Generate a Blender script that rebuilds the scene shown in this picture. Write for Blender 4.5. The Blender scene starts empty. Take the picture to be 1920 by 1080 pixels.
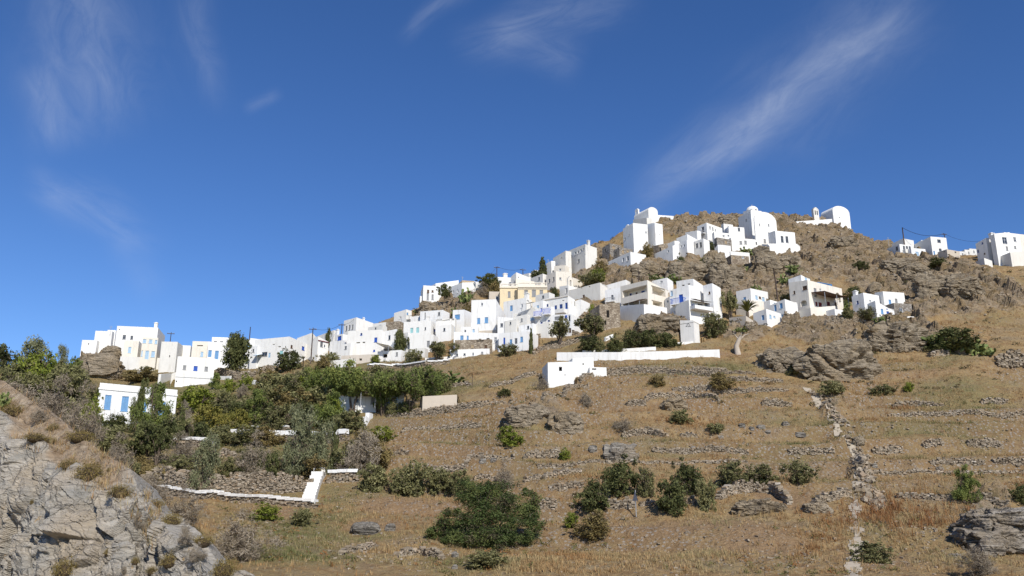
import bpy, bmesh, math, random
import numpy as np
from mathutils import Vector, Matrix
from mathutils.bvhtree import BVHTree
random.seed(7)
SC = bpy.context.scene
COL = SC.collection
R = math.radians
# ------------------------------------------------------------------ camera model
F, PITCH = 1600.0, R(15.7)
SP, CP = math.sin(PITCH), math.cos(PITCH)
def slope(py):
    v = (540 - py) / F
    return (SP + v * CP) / (CP - v * SP)
def tang(px, py):
    v = (540 - py) / F
    return (px - 960) / F / (CP - v * SP)
def world(px, py, Y):
    return Vector((tang(px, py) * Y, Y, slope(py) * Y))
def ray(px, py):
    return Vector((tang(px, py), 1.0, slope(py)))
def mpp(p):                                   # metres per photo pixel at a point
    return (p.y * CP + p.z * SP) / F
def to_px(x, y, z):
    d = y * CP + z * SP
    return 960 + F * x / d, 540 - F * (z * CP - y * SP) / d
# ------------------------------------------------------------------ noise
_rng = np.random.default_rng(11)
_perm = np.concatenate([_rng.permutation(256)] * 3).astype(np.int32)
_g = _rng.normal(size=(256, 3)); _g /= np.linalg.norm(_g, axis=1)[:, None]
_g = _g.astype(np.float32)
def perlin(P):
    P = np.asarray(P, np.float32)
    i = np.floor(P).astype(np.int32); f = P - i; i &= 255
    u = f * f * f * (f * (f * 6 - 15) + 10)
    out = 0
    for dx in (0, 1):
        wx = u[:, 0] if dx else 1 - u[:, 0]
        for dy in (0, 1):
            wy = u[:, 1] if dy else 1 - u[:, 1]
            for dz in (0, 1):
                wz = u[:, 2] if dz else 1 - u[:, 2]
                h = _perm[_perm[_perm[i[:, 0] + dx] + i[:, 1] + dy] + i[:, 2] + dz]
                g = _g[h]
                out = out + wx * wy * wz * (g[:, 0] * (f[:, 0] - dx) + g[:, 1] * (f[:, 1] - dy) + g[:, 2] * (f[:, 2] - dz))
    return out
def fbm(P, octaves=4, gain=.5, off=0.0):
    P = np.asarray(P, np.float32) + off
    s, a = 0, 1.0
    for _ in range(octaves):
        s = s + a * perlin(P); P = P * 2.03 + 17.1; a *= gain
    return s
def ridged(P, octaves=4, gain=.5, off=0.0):
    P = np.asarray(P, np.float32) + off
    s, a = 0, 1.0
    for _ in range(octaves):
        s = s + a * (1 - 2.4 * np.abs(perlin(P))); P = P * 2.07 + 9.3; a *= gain
    return s
def worley(P, seed=0):                        # F1, F2, id of the nearest cell, height on that cell's own tilted plane
    P = np.asarray(P, np.float32); i = np.floor(P).astype(np.int32)
    f1 = np.full(len(P), 9.0, np.float32); f2 = f1.copy(); idn = np.zeros(len(P), np.float32); fa = idn.copy()
    rg = np.random.default_rng(100 + seed); rt = rg.random((256, 4)).astype(np.float32); tv = (rg.random((256, 3)) - .5).astype(np.float32) * 2
    for dx in (-1, 0, 1):
        for dy in (-1, 0, 1):
            for dz in (-1, 0, 1):
                c = i + np.array((dx, dy, dz), np.int32); cc = c & 255
                hs = _perm[_perm[_perm[cc[:, 0]] + cc[:, 1]] + cc[:, 2]]; r = rt[hs]
                q = P - (c + r[:, :3]); d = np.sqrt((q ** 2).sum(1))
                m = d < f1
                f2 = np.where(m, f1, np.minimum(f2, d)); f1 = np.where(m, d, f1); idn = np.where(m, r[:, 3], idn); fa = np.where(m, (q * tv[hs]).sum(1), fa)
    return f1, f2, idn, fa
def sstep(a, b, x):
    t = np.clip((x - a) / (b - a), 0, 1); return t * t * (3 - 2 * t)
# ------------------------------------------------------------------ mesh helpers
def np_mesh(name, V, Fq, mats, attrs=None, smooth=False, mat_idx=None):
    V = np.ascontiguousarray(V, np.float32); Fq = np.ascontiguousarray(Fq, np.int32)
    n, k = Fq.shape
    me = bpy.data.meshes.new(name)
    me.vertices.add(len(V)); me.vertices.foreach_set('co', V.ravel())
    me.loops.add(n * k); me.loops.foreach_set('vertex_index', Fq.ravel())
    me.polygons.add(n)
    me.polygons.foreach_set('loop_start', np.arange(0, n * k, k, dtype=np.int32))
    me.polygons.foreach_set('loop_total', np.full(n, k, np.int32))
    if mat_idx is not None: me.polygons.foreach_set('material_index', np.asarray(mat_idx, np.int32))
    me.update(calc_edges=True)
    me.polygons.foreach_set('use_smooth', np.full(n, smooth))
    for an, (dom, arr) in (attrs or {}).items():
        at = me.attributes.new(an, 'FLOAT', dom); at.data.foreach_set('value', np.ascontiguousarray(arr, np.float32))
    for m in (mats if isinstance(mats, (list, tuple)) else [mats]): me.materials.append(m)
    return me
class MB:                                     # collects polygons for ONE mesh object
    def __init__(s): s.v, s.f, s.t = [], [], []
    def poly(s, pts, tone=.5):
        i = len(s.v); s.v += [tuple(p) for p in pts]; s.f.append(tuple(range(i, i + len(pts)))); s.t.append(tone)
    def box(s, c, sz, rot=0, jit=0, tone=.5, mtx=None):
        i = len(s.v); ca, sa = math.cos(rot), math.sin(rot)
        for dz in (-.5, .5):
            for dx, dy in ((-.5, -.5), (.5, -.5), (.5, .5), (-.5, .5)):
                x, y, z = dx * sz[0], dy * sz[1], dz * sz[2]
                if jit: x += random.uniform(-jit, jit) * sz[0]; y += random.uniform(-jit, jit) * sz[1]; z += random.uniform(-jit, jit) * sz[2]
                if mtx is not None: x, y, z = mtx @ Vector((x, y, z))
                s.v.append((c[0] + x * ca - y * sa, c[1] + x * sa + y * ca, c[2] + z))
        for q in ((3, 2, 1, 0), (4, 5, 6, 7), (0, 1, 5, 4), (1, 2, 6, 5), (2, 3, 7, 6), (3, 0, 4, 7)):
            s.f.append(tuple(i + a for a in q)); s.t.append(tone)
    def aabb(s, a, b, tone=.5): s.box([(p + q) / 2 for p, q in zip(a, b)], [abs(q - p) for p, q in zip(a, b)], tone=tone)
    def tube(s, pts, rad, n=6, tone=.5):
        rings = []
        for k, p in enumerate(pts):
            p = Vector(p); a = Vector(pts[max(k - 1, 0)]); b = Vector(pts[min(k + 1, len(pts) - 1)])
            d = (b - a).normalized() if (b - a).length > 1e-6 else Vector((0, 0, 1))
            u = d.cross(Vector((0.31, .95, .02))).normalized(); w = d.cross(u)
            r = rad[k] if isinstance(rad, (list, tuple)) else rad
            rings.append(len(s.v))
            for q in range(n):
                t = 2 * math.pi * q / n; s.v.append(tuple(p + (u * math.cos(t) + w * math.sin(t)) * r))
        for a, b in zip(rings, rings[1:]):
            for q in range(n):
                s.f.append((a + q, a + (q + 1) % n, b + (q + 1) % n, b + q)); s.t.append(tone)
        for a, o in ((rings[0], 1), (rings[-1], -1)):
            f = tuple(range(a, a + n)); s.f.append(f[::o]); s.t.append(tone)
    def mesh(s, name, mat, smooth=False):
        me = bpy.data.meshes.new(name); me.from_pydata(s.v, [], s.f); me.materials.append(mat); me.update()
        at = me.attributes.new('tone', 'FLOAT', 'FACE'); at.data.foreach_set('value', np.array(s.t, np.float32))
        if smooth: me.polygons.foreach_set('use_smooth', np.full(len(s.f), True))
        return me
    def build(s, name, mat, parent=None, smooth=False):
        return link(name, s.mesh(name, mat, smooth), parent)
def link(name, me, parent=None, loc=None, rz=0, scale=None):
    o = bpy.data.objects.new(name, me); COL.objects.link(o)
    if parent is not None: o.parent = parent
    if loc is not None: o.location = loc
    if rz: o.rotation_euler = (0, 0, rz)
    if scale is not None: o.scale = scale
    return o
def tag(o, label=None, cat=None, group=None, kind=None):
    if label: o['label'] = label
    if cat: o['category'] = cat; o['kind'] = 'thing'
    if group: o['group'] = group
    if kind: o['kind'] = kind
    return o
def thing(name, label, cat, loc=(0, 0, 0), rz=0, group=None):
    o = bpy.data.objects.new(name, None); COL.objects.link(o); o.empty_display_size = .5
    o.location = loc; o.rotation_euler = (0, 0, rz)
    return tag(o, label, cat, group)
# ------------------------------------------------------------------ materials
class NT:
    def __init__(s, tree): s.t = tree; s.n = tree.nodes; s.l = tree.links
    def node(s, typ, **kw):
        n = s.n.new(typ)
        for k, v in kw.items(): setattr(n, k, v)
        return n
    def put(s, sock, v):
        if isinstance(v, bpy.types.NodeSocket): s.l.new(v, sock)
        elif v is not None: sock.default_value = v
    def m(s, op, a, b=None, c=None, clamp=False):
        n = s.node('ShaderNodeMath', operation=op, use_clamp=clamp)
        s.put(n.inputs[0], a); s.put(n.inputs[1], b)
        if c is not None: s.put(n.inputs[2], c)
        return n.outputs[0]
    def mix(s, f, a, b, mode='MIX'):
        n = s.node('ShaderNodeMix', data_type='RGBA', blend_type=mode)
        s.put(n.inputs[0], f); s.put(n.inputs[6], a if not isinstance(a, tuple) else (*a, 1)); s.put(n.inputs[7], b if not isinstance(b, tuple) else (*b, 1))
        return n.outputs[2]
    def ramp(s, f, stops, interp='LINEAR'):
        n = s.node('ShaderNodeValToRGB'); cr = n.color_ramp; cr.interpolation = interp
        while len(cr.elements) < len(stops): cr.elements.new(.5)
        for e, (p, c) in zip(cr.elements, stops): e.position = p; e.color = (*c, 1) if isinstance(c, tuple) else (c, c, c, 1)
        s.put(n.inputs[0], f); return n.outputs[0]
    def noise(s, vec, scale, detail=4, rough=.55, dist=0):
        n = s.node('ShaderNodeTexNoise'); s.put(n.inputs['Vector'], vec)
        n.inputs['Scale'].default_value = scale; n.inputs['Detail'].default_value = detail
        n.inputs['Roughness'].default_value = rough; n.inputs['Distortion'].default_value = dist
        return n.outputs[0]
    def noisec(s, vec, scale):
        n = s.node('ShaderNodeTexNoise'); s.put(n.inputs['Vector'], vec); n.inputs['Scale'].default_value = scale
        return n.outputs['Color']
    def voro(s, vec, scale, feature='F1', out='Distance'):
        n = s.node('ShaderNodeTexVoronoi', feature=feature); s.put(n.inputs['Vector'], vec); n.inputs['Scale'].default_value = scale
        return n.outputs[out]
    def vmath(s, op, a, b):
        n = s.node('ShaderNodeVectorMath', operation=op); s.put(n.inputs[0], a); s.put(n.inputs[1], b); return n.outputs[0]
    def attr(s, name): return s.node('ShaderNodeAttribute', attribute_name=name).outputs['Fac']
    def pos(s): return s.node('ShaderNodeNewGeometry').outputs['Position']
    def bump(s, h, strength=.5, dist=.1):
        n = s.node('ShaderNodeBump'); n.inputs['Strength'].default_value = strength; n.inputs['Distance'].default_value = dist
        s.put(n.inputs['Height'], h); return n.outputs[0]
def new_mat(name, fn, rough=.9, spec=.2):
    m = bpy.data.materials.new(name); m.use_nodes = True; t = NT(m.node_tree)
    b = m.node_tree.nodes['Principled BSDF']; b.inputs['Roughness'].default_value = rough
    b.inputs['Specular IOR Level'].default_value = spec
    r = fn(t, b)
    if r is not None: t.put(b.inputs['Base Color'], r if not isinstance(r, tuple) else (*r, 1))
    return m
M = {}
def plaster(name, c, var=.12, dirt=(.40, .36, .30)):
    def fn(t, b):
        p = t.pos()
        n1 = t.noise(p, .35, 5, .6); n2 = t.noise(t.vmath('MULTIPLY', p, (2.2, 2.2, .35)), 1.0, 5, .65); n3 = t.noise(p, 3.0, 3)
        c2 = tuple(x * (1 - var) for x in c)
        col = t.mix(t.ramp(n1, [(.35, 0.0), (.7, 1.0)]), c, c2)
        col = t.mix(t.ramp(n2, [(.50, 0.0), (.76, .55)]), col, dirt)
        rnd = t.node('ShaderNodeObjectInfo').outputs['Random']
        col = t.mix(t.m('MULTIPLY', rnd, .55), col, tuple(x * y for x, y in zip(c, (.93, .90, .84))))
        t.put(b.inputs['Normal'], t.bump(n3, .25, .08))
        return col
    return new_mat(name, fn, .88, .15)
M['white'] = plaster('whitewashed_plaster', (.84, .83, .80), .05)
M['old_or_shade_white'] = plaster('weathered_or_shade_whitewash', (.76, .74, .69), .14)  # weathered walls; on the house under the pines it paints shade
M['cream'] = plaster('cream_plaster', (.80, .745, .65), .08)
M['beige'] = plaster('beige_plaster', (.68, .60, .50), .10)
M['tan'] = plaster('tan_plaster', (.58, .51, .42), .12)
M['yellow'] = plaster('yellow_ochre_plaster', (.78, .65, .43), .1)
M['grey'] = plaster('grey_cement', (.40, .38, .35), .15)
def flat(name, c, rough=.6, spec=.3, var=.12):
    def fn(t, b):
        n = t.noise(t.pos(), 4.0, 3)
        return t.mix(n, tuple(x * (1 - var) for x in c), tuple(min(1, x * (1 + var)) for x in c))
    return new_mat(name, fn, rough, spec)
M['blue'] = flat('strong_blue_paint', (.035, .11, .46))
M['midblue'] = flat('mid_blue_paint', (.17, .35, .58))
M['paleblue'] = flat('pale_blue_paint', (.42, .57, .70))
M['lavender'] = flat('lavender_blue_paint', (.36, .40, .70))
M['turq'] = flat('turquoise_paint', (.36, .62, .62))
M['brown'] = flat('brown_wood', (.13, .075, .045))
M['redwood'] = flat('dark_red_paint', (.17, .03, .03))
M['greypaint'] = flat('grey_paint', (.30, .30, .30))
M['whitepaint'] = flat('white_paint', (.78, .78, .77))
M['dark'] = flat('dark_interior', (.02, .018, .016), .9, .1)  # near-black colour paints the unlit depth of openings and slits
M['sand'] = flat('sand_coloured_wood', (.42, .32, .20))
M['canvas'] = flat('white_canvas', (.70, .67, .60))
M['tarp'] = flat('blue_tarpaulin', (.05, .16, .34))
M['thatch'] = flat('dry_reed_thatch', (.13, .085, .06), .95, .05, .5)
M['pole'] = flat('weathered_pole_wood', (.085, .062, .05), .9, .1, .3)
M['metal'] = flat('galvanised_metal', (.33, .34, .35), .45, .5)
M['cable'] = flat('black_cable', (.03, .03, .035), .6, .2)
M['bark'] = flat('grey_bark', (.13, .10, .075), .95, .05, .35)
M['deadwood'] = flat('bleached_dead_wood', (.45, .38, .30), .9, .1, .25)
def fn_glass(t, b): return (.035, .045, .06)
M['glass'] = new_mat('window_glass', fn_glass, .12, .5)
def masonry(name, a, c, d, scale=2.2):
    def fn(t, b):
        p = t.vmath('MULTIPLY', t.pos(), (1, 1, 1.7)); p = t.vmath('ADD', p, t.vmath('MULTIPLY', (.25, .25, .25), t.noisec(t.pos(), 2.0)))
        v = t.voro(p, scale, 'DISTANCE_TO_EDGE'); r = t.voro(p, scale, 'F1', 'Color')
        s = t.node('ShaderNodeSeparateColor'); t.put(s.inputs[0], r)
        col = t.ramp(s.outputs[0], [(0, a), (.5, c), (1, d)])
        col = t.mix(t.ramp(v, [(0.0, 1.0), (.10, 0.0)]), col, (.16, .125, .09))
        t.put(b.inputs['Normal'], t.bump(t.m('MINIMUM', v, .12), .9, .25)); return col
    return new_mat(name, fn, .95, .1)
M['masonry'] = masonry('rubble_masonry', (.20, .155, .11), (.33, .27, .20), (.44, .37, .28))
M['greymasonry'] = masonry('grey_rubble_masonry', (.17, .15, .13), (.28, .255, .22), (.38, .35, .31))
def fn_stone(t, b):
    n = t.noise(t.pos(), 5.0, 4)
    col = t.ramp(t.attr('tone'), [(0, (.22, .175, .12)), (.35, (.315, .26, .19)), (.7, (.385, .325, .245)), (.92, (.38, .28, .18)), (1, (.50, .45, .38))])
    t.put(b.inputs['Normal'], t.bump(n, .6, .1))
    return t.mix(t.ramp(n, [(.3, 0.0), (.75, .5)]), col, (.16, .13, .10))
M['stone'] = new_mat('dry_stone', fn_stone, .95, .1)
def rockmat(name, dark, mid, light, lich, sc=1.0, strata=(1, 1, 1.6), bdist=.35):
    def fn(t, b):
        p = t.pos()
        ps = t.vmath('MULTIPLY', p, strata)
        n1 = t.noise(ps, .5 * sc, 6, .62, .6); n2 = t.noise(ps, 2.6 * sc, 6, .7, .4); n3 = t.noise(p, .22 * sc, 4)
        cr = t.voro(t.vmath('ADD', ps, t.vmath('MULTIPLY', t.noisec(p, .8), (1.6, 1.6, 1.6))), .9 * sc, 'DISTANCE_TO_EDGE')
        col = t.ramp(n1, [(.28, dark), (.48, mid), (.70, light)])
        col = t.mix(t.ramp(n2, [(.42, 0.0), (.75, .7)]), col, light)
        col = t.mix(t.ramp(n3, [(.50, 0.0), (.66, .65)]), col, lich)
        col = t.mix(t.ramp(cr, [(0.0, .30), (.03, 0.0)]), col, tuple(x * .4 for x in dark))
        mp = t.node('ShaderNodeMapping'); t.put(mp.inputs['Vector'], p); mp.inputs['Rotation'].default_value = (.25, .42, .1); mp.inputs['Scale'].default_value = (.35, .5, 3.2)
        bed = t.noise(mp.outputs[0], 1.5 * sc, 5, .6, .5)
        col = t.mix(t.ramp(bed, [(.40, .75), (.455, 0.0)]), col, tuple(x * .55 for x in dark)); col = t.mix(t.ramp(bed, [(.58, 0.0), (.66, .5)]), col, tuple(min(.6, x * 1.15) for x in light))
        col = t.mix(t.ramp(t.noise(p, 5.0, 5, .7), [(.64, 0.0), (.70, .6)]), col, (.36, .25, .10))
        h = t.m('ADD', t.m('MULTIPLY', n2, .7), t.m('ADD', t.m('ADD', n1, t.m('MULTIPLY', bed, 1.4)), t.m('MULTIPLY', t.m('MINIMUM', cr, .06), 3.0)))
        t.put(b.inputs['Normal'], t.bump(h, 1.0, bdist)); return col
    return new_mat(name, fn, .92, .15)
M['rock'] = rockmat('brown_schist_rock', (.145, .115, .08), (.285, .23, .16), (.42, .35, .255), (.32, .235, .135))
M['greyrock'] = rockmat('grey_schist_rock', (.11, .10, .085), (.24, .215, .18), (.40, .365, .31), (.28, .22, .15), .8)
# ------------------------------------------------------------------ the hill: a profile (distance, photo row) for some photo columns
PROF = {
 -500: [(34, 590), (42, 600), (60, 640), (100, 660), (150, 665), (190, 670)],
 -250: [(34, 670), (42, 680), (60, 705), (100, 715), (140, 700), (190, 688)],
 0: [(31, 792), (45, 795), (62, 795), (90, 785), (120, 755), (160, 712), (192, 692)],
 110: [(31, 862), (45, 850), (65, 835), (90, 825), (115, 800), (138, 772), (160, 722), (185, 690)],
 180: [(31, 925), (45, 900), (65, 880), (85, 868), (105, 840), (135, 786), (160, 726), (180, 690), (198, 664), (220, 655)],
 260: [(31, 1010), (45, 975), (65, 945), (85, 915), (100, 880), (118, 838), (137, 785), (160, 728), (177, 700), (192, 676), (215, 655)],
 400: [(40, 1120), (60, 1050), (80, 985), (95, 935), (106, 890), (117, 845), (131, 790), (150, 742), (168, 708), (182, 688), (200, 664), (222, 650)],
 600: [(45, 1130), (60, 1070), (78, 1005), (94, 938), (105, 885), (117, 835), (131, 780), (146, 725), (160, 690), (178, 668), (205, 640)],
 740: [(45, 1140), (60, 1078), (75, 1020), (88, 955), (102, 880), (120, 795), (135, 745), (148, 700), (160, 676), (172, 655), (190, 625), (212, 592)],
 850: [(45, 1145), (60, 1082), (72, 1035), (88, 955), (102, 875), (121, 780), (136, 725), (148, 690), (158, 660), (172, 628), (186, 600), (198, 572), (210, 552), (228, 540)],
 960: [(45, 1145), (61, 1080), (80, 988), (100, 880), (120, 768), (138, 700), (152, 660), (164, 632), (176, 602), (186, 575), (198, 552), (212, 532), (230, 521)],
 1100: [(45, 1145), (61, 1080), (80, 985), (100, 873), (120, 762), (131, 708), (142, 668), (152, 642), (165, 604), (178, 562), (190, 534), (205, 512), (222, 488), (238, 474)],
 1180: [(45, 1145), (61, 1080), (80, 980), (100, 870), (120, 756), (132, 695), (142, 662), (150, 638), (160, 605), (172, 560), (184, 528), (198, 500), (212, 476), (226, 452), (240, 425), (250, 412)],
 1300: [(45, 1145), (61, 1080), (80, 975), (100, 866), (120, 750), (133, 685), (142, 660), (150, 636), (161, 602), (172, 565), (184, 528), (198, 498), (212, 464), (228, 432), (245, 410)],
 1420: [(45, 1145), (61, 1080), (80, 972), (100, 862), (120, 745), (135, 680), (150, 634), (162, 600), (174, 562), (187, 522), (200, 492), (214, 462), (230, 430), (247, 406)],
 1560: [(45, 1145), (62, 1078), (80, 968), (100, 858), (120, 740), (135, 682), (150, 632), (163, 592), (176, 548), (190, 510), (206, 476), (226, 440), (242, 417)],
 1660: [(45, 1145), (62, 1077), (80, 966), (100, 854), (120, 735), (138, 660), (153, 615), (167, 580), (182, 540), (196, 506), (209, 480), (225, 462)],
 1800: [(45, 1142), (62, 1073), (80, 962), (100, 845), (120, 725), (140, 645), (155, 605), (170, 568), (184, 530), (198, 500), (214, 478)],
 1920: [(45, 1140), (62, 1070), (80, 958), (100, 840), (120, 720), (140, 640), (155, 600), (170, 560), (184, 525), (196, 496), (214, 474)],
 2300: [(45, 1130), (62, 1060), (80, 945), (100, 825), (120, 710), (140, 630), (160, 575), (184, 515), (210, 475)],
}
def _profile(lst):
    ys = [3.0, 12.0, 17.0] + [a for a, _ in lst if a > 17]; zs = [-3.2, -6.5, -7.0] + [slope(b) * a for a, b in lst]
    y, z = ys[-1], zs[-1]
    ys += [y + 14, y + 45, y + 160, y + 900]; zs += [z - 1.5, z - 14, z - 60, z - 110]
    return ys, zs
PXS = np.array(sorted(PROF), float)
YG = np.arange(2, 330, .5)
ZG = np.array([np.interp(YG, *_profile(PROF[int(p)])) for p in PXS])
PG = np.arange(-520, 2310, 10.0)
ZT = np.array([np.interp(PG, PXS, ZG[:, j]) for j in range(len(YG))]).T          # [px, Y]
def _blur(A, n, ax):
    k = np.hanning(2 * n + 1); k /= k.sum()
    P = np.pad(A, [(n, n) if i == ax else (0, 0) for i in range(2)], 'edge')
    return np.apply_along_axis(lambda v: np.convolve(v, k, 'valid'), ax, P)
ZT = _blur(_blur(ZT, 7, 0), 7, 1)
def base_z(px, Y):
    px = np.clip((np.asarray(px, float) - PG[0]) / 10.0, 0, len(PG) - 1.001); y = np.clip((np.asarray(Y, float) - 2) / .5, 0, len(YG) - 1.001)
    i, j = px.astype(int), y.astype(int); a, b = px - i, y - j
    return (ZT[i, j] * (1 - a) + ZT[i + 1, j] * a) * (1 - b) + (ZT[i, j + 1] * (1 - a) + ZT[i + 1, j + 1] * a) * b
def base_hit(px, py, ymin=40):                # distance at which the smooth hill is first seen at a photo pixel
    Y = np.arange(ymin, 262, .25)
    s = base_z(np.full(len(Y), px), Y) / Y
    k = np.nonzero(s >= slope(py))[0]
    return float(Y[k[0]]) if len(k) else None
# soft patches (px, py, rx, ry, weight) where bare rock shows
ROCKY = [(1200, 515, 130, 38, 1), (1320, 505, 120, 45, 1), (1330, 425, 110, 25, 1), (1420, 530, 120, 55, 1), (1560, 470, 130, 70, 1), (1660, 500, 110, 60, 1),
         (1790, 545, 110, 55, 1), (1720, 560, 90, 50, 1), (1880, 560, 90, 50, .55), (1560, 620, 130, 30, .9), (1690, 630, 90, 40, .8), (1400, 630, 70, 25, .7), (1240, 620, 60, 30, .8),
         (850, 575, 60, 35, .9), (180, 670, 60, 35, 1), (960, 570, 70, 25, .4), (1120, 500, 60, 40, .7), (1100, 590, 40, 30, .7), (1010, 780, 70, 40, .5), (1420, 950, 90, 30, .5),
         (1570, 790, 50, 80, .45), (1610, 900, 40, 90, .45), (1860, 980, 70, 70, .5), (1590, 430, 60, 30, 1), (1830, 620, 110, 40, .35), (1480, 420, 80, 22, 1)]
GREENY = [(380, 780, 330, 110, 1), (700, 720, 200, 60, .8), (100, 740, 220, 110, .8), (560, 980, 160, 70, .55), (1180, 640, 120, 30, .5), (1520, 800, 120, 60, .35), (1800, 760, 160, 60, .5),
          (900, 1040, 220, 50, .4), (1250, 690, 160, 22, .5), (1000, 830, 200, 50, .35), (1640, 1000, 60, 40, .4)]
BARE = [(760, 945, 90, 22, 1), (1480, 930, 70, 24, 1), (1250, 985, 120, 16, .8), (1420, 1005, 110, 26, .8), (1640, 1040, 130, 40, .5), (1130, 975, 60, 16, .9), (700, 985, 80, 14, .7), (1310, 662, 110, 6, .8), (1250, 760, 200, 16, .45), (1000, 905, 140, 16, .5), (1660, 900, 160, 14, .5), (860, 845, 120, 14, .5), (1750, 700, 120, 14, .5), (520, 960, 60, 12, .8)]
GREENY += [(560, 1040, 120, 40, .6), (900, 1052, 130, 24, .7), (1130, 1010, 50, 40, .6), (1490, 850, 110, 22, .7), (1800, 800, 140, 14, .6), (1700, 690, 120, 14, .5), (1330, 690, 120, 12, .7), (1780, 660, 60, 14, .5), (860, 820, 120, 22, .5), (700, 1000, 60, 20, .6), (1000, 720, 60, 12, .5), (1650, 735, 140, 12, .6), (1180, 830, 120, 18, .5), (1760, 900, 140, 18, .4)]
def patches(px, py, L):
    o = np.zeros(len(px))
    for a, b, rx, ry, w in L: o = np.maximum(o, w * np.exp(-(((px - a) / rx) ** 2 + ((py - b) / ry) ** 2) ** 1.4))
    return o
def terrain(footprints):
    px = np.concatenate([np.arange(-900, -30, 22), np.arange(-30, 1950, 2.1), np.arange(1950, 2850, 22)])
    Y = np.concatenate([np.arange(2.5, 46, 2.5), np.arange(46, 62, .6), np.arange(62, 128, .24), np.arange(128, 254, .34), np.arange(254, 320, 5), np.array([360., 430, 560, 900])])
    PX, YY = np.meshgrid(px, Y, indexing='ij'); sh = PX.shape
    Z = base_z(PX, YY); far = YY > 300; Z = np.where(far, Z - (YY - 300) * .12, Z)
    s = Z / YY; v = (s * CP - SP) / (CP + s * SP)
    T = (PX - 960) / F / (CP - v * SP); X = T * YY; PY = 540 - v * F
    P = np.stack([X, YY, Z], -1)
    du = np.gradient(P, axis=0); dv = np.gradient(P, axis=1)
    N = np.cross(du, dv); N /= np.linalg.norm(N, axis=-1)[..., None] + 1e-9; N *= np.sign(N[..., 2:3] + 1e-9)
    p = P.reshape(-1, 3).astype(np.float32); n = N.reshape(-1, 3); pxf, pyf, yf = PX.ravel(), PY.ravel(), YY.ravel()
    near = (sstep(14, 40, yf) * (1 - sstep(255, 300, yf)))
    w1 = fbm(p / 17, 4)
    rock = np.clip(patches(pxf, pyf, ROCKY) + .42 * w1, 0, 1); rock = sstep(.30, .62, rock) * near
    green = np.clip(patches(pxf, pyf, GREENY) * .8 + .62 * fbm(p * np.array((1 / 13, 1 / 9, 1 / 5)), 4, off=5.5) + .20, 0, 1)
    global BAREM
    BAREM = np.clip(patches(pxf, pyf, BARE) + .35 * fbm(p * np.array((1 / 12, 1 / 8, 1 / 3)), 3, off=31.0), 0, 1) * near; green = green * (1 - .8 * BAREM)
    # terraces on the lower slope: soft steps that follow the height lines
    zz = p[:, 2] + 1.3 * fbm(p * np.array((1 / 30, 1 / 30, 0)), 2, off=2.2)
    k = zz / 2.5; fr = k - np.floor(k); st = (np.floor(k) + sstep(.62, .98, fr)) * 2.5
    tw = sstep(640, 760, pxf) * sstep(640, 690, pyf) * sstep(60, 70, yf) * (1 - .8 * rock) * sstep(-.25, .25, fbm(p / 22, 2, off=8.8)) * .85
    dz = (st - zz) * tw
    rim = tw * sstep(.60, .75, fr) * (1 - sstep(.96, 1, fr))
    lip = tw * (1 - sstep(.02, .30, fr)) + tw * .6 * sstep(.95, 1, fr)
    d = near * (.45 * fbm(p / 7, 3, off=3.3) + .16 * fbm(p / 1.5, 3, off=1.1) + .06 * perlin(p / .45))
    f1, f2, idn, fa = worley(p / np.array((4.2, 4.2, 3.0)) + .35 * np.stack([perlin(p / 3), perlin(p / 3 + 9), perlin(p / 3 + 30)], -1))
    g1, g2, ig, ga = worley(p / np.array((1.5, 1.5, 1.0)) + .3 * np.stack([perlin(p / 1.1), perlin(p / 1.1 + 9), perlin(p / 1.1 + 30)], -1), 3)
    rd = 1.0 * ridged(p * np.array((.14, .14, .24)), 4, off=4.4) + (1.15 * (idn - .5) + 1.45 * fa) * sstep(0, .16, f2 - f1) + (.5 * (ig - .5) + .6 * ga) * sstep(0, .2, g2 - g1) - .35 * (1 - sstep(0, .12, f2 - f1)) + .12 * ridged(p / .8, 2)
    d = d + rock * rd
    p = p + n * d[:, None]; p[:, 2] += dz
    for (o, ax, W, D, z) in footprints:       # level the plot of every house
        q = p[:, :2] - np.array(o[:2]); u = q @ np.array((ax[0], ax[1])); w = q @ np.array((-ax[1], ax[0]))
        m = (u > -1.1) & (u < W + .5) & (w > -1.1) & (w < D + .4)
        p[m, 2] = np.minimum(p[m, 2], z - .05)
    idx = np.arange(len(p)).reshape(sh)
    Fq = np.stack([idx[:-1, :-1], idx[1:, :-1], idx[1:, 1:], idx[:-1, 1:]], -1).reshape(-1, 4)
    me = np_mesh('hillside', p, Fq, M['hill'], {'rock': ('POINT', rock), 'green': ('POINT', green), 'rim': ('POINT', rim), 'bare': ('POINT', BAREM)}, smooth=False)
    global ROCKM, GREENM, PXV, PYV, RIMM, LIPM
    ROCKM, GREENM, RIMM, LIPM = rock, green, rim, lip; PXV, PYV = to_px(p[:, 0], p[:, 1], p[:, 2])
    o = link('hillside', me); tag(o, 'dry terraced hillside with brown rock near its top', kind='structure')
    return p, Fq
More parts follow.
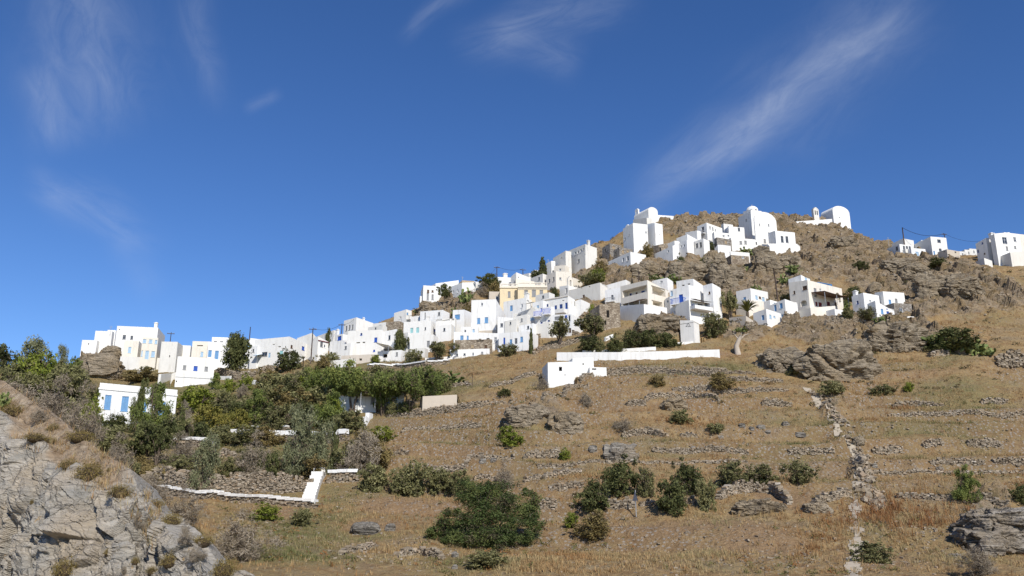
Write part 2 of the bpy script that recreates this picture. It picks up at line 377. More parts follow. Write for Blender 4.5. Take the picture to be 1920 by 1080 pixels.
def fn_hill(t, b):
    p = t.pos()
    a = t.noise(p, .16, 5, .6); c = t.noise(p, .9, 6, .7); d = t.noise(p, 4.0, 4, .7); e = t.noise(t.vmath('ADD', p, (40, 3, 7)), .33, 4, .6)
    soil = t.ramp(c, [(.30, (.178, .106, .051)), (.45, (.28, .178, .086)), (.58, (.35, .242, .12)), (.75, (.435, .325, .172))])
    soil = t.mix(t.ramp(e, [(.45, 0.0), (.64, .8)]), soil, (.33, .235, .115))
    soil = t.mix(t.ramp(a, [(.50, 0.0), (.64, .65)]), soil, (.28, .215, .135))
    g = t.m('MULTIPLY', t.attr('green'), t.ramp(c, [(.30, .35), (.62, 1.0)]))
    soil = t.mix(t.ramp(g, [(.15, 0.0), (.75, .85)]), soil, t.ramp(d, [(.3, (.105, .105, .042)), (.7, (.24, .215, .10))]))
    soil = t.mix(t.ramp(t.attr('bare'), [(.25, 0.0), (.6, .85)]), soil, t.ramp(d, [(.3, (.235, .145, .075)), (.7, (.36, .245, .14))]))
    st = t.m('MULTIPLY', t.ramp(t.voro(p, 3.2), [(.16, 1.0), (.24, 0.0)]), t.ramp(t.noise(p, .3, 4), [(.46, 0.0), (.58, 1.0)]))
    soil = t.mix(t.m('MULTIPLY', st, .65), soil, t.ramp(d, [(.3, (.26, .235, .20)), (.7, (.42, .39, .34))]))
    soil = t.mix(t.m('MULTIPLY', t.attr('rim'), t.ramp(c, [(.35, 1.0), (.7, .45)])), soil, t.ramp(d, [(.3, (.17, .105, .055)), (.7, (.27, .185, .105))]))
    soil = t.mix(t.m('MULTIPLY', t.attr('rim'), t.ramp(t.voro(p, 2.6), [(.2, .9), (.42, 0.0)]), clamp=True), soil, (.34, .31, .27))
    ps = t.vmath('MULTIPLY', p, (1, 1, 2.6))
    r1 = t.noise(ps, .45, 6, .65, .8); r2 = t.noise(ps, 2.2, 5, .7)
    rk = t.ramp(r1, [(.28, (.14, .10, .065)), (.45, (.28, .205, .13)), (.62, (.39, .295, .19)), (.78, (.46, .385, .28))])
    rk = t.mix(t.ramp(r2, [(.45, 0.0), (.72, .6)]), rk, (.34, .31, .26))
    rk = t.mix(t.ramp(e, [(.47, 0.0), (.60, .85)]), rk, t.ramp(d, [(.3, (.25, .17, .09)), (.7, (.37, .27, .15))]))
    rk = t.mix(t.m('MULTIPLY', t.ramp(c, [(.5, 0.0), (.66, .85)]), t.ramp(a, [(.42, 0.0), (.55, 1.0)])), rk, (.12, .105, .05))
    rm = t.ramp(t.m('ADD', t.attr('rock'), t.m('MULTIPLY', t.m('SUBTRACT', c, .5), .9)), [(.38, 0.0), (.60, 1.0)])
    h = t.m('ADD', t.m('MULTIPLY', d, .5), t.m('ADD', c, t.m('MULTIPLY', r2, t.attr('rock'))))
    t.put(b.inputs['Normal'], t.bump(h, 1.0, .45))
    return t.mix(rm, soil, rk)
M['hill'] = new_mat('dry_hillside_ground', fn_hill, .97, .05)
# ------------------------------------------------------------------ houses
FOOT = []
KIND = {'d': ('whitepaint', 'glass'), 'g': ('greypaint', 'glass'), 'w': ('whitepaint', 'glass'), 'b': ('blue', 'blue'), 'm': ('midblue', 'midblue'), 'p': ('paleblue', 'paleblue'),
        't': ('turq', 'turq'), 'n': ('brown', 'brown'), 'e': ('greypaint', 'greypaint'), 'o': (None, 'dark'), 'v': ('lavender', 'lavender'), 's': ('sand', 'sand'), 'r': ('redwood', 'redwood'), 'k': ('blue', 'glass')}
# GS0 how far each plot of the village must move to sit on the hill, averaged over its neighbours
_GS = np.array([(212,672,13.0),(223,690,8.2),(303,700,0.0),(328,690,2.0),(356,690,5.5),(386,690,5.5),(440,690,4.8),(539,682,3.0),(582,676,-3.0),(594,676,0.8),(645,672,-1.0),(641,668,-0.2),(624,650,8.5),(666,640,4.5),(715,668,-1.0),(741,664,0.0),(700,681,-3.2),(660,688,-1.8),(764,664,-1.8),(812,662,-2.8),(808,636,2.2),(748,630,7.0),(722,640,0.5),(761,606,7.0),(790,616,-0.5),(829,622,1.8),(853,636,-2.5),(870,622,0.5),(930,632,-3.0),(938,660,-8.5),(922,656,-4.8),(990,656,-6.2),(962,640,-6.2),(987,600,-3.8),(1003,625,-5.2),(880,672,3.2),(971,580,0.0),(937,585,0.1),(967,545,11.5),(917,575,3.5),(792.5,578,13.5),(816,565,13.8),(866,566,4.0),(889,545,10.2),(929,545,2.2),(968,545,-1.5),(1003,530,-4.2),(992,530,-0.5),(1018,542,-1.5),(1042.6,545,-4.5),(1060,525,-1.2),(1066,560,-7.8),(1074,548,-6.5),(1126,566,-6.2),(1066,604,-1.0),(1090,608,-4.8),(1034,612,1.8),(1072,626,-1.2),(1030,632,-2.5),(1125,612,1.8),(1164,572,-0.8),(1174,550,-1.0),(1216.5,588,6.8),(1208,592,9.0),(1252,545,6.0),(1295,606,2.8),(1301,550,12.8),(1339,588,7.8),(1294,604,5.8),(1300,575,10.5),(1189,474,10.5),(1230,470,7.5),(1213,418,13.5),(1162,486,12.0),(1144,480,13.8),(1098,504,12.0),(1061,506,14.5),(1034,512,11.8),(1110,502,10.2),(1182.6,492,13.8),(1236,478,9.2),(1262,482,12.5),(1289,474,13.2),(1290,465,13.5),(1308,455,14.0),(1327,452,14.2),(1345,466,13.5),(1368,452,11.5),(1372,470,9.0),(1347,480,12.2),(1370,482,13.5),(1371.5,494,9.3),(1411,440,12.8),(1419,470,4.0),(1457,474,6.0),(1444,476,8.5),(1491,425,3.8),(1410.3,584,2.8),(1404,586,6.2),(1475.3,606,4.2),(1438.5,606,7.5),(1400,612,7.2),(1520,590,8.0),(1521,594,10.8),(1566,592,12.5),(1623.4,592,7.5),(1644.6,596,9.8),(1660,585,7.8),(1679,597,6.2),(1686,599,8.8),(1690,486,3.2),(1711,487,4.5),(1750,484,4.5),(1778,488,7.0),(1856,494,3.2),(1873,494,5.5),(1892,492,4.8),(1905,480,8.5),(1847,497,6.5),(1897,492,9.2),(178,792,3.2),(1074,699,2.8),(1106,696,3.0),(632,772,-3.2),(722,768,-7.2),(792,762,-3.5)])
def ground_shift(px, py):
    w = np.exp(-((_GS[:, 0] - px) / 55) ** 2 - ((_GS[:, 1] - py) / 30) ** 2) + 1e-9
    v = float((w * _GS[:, 2]).sum() / w.sum())
    return v * (.45 if py < 500 and 1100 < px < 1510 else .66) - .5 if v > 0 else v - .4
# GS1
class House: pass
def plane_uv(P, r, px, py):
    t = tang(px, py); u = (t * P.y - P.x) / (r[0] - t * r[1]); k = P.y + u * r[1]
    return u, k * slope(py) - P.z
def H(label, xl, xc, xr, yt, yb, a, win=(), mat='white', yl=None, yr=None, Y=None, D=None, W=None, drop=3.0, roof='flat', apex=None, name='white_house', cat='house', group=None, cut=True, rimw=.22):
    h = House(); h.Y = Y = (Y + ground_shift(xc, yb)) if Y else base_hit(xc, yb); P = world(xc, yb, Y)
    al = R(a); r = (math.cos(al), math.sin(al)); l = (-math.sin(al), math.cos(al))
    top = world(xc, yt, Y).z - P.z
    hW = hD = top
    if xr > xc:
        W_, hw = plane_uv(P, r, xr, yr if yr else yt); W = W or W_
        if yr: hW = hw
    if xl < xc:
        D_, hd = plane_uv(P, l, xl, yl if yl else yt); D = D or D_
        if yl: hD = hd
    W = min(max(W or 5.0, .3), 45); D = min(max(D or 5.0, .3), 45)
    h.P, h.r, h.l, h.W, h.D, h.top, h.xc = P, r, l, W, D, top, xc
    root = h.root = thing(name, label, cat, P, al, group); h.mat = mat
    mb = MB(); V0 = -drop
    tops = {(0, 0): top, (1, 0): hW, (0, 1): hD, (1, 1): hW + hD - top}
    h.tops = tops
    wins = {'R': [], 'L': []}
    for w in win:
        px, py, wp, hp, k = w[:5]
        side = w[6] if len(w) > 6 else ('R' if (px >= xc and xr > xc) or xl >= xc else 'L')
        ax = r if side == 'R' else l
        u0, _ = plane_uv(P, ax, px - wp / 2, py); u1, _ = plane_uv(P, ax, px + wp / 2, py)
        _, v1 = plane_uv(P, ax, px, py - hp / 2); _, v0 = plane_uv(P, ax, px, py + hp / 2)
        if u0 > u1: u0, u1 = u1, u0
        lim = W if side == 'R' else D
        u0, u1 = max(u0, .12), min(u1, lim - .12); v1 = min(v1, top - .12)
        if u1 - u0 < .15 or v1 - v0 < .15: continue
        wins[side].append((u0, u1, v0, v1, k, w[5] if len(w) > 5 and w[5] else 0))
    def pt(side, u, v, d=0.0): return (u, d, v) if side == 'R' else (d, u, v)
    h.pt = pt
    def quad(m, side, a_, b_, c_, d_): m.poly([a_, b_, c_, d_] if side == 'R' else [d_, c_, b_, a_])
    for side, L, far in (('R', W, hW), ('L', D, hD)):
        cuts = [w for w in wins[side] if not w[5]]
        us = sorted({0.0, L, *[x for w in cuts for x in w[:2]]}); vs = sorted({V0, *[x for w in cuts for x in w[2:4]]})
        for ua, ub in zip(us, us[1:]):
            if ub - ua < 1e-4: continue
            um = (ua + ub) / 2
            for va, vb in zip(vs, vs[1:] + [None]):
                vm = (va + vb) / 2 if vb is not None else va + .05
                if any(w[0] < um < w[1] and w[2] < vm < w[3] for w in cuts): continue
                ta, tb = (vb, vb) if vb is not None else (top + (far - top) * ua / L, top + (far - top) * ub / L)
                quad(mb, side, pt(side, ua, va), pt(side, ub, va), pt(side, ub, tb), pt(side, ua, ta))
        for (u0, u1, v0, v1, k, off) in wins[side]:
            deep = {'L': 1.7, 'A': .9, 'o': .5}.get(k, .16)
            if not off:
                q = [(u0, v0), (u1, v0), (u1, v1), (u0, v1)]
                for (xa, ya), (xb, yb_) in zip(q, q[1:] + q[:1]):
                    quad(mb, side, pt(side, xa, ya), pt(side, xa, ya, deep), pt(side, xb, yb_, deep), pt(side, xb, yb_))
            if k in 'LA':
                quad(mb, side, pt(side, u0, v0, deep), pt(side, u1, v0, deep), pt(side, u1, v1, deep), pt(side, u0, v1, deep))
                if k == 'A':                  # arch: fill the two upper corners in the wall plane
                    cx, rx = (u0 + u1) / 2, (u1 - u0) / 2; rz = min(rx, (v1 - v0) * .6); zc = v1 - rz
                    for sg in (-1, 1):
                        arc = [(cx + sg * rx * math.cos(t), zc + rz * math.sin(t)) for t in np.linspace(0, math.pi / 2, 7)]
                        pts = [pt(side, cx + sg * rx, v1, .004)] + [pt(side, x, y, .004) for x, y in (arc[::-1] if sg > 0 else arc[::-1])]
                        mb.poly(pts if (sg > 0) == (side == 'R') else pts[::-1])
                continue
            make_window(h, side, u0, u1, v0, v1, k, off if off else deep, bool(off))
    # hidden sides, rim and roof
    mb.poly([(W, 0, V0), (W, D, V0), (W, D, tops[1, 1]), (W, 0, hW)])
    mb.poly([(W, D, V0), (0, D, V0), (0, D, hD), (W, D, tops[1, 1])])
    t = min(rimw, W * .3, D * .3)
    rf = MB()
    if roof == 'flat':
        o = [(0, 0, top), (W, 0, hW), (W, D, tops[1, 1]), (0, D, hD)]; i_ = [(t, t, top), (W - t, t, hW), (W - t, D - t, tops[1, 1]), (t, D - t, hD)]
        for k in range(4):
            j = (k + 1) % 4
            mb.poly([o[k], o[j], i_[j], i_[k]])
            lo = lambda p: (p[0], p[1], p[2] - .3)
            mb.poly([i_[k], i_[j], lo(i_[j]), lo(i_[k])])
        rf.poly([lo(p) for p in i_])
    elif roof == 'vault':
        rise = world(xc, apex, Y).z - P.z - top if apex < 3000 else apex - 3000
        arc = [(W / 2 - W / 2 * math.cos(q), top + rise * math.sin(q)) for q in np.linspace(0, math.pi, 19)]
        mb.poly([(x, 0, z) for x, z in arc][::-1]); mb.poly([(x, D, z) for x, z in arc])
        for (xa, za), (xb, zb) in zip(arc, arc[1:]): rf.poly([(xa, 0, za), (xb, 0, zb), (xb, D, zb), (xa, D, za)])
        h.rise = rise
    mb.build('walls', M[mat], root); rf.build('roof', M[mat], root, smooth=roof == 'vault')
    if cut: FOOT.append((P, r, W, D, P.z))
    return h
def make_window(h, side, u0, u1, v0, v1, k, deep, surface=False):
    kl = k.lower(); fm, pm = KIND[kl]; door = k.isupper(); pt = h.pt
    def bx(m, ua, ub, va, vb, d0, d1): m.aabb(pt(side, ua, va, d0), pt(side, ub, vb, d1))
    d0 = deep - .10
    w = MB(); f = min(.08, (u1 - u0) * .16)
    if fm:
        bx(w, u0, u0 + f, v0, v1, d0, deep); bx(w, u1 - f, u1, v0, v1, d0, deep); bx(w, u0 + f, u1 - f, v1 - f, v1, d0, deep); bx(w, u0 + f, u1 - f, v0, v0 + f, d0, deep)
        if pm == 'glass' and u1 - u0 > .5:
            c = (u0 + u1) / 2; bx(w, c - .025, c + .025, v0 + f, v1 - f, d0 + .01, deep)
            if v1 - v0 > .9: bx(w, u0 + f, c - .025, v0 + (v1 - v0) * .6 - .02, v0 + (v1 - v0) * .6 + .02, d0 + .015, deep); bx(w, c + .025, u1 - f, v0 + (v1 - v0) * .6 - .02, v0 + (v1 - v0) * .6 + .02, d0 + .015, deep)
        if not door and not surface: bx(w, u0 - .06, u1 + .06, v0 - .07, v0 - .004, -.07, .03)
        o = w.build('door' if door else 'window', M[fm], h.root)
        p = MB()
        if pm == 'glass': bx(p, u0 + f, u1 - f, v0 + f, v1 - f, deep - .045, deep - .02)
        else:
            n = 2 if u1 - u0 > .6 else 1
            for q in range(n):
                a = u0 + f + (u1 - u0 - 2 * f) * q / n + .01; b = u0 + f + (u1 - u0 - 2 * f) * (q + 1) / n - .01
                bx(p, a, b, v0 + f, v1 - f, deep - .05, deep - .02)
                m = max(2, int((v1 - v0) / .16))
                for s in range(m):
                    z = v0 + f + (v1 - v0 - 2 * f) * (s + .5) / m
                    bx(p, a + .05, b - .05, z - .03, z + .03, deep - .075, deep - .05)
        p.build('pane' if pm == 'glass' else ('door_leaf' if door else 'shutter'), M[pm], o)
    else:
        bx(w, u0, u1, v0, v1, deep - .03, deep)
        w.build('door' if door else 'window', M[pm], h.root)
def face_of(h, px, side=None):
    side = side or ('R' if px >= h.xc else 'L')
    return side, (h.r if side == 'R' else h.l)
def balcony(h, px0, px1, pyt, pyb, rail='whitepaint', depth=1.1, side=None, solid=None, n=9):
    side, ax = face_of(h, (px0 + px1) / 2, side); pt = h.pt
    u0, _ = plane_uv(h.P, ax, px0, pyb); u1, _ = plane_uv(h.P, ax, px1, pyb); u0, u1 = sorted((u0, u1))
    c = (px0 + px1) / 2; _, v0 = plane_uv(h.P, ax, c, pyb); _, v1 = plane_uv(h.P, ax, c, pyt)
    b = MB(); b.aabb(pt(side, u0, v0 - .16, -depth), pt(side, u1, v0, -.003)); o = b.build('balcony', M[h.mat if not solid else solid], h.root)
    g = MB()
    if solid:
        g.aabb(pt(side, u0, v0 + .002, -depth), pt(side, u1, v1, -depth + .12))
        for u in (u0, u1 - .12): g.aabb(pt(side, u, v0 + .002, -depth + .122), pt(side, u + .12, v1, -.004))
    else:
        for u in np.linspace(u0, u1 - .05, n): g.aabb(pt(side, u, v0, -depth), pt(side, u + .05, v1, -depth + .05))
        g.aabb(pt(side, u0, v1, -depth - .01), pt(side, u1, v1 + .07, -depth + .06))
        for u in (u0, u1 - .06): g.aabb(pt(side, u, v1, -depth + .062), pt(side, u + .06, v1 + .07, -.004))
        for q in (.35, .68):
            for u in (u0, u1 - .05): g.aabb(pt(side, u, v0, -depth * q), pt(side, u + .04, v1, -depth * q + .04))
    g.build('railing', M[solid or rail], o)
def chimney(h, px, pyt, w=.55, side=None, back=.6, name='chimney'):
    side, ax = face_of(h, px, side)
    u, v1 = plane_uv(h.P, ax, px, pyt); k = 1 + back / h.P.y
    v1 = (v1 + h.P.z) * k - h.P.z; b = MB(); z0 = h.top - .6
    x, y = (u, back) if side == 'R' else (back, u)
    b.box((x, y, (z0 + v1) / 2), (w, w, v1 - z0)); b.box((x, y, v1 + .10), (w * 1.25, w * 1.25, .12)); b.box((x, y, v1 + .25), (w * .6, w * .6, .18))
    b.build(name, M[h.mat], h.root)
def band(h, side, pyt, pyb, mat=None, proud=.09, name='cornice'):
    ax = h.r if side == 'R' else h.l; L = h.W if side == 'R' else h.D
    _, v1 = plane_uv(h.P, ax, h.xc, pyt); _, v0 = plane_uv(h.P, ax, h.xc, pyb)
    b = MB(); b.aabb(h.pt(side, -.003, v0, -proud), h.pt(side, L + .003, v1, -.002)); b.build(name, M[mat or h.mat], h.root)
def canopy(h, px0, px1, py, depth, mat, side=None, posts=True, drop=2.3, name='awning', slope_=.25):
    side, ax = face_of(h, (px0 + px1) / 2, side); pt = h.pt
    u0, _ = plane_uv(h.P, ax, px0, py); u1, v = plane_uv(h.P, ax, px1, py); u0, u1 = sorted((u0, u1))
    b = MB(); n = 6
    for i in range(n):
        for j in range(4):
            ua, ub = u0 + (u1 - u0) * i / n, u0 + (u1 - u0) * (i + 1) / n
            f = lambda u, jj: pt(side, u, v - slope_ * jj / 4 * depth - .12 * math.sin(math.pi * (u - u0) / (u1 - u0)), -depth * jj / 4)
            b.poly([f(ua, j), f(ub, j), f(ub, j + 1), f(ua, j + 1)]); b.poly([tuple(np.array(q) - (0, 0, .06)) for q in (f(ua, j), f(ua, j + 1), f(ub, j + 1), f(ub, j))])
    o = b.build(name, M[mat], h.root)
    if posts:
        for u in (u0 + .05, (u0 + u1) / 2, u1 - .1):
            g = MB(); g.aabb(pt(side, u, v - drop, -depth + .05), pt(side, u + .08, v - slope_ * depth - .2, -depth + .13)); g.build('post', M['metal'], o)
# ------------------------------------------------------------------ the village, west end
H('small plain white annex at the far end of the village', 154, 178, 178, 638, 671, 97, [(166, 645, 2, 3, 'o')], Y=186)
H('white annex with stepped roof above the crag', 179, 207, 207, 621, 650, 97, [], Y=187.5)
H('narrow white link block with a brown slit window', 202, 214, 214, 619, 644, 97, [(209.5, 629, 4, 11, 'n')], Y=189)
h = H('large upper white house with two narrow double windows', 212, 212, 297, 611, 672, 12, [(233, 632, 6, 8, 'g'), (247, 633, 5, 7, 'g'), (224, 618, 2, 2, 'o')], Y=181, D=9)
chimney(h, 292, 607, .7)
H('cream house with one pale blue window beside the crag', 229, 229, 261, 638, 673, 12, [(243, 656, 6, 11, 'p')], 'cream', Y=177, D=4)
h = H('cream block with three upper windows and pale blue door', 262, 262, 297, 632, 678, 12, [(271, 639.5, 6.5, 7, 'p'), (282.5, 640, 6.5, 7, 'p'), (293.5, 641, 6, 7, 'p'), (264.8, 662.5, 5, 11, 'p'), (275.5, 665.5, 7, 16, 'P'), (287, 664, 7, 11, 'p')], 'cream', Y=175, D=11)
H('long white retaining terrace under the cream block', 223, 223, 300, 668, 690, 14, [], 'old_or_shade_white', Y=173.5, D=3, name='terrace_wall', cat='wall')
H('stained white stepped block at the alley mouth', 303, 327, 327, 641, 700, 96, [(318, 668, 2, 4, 'o')], 'old_or_shade_white', Y=176, W=6)
H('white row house with one tiny window behind the alley', 328, 328, 358, 647, 690, 12, [(339, 663, 3, 5, 'g')], Y=180, D=6)
h = H('big plain white cube house with three square windows in line', 327, 327, 404, 668, 726, 20, [(346, 689, 6, 8, 'e'), (366.7, 690.5, 7.5, 8.5, 'b'), (386.8, 691.5, 6.5, 8, 'e'), (331, 715, 2, 3, 'o'), (390, 705, 1.5, 1.5, 'o')], D=9)
band(h, 'R', 706, 707, 'greypaint', .03, 'cable')
H('cream house with a broken lintel over its terrace', 356, 356, 395, 639.5, 690, 8, [(375, 648, 11, 2, 'o'), (378.5, 664, 5, 9, 'p')], 'cream', Y=176, D=5)
H('white house front with two blue shuttered tall doors', 386, 386, 436, 641, 690, 8, [(393.5, 663, 6.5, 13, 'M'), (406.3, 665.5, 7, 16, 'M')], Y=175, D=5)
H('white upper storey with three slit windows', 395, 395, 440, 632, 660, 8, [(404, 640.5, 6, 2, 'g'), (415.5, 640.7, 6, 2, 'g'), (426, 641, 6, 2, 'g')], Y=181, D=5)
H('white house with blue window right of the dark round tree', 440, 440, 479, 637, 690, 14, [(465, 647.5, 6, 10, 'm'), (462, 676, 5, 10, 'M')], Y=172, D=5, yr=638)
h = H('long white house with blue awning and sloping right wall', 478, 539, 580, 631, 682, 71, [(496, 664, 10, 8, 'g'), (505, 666, 4, 9, 'P'), (524, 650, 5, 2, 'o'), (513, 646, 4, 1.5, 'o'), (527.5, 662, 6, 9, 't'), (547, 650, 4, 6, 'n'), (568.5, 653, 5, 7, 'b'), (571, 671, 4, 5, 'o')], yl=637, yr=647, D=None, Y=170)
canopy(h, 483, 494, 664, 1.6, 'paleblue', 'L', False)
H('white back block peeping over the long white house', 467, 467, 488, 634, 660, 30, [], Y=181, D=4)
# ------------------------------------------------------------------ houses round the first pole
H('white house with sloping parapet beside the tall utility pole', 557, 582, 592, 624, 676, 60, [], 'old_or_shade_white', yl=634, yr=631, Y=176)
h = H('white house with red tile edging and porch', 584, 594, 616, 631, 676, 52, [(603, 646, 5, 9, 'g'), (609, 649, 3, 6, 'd')], yl=636, yr=641, Y=171)
band(h, 'R', 637, 638.3, 'redwood', .18, 'tile_edge')
H('low white courtyard wall with a smooth front', 609, 645, 656, 638, 672, 60, [], Y=170.5, yl=642, D=4)
h = H('small white block with a strong blue shutter', 628, 641, 662, 626, 668, 50, [(636.5, 634, 7, 7.5, 'b'), (657, 647, 3, 12, 'n')], Y=173, yl=628, yr=631)
chimney(h, 629, 620, .5, 'L')
H('white grey back wall house behind the small conifer', 591, 624, 630, 619, 650, 50, [], 'old_or_shade_white', yl=632, Y=181)
h = H('tall white house at roof level with three long windows', 645, 666, 700, 595, 640, 50, [(649.5, 615.5, 2.6, 9, 'g'), (655.3, 614, 2.8, 9, 'g'), (661, 613, 2.8, 9, 'g')], yl=601.5, yr=606, Y=186)
chimney(h, 685, 598, .4)
h = H('broad white middle house with blue shutter and flower slots', 652, 715, 719, 618, 668, 75, [(677.5, 626.5, 3.5, 4, 'k'), (704.5, 637, 5.5, 8.5, 'b'), (671.5, 642.5, 7, 2, 'o'), (682, 642, 5, 2.4, 'o'), (701.5, 657.5, 3.5, 3.5, 'b')], Y=167, yl=621)
H('white house with one grey window above a shaded recess', 717, 741, 747, 617, 664, 68, [(730, 633, 4, 8.5, 'g'), (727, 656, 14, 6, 'L')], Y=166, yl=622)
h = H('weathered ochre base house under a white awning', 640, 700, 716, 664, 681, 75, [(676, 674, 5, 4, 'o'), (653, 677, 4, 5, 'o')], 'beige', Y=163, yl=667)
canopy(h, 703, 742, 661, 2.8, 'canvas', 'R', True, 2.4)
H('white terrace block behind the awning posts', 708, 752, 760, 656, 684, 74, [(722, 667, 8, 7, 'o'), (744, 664, 4, 7, 'e')], Y=164, yl=659)
H('low white parapet house left of the round acacia', 762, 796, 803, 652, 676, 76, [(774, 663, 4, 6, 'm'), (790, 660, 3, 5, 'g')], 'old_or_shade_white', Y=160, yl=655)
H('white stepped block between the turquoise doors and the ramps', 818, 846, 852, 608, 634, 74, [(833, 618, 4, 6, 'g')], Y=168, yl=611)
H('small white gable block under the lavender railings', 972, 1000, 1010, 606, 632, 62, [(990, 614, 4, 6, 'g')], 'white', yl=611, yr=610, Y=163)
H('narrow white house squeezed below the yellow mansion', 962, 984, 990, 583, 612, 60, [(975, 592, 4, 7, 'm')], 'white', yl=588, Y=172)
H('white block filling the step above the balcony house', 1004, 1030, 1040, 548, 575, 50, [(1018, 557, 4, 6, 'g')], 'old_or_shade_white', yl=554, yr=552, Y=176)
H('white block with a small terrace under the wide pale blue window', 864, 896, 899, 612, 640, 82, [(888, 620, 4, 6, 'p'), (872, 622, 4, 7, 'w')], yl=613, Y=166)
H('white block squeezed right of the grey window house', 946, 968, 974, 598, 632, 64, [(957, 606, 3, 5, 'g')], 'old_or_shade_white', yl=602, Y=165)
H('shaded tan white house beside the tattered roof shed', 966, 988, 994, 589, 628, 60, [(978, 600, 3.5, 6, 'e')], 'old_or_shade_white', yl=594, Y=166.5)
H('bluish white house left of the balcony house', 998, 1019, 1024, 563, 596, 58, [(1008.5, 576, 4.5, 7, 'p')], yl=568, Y=170)
H('small white flat roofed block below the stepped church row', 1252, 1266, 1274, 451, 476, 34, [], yl=457, yr=453, Y=197)
H('low white wall house between the cube house and the double window cube', 1352, 1358, 1374, 419, 440, 20, [(1366, 426, 3, 4, 'e')], 'old_or_shade_white', Y=209, yl=421)
H('small white roof block tucked against the domed church foot', 1408, 1412, 1424, 449, 468, 18, [(1418, 456, 3, 5, 'g')], 'white', Y=204)
H('small white roof block behind the blue opening cottage', 1432, 1446, 1458, 562, 590, 38, [(1452, 569, 3, 3, 'p')], yl=566, yr=566, Y=159)
H('low white block between the villa and the blue door house', 1246, 1258, 1266, 556, 596, 45, [(1252, 565, 3, 5, 'w')], 'white', yl=561, Y=160)
H('small white annex left of the long house with the blue awning', 470, 480, 486, 648, 688, 70, [(475, 657, 3, 5, 'g')], 'white', yl=650, Y=170)
H('white corner block left of the broad middle house', 640, 656, 662, 643, 676, 64, [(648, 652, 4, 6, 'g')], 'white', yl=646, Y=166.5)
H('white upper block behind the broad middle house', 690, 716, 726, 609, 640, 60, [(704, 616, 3, 4, 'g')], 'old_or_shade_white', yl=614, yr=613, Y=176)
H('white terrace block above the turquoise doors', 770, 800, 812, 590, 622, 68, [(786, 597, 3, 4, 'm')], 'white', yl=594, yr=593, Y=178)
H('low white wall block with cactus before it', 626, 660, 668, 672, 688, 72, [(653, 678, 4, 5, 'o')], Y=160, yl=676, D=5)
H('white sunlit wall house right of the dark twisted tree', 754, 764, 772, 623, 664, 55, [(761, 634, 2, 6, 'e')], yr=628, Y=165.5)
h = H('long plain white house with a single tall grey door', 769, 812, 822, 627, 662, 75, [(803, 645, 5.5, 12, 'E')], Y=163, yl=629)
h = H('white house with a pair of turquoise doors', 757, 808, 820, 601, 636, 76, [(772, 619.5, 5.5, 9.5, 'T'), (783, 619, 5.5, 10, 'T'), (797.5, 616, 2.5, 5, 'g'), (815, 619, 4, 4, 'k')], 'white', Y=171, yl=604)
chimney(h, 801, 595, .5, 'L')
H('roofless tan stone house among white roofs', 724, 748, 758, 602, 630, 66, [(749.5, 615, 3, 5, 'o', 0, 'R')], 'masonry', Y=178, yl=604, name='stone_house')
H('white block with a railed roof terrace', 699, 722, 727, 604, 640, 62, [(713, 611, 4, 4, 'g')], Y=182, yl=607)
h = H('small white house with blue gable side near the pergola', 739, 761, 772, 580, 606, 55, [(750, 595.5, 3, 4.5, 'd'), (764, 588, 3, 4, 'm')], Y=190, yl=587, yr=583)
h = H('white terrace house with a shaded pergola roof', 762, 790, 800, 596, 616, 70, [(771, 600, 12, 6, 'L')], Y=187, yl=599)
canopy(h, 760, 790, 589, 2.0, 'canvas', 'L', True, 2.0, 'pergola')
# ------------------------------------------------------------------ around the tall white house
H('white house with a grey corner window over stepped ramps', 788, 829, 843, 581, 622, 66, [(823, 588.5, 4, 6.5, 'g'), (797, 592, 2, 12, 'e')], yl=584, yr=587, Y=176)
h = H('white house with shaded stair slopes and two blue windows', 817, 853, 856, 596, 636, 80, [(829.5, 619.5, 5, 8.5, 'm'), (815, 620, 4.5, 4, 'k', 0, 'L'), (850.3, 617, 5, 8.5, 'm'), (836, 597, 14, 9, 'L'), (849, 597, 5, 7, 'o')], Y=171, yl=603)
H('white house with one wide pale blue window', 849, 870, 886, 580.5, 622, 70, [(857.5, 594, 9.5, 8.5, 'm')], yl=581.5, yr=587, Y=173)
h = H('tallest white house with two pale blue shutters', 884, 930, 951, 561, 632, 80, [(903.7, 570.5, 3.6, 5.5, 'd'), (897.5, 601.5, 5.5, 10.5, 'm'), (912, 600, 6.5, 10.5, 'm')], yr=597, Y=168.5, yl=563)
band(h, 'L', 619, 630, 'tan', .02, 'ochre_plinth')
h = H('low white row with small blue doors below the tall house', 851, 938, 940, 625, 660, 83, [(866, 634, 6, 10, 'M'), (877, 633, 3.2, 7, 'm'), (888, 623.5, 4.5, 8, 'p'), (929, 637.5, 5.5, 11, 'd'), (915, 635, 6, 2.5, 'o'), (900, 636, 5, 2, 'o')], yl=622, Y=162)
H('ruined stone ground floor under the low white row', 853, 922, 926, 636, 656, 83, [(886, 649, 5, 6, 's'), (911, 650, 5, 6, 'n'), (900, 639, 14, 3, 'o')], 'masonry', Y=160.8, name='stone_house', D=None)
h = H('low white house with four blue and grey openings', 935, 990, 1009, 621, 656, 68, [(945.5, 639.5, 3.5, 13, 'b'), (958, 641.5, 4.5, 10.5, 'm'), (967.5, 639.5, 5, 11, 'G'), (978, 636, 5, 9.5, 'm')], yl=625, yr=629, Y=158.5)
H('white wall house with grey window right of the tallest house', 933, 962, 972, 596, 640, 80, [(940.6, 609.5, 5, 7, 'g'), (961.5, 609, 2, 3, 'o')], Y=166.5, yl=594, yr=602)
h = H('white house with a blue door and a roof chimney', 944, 987, 997, 557.5, 600, 56, [(958.7, 578, 5, 10.5, 'M'), (978.5, 573.5, 4, 7, 'd')], yl=566, yr=563, Y=178)
chimney(h, 985, 552, .8, 'L')
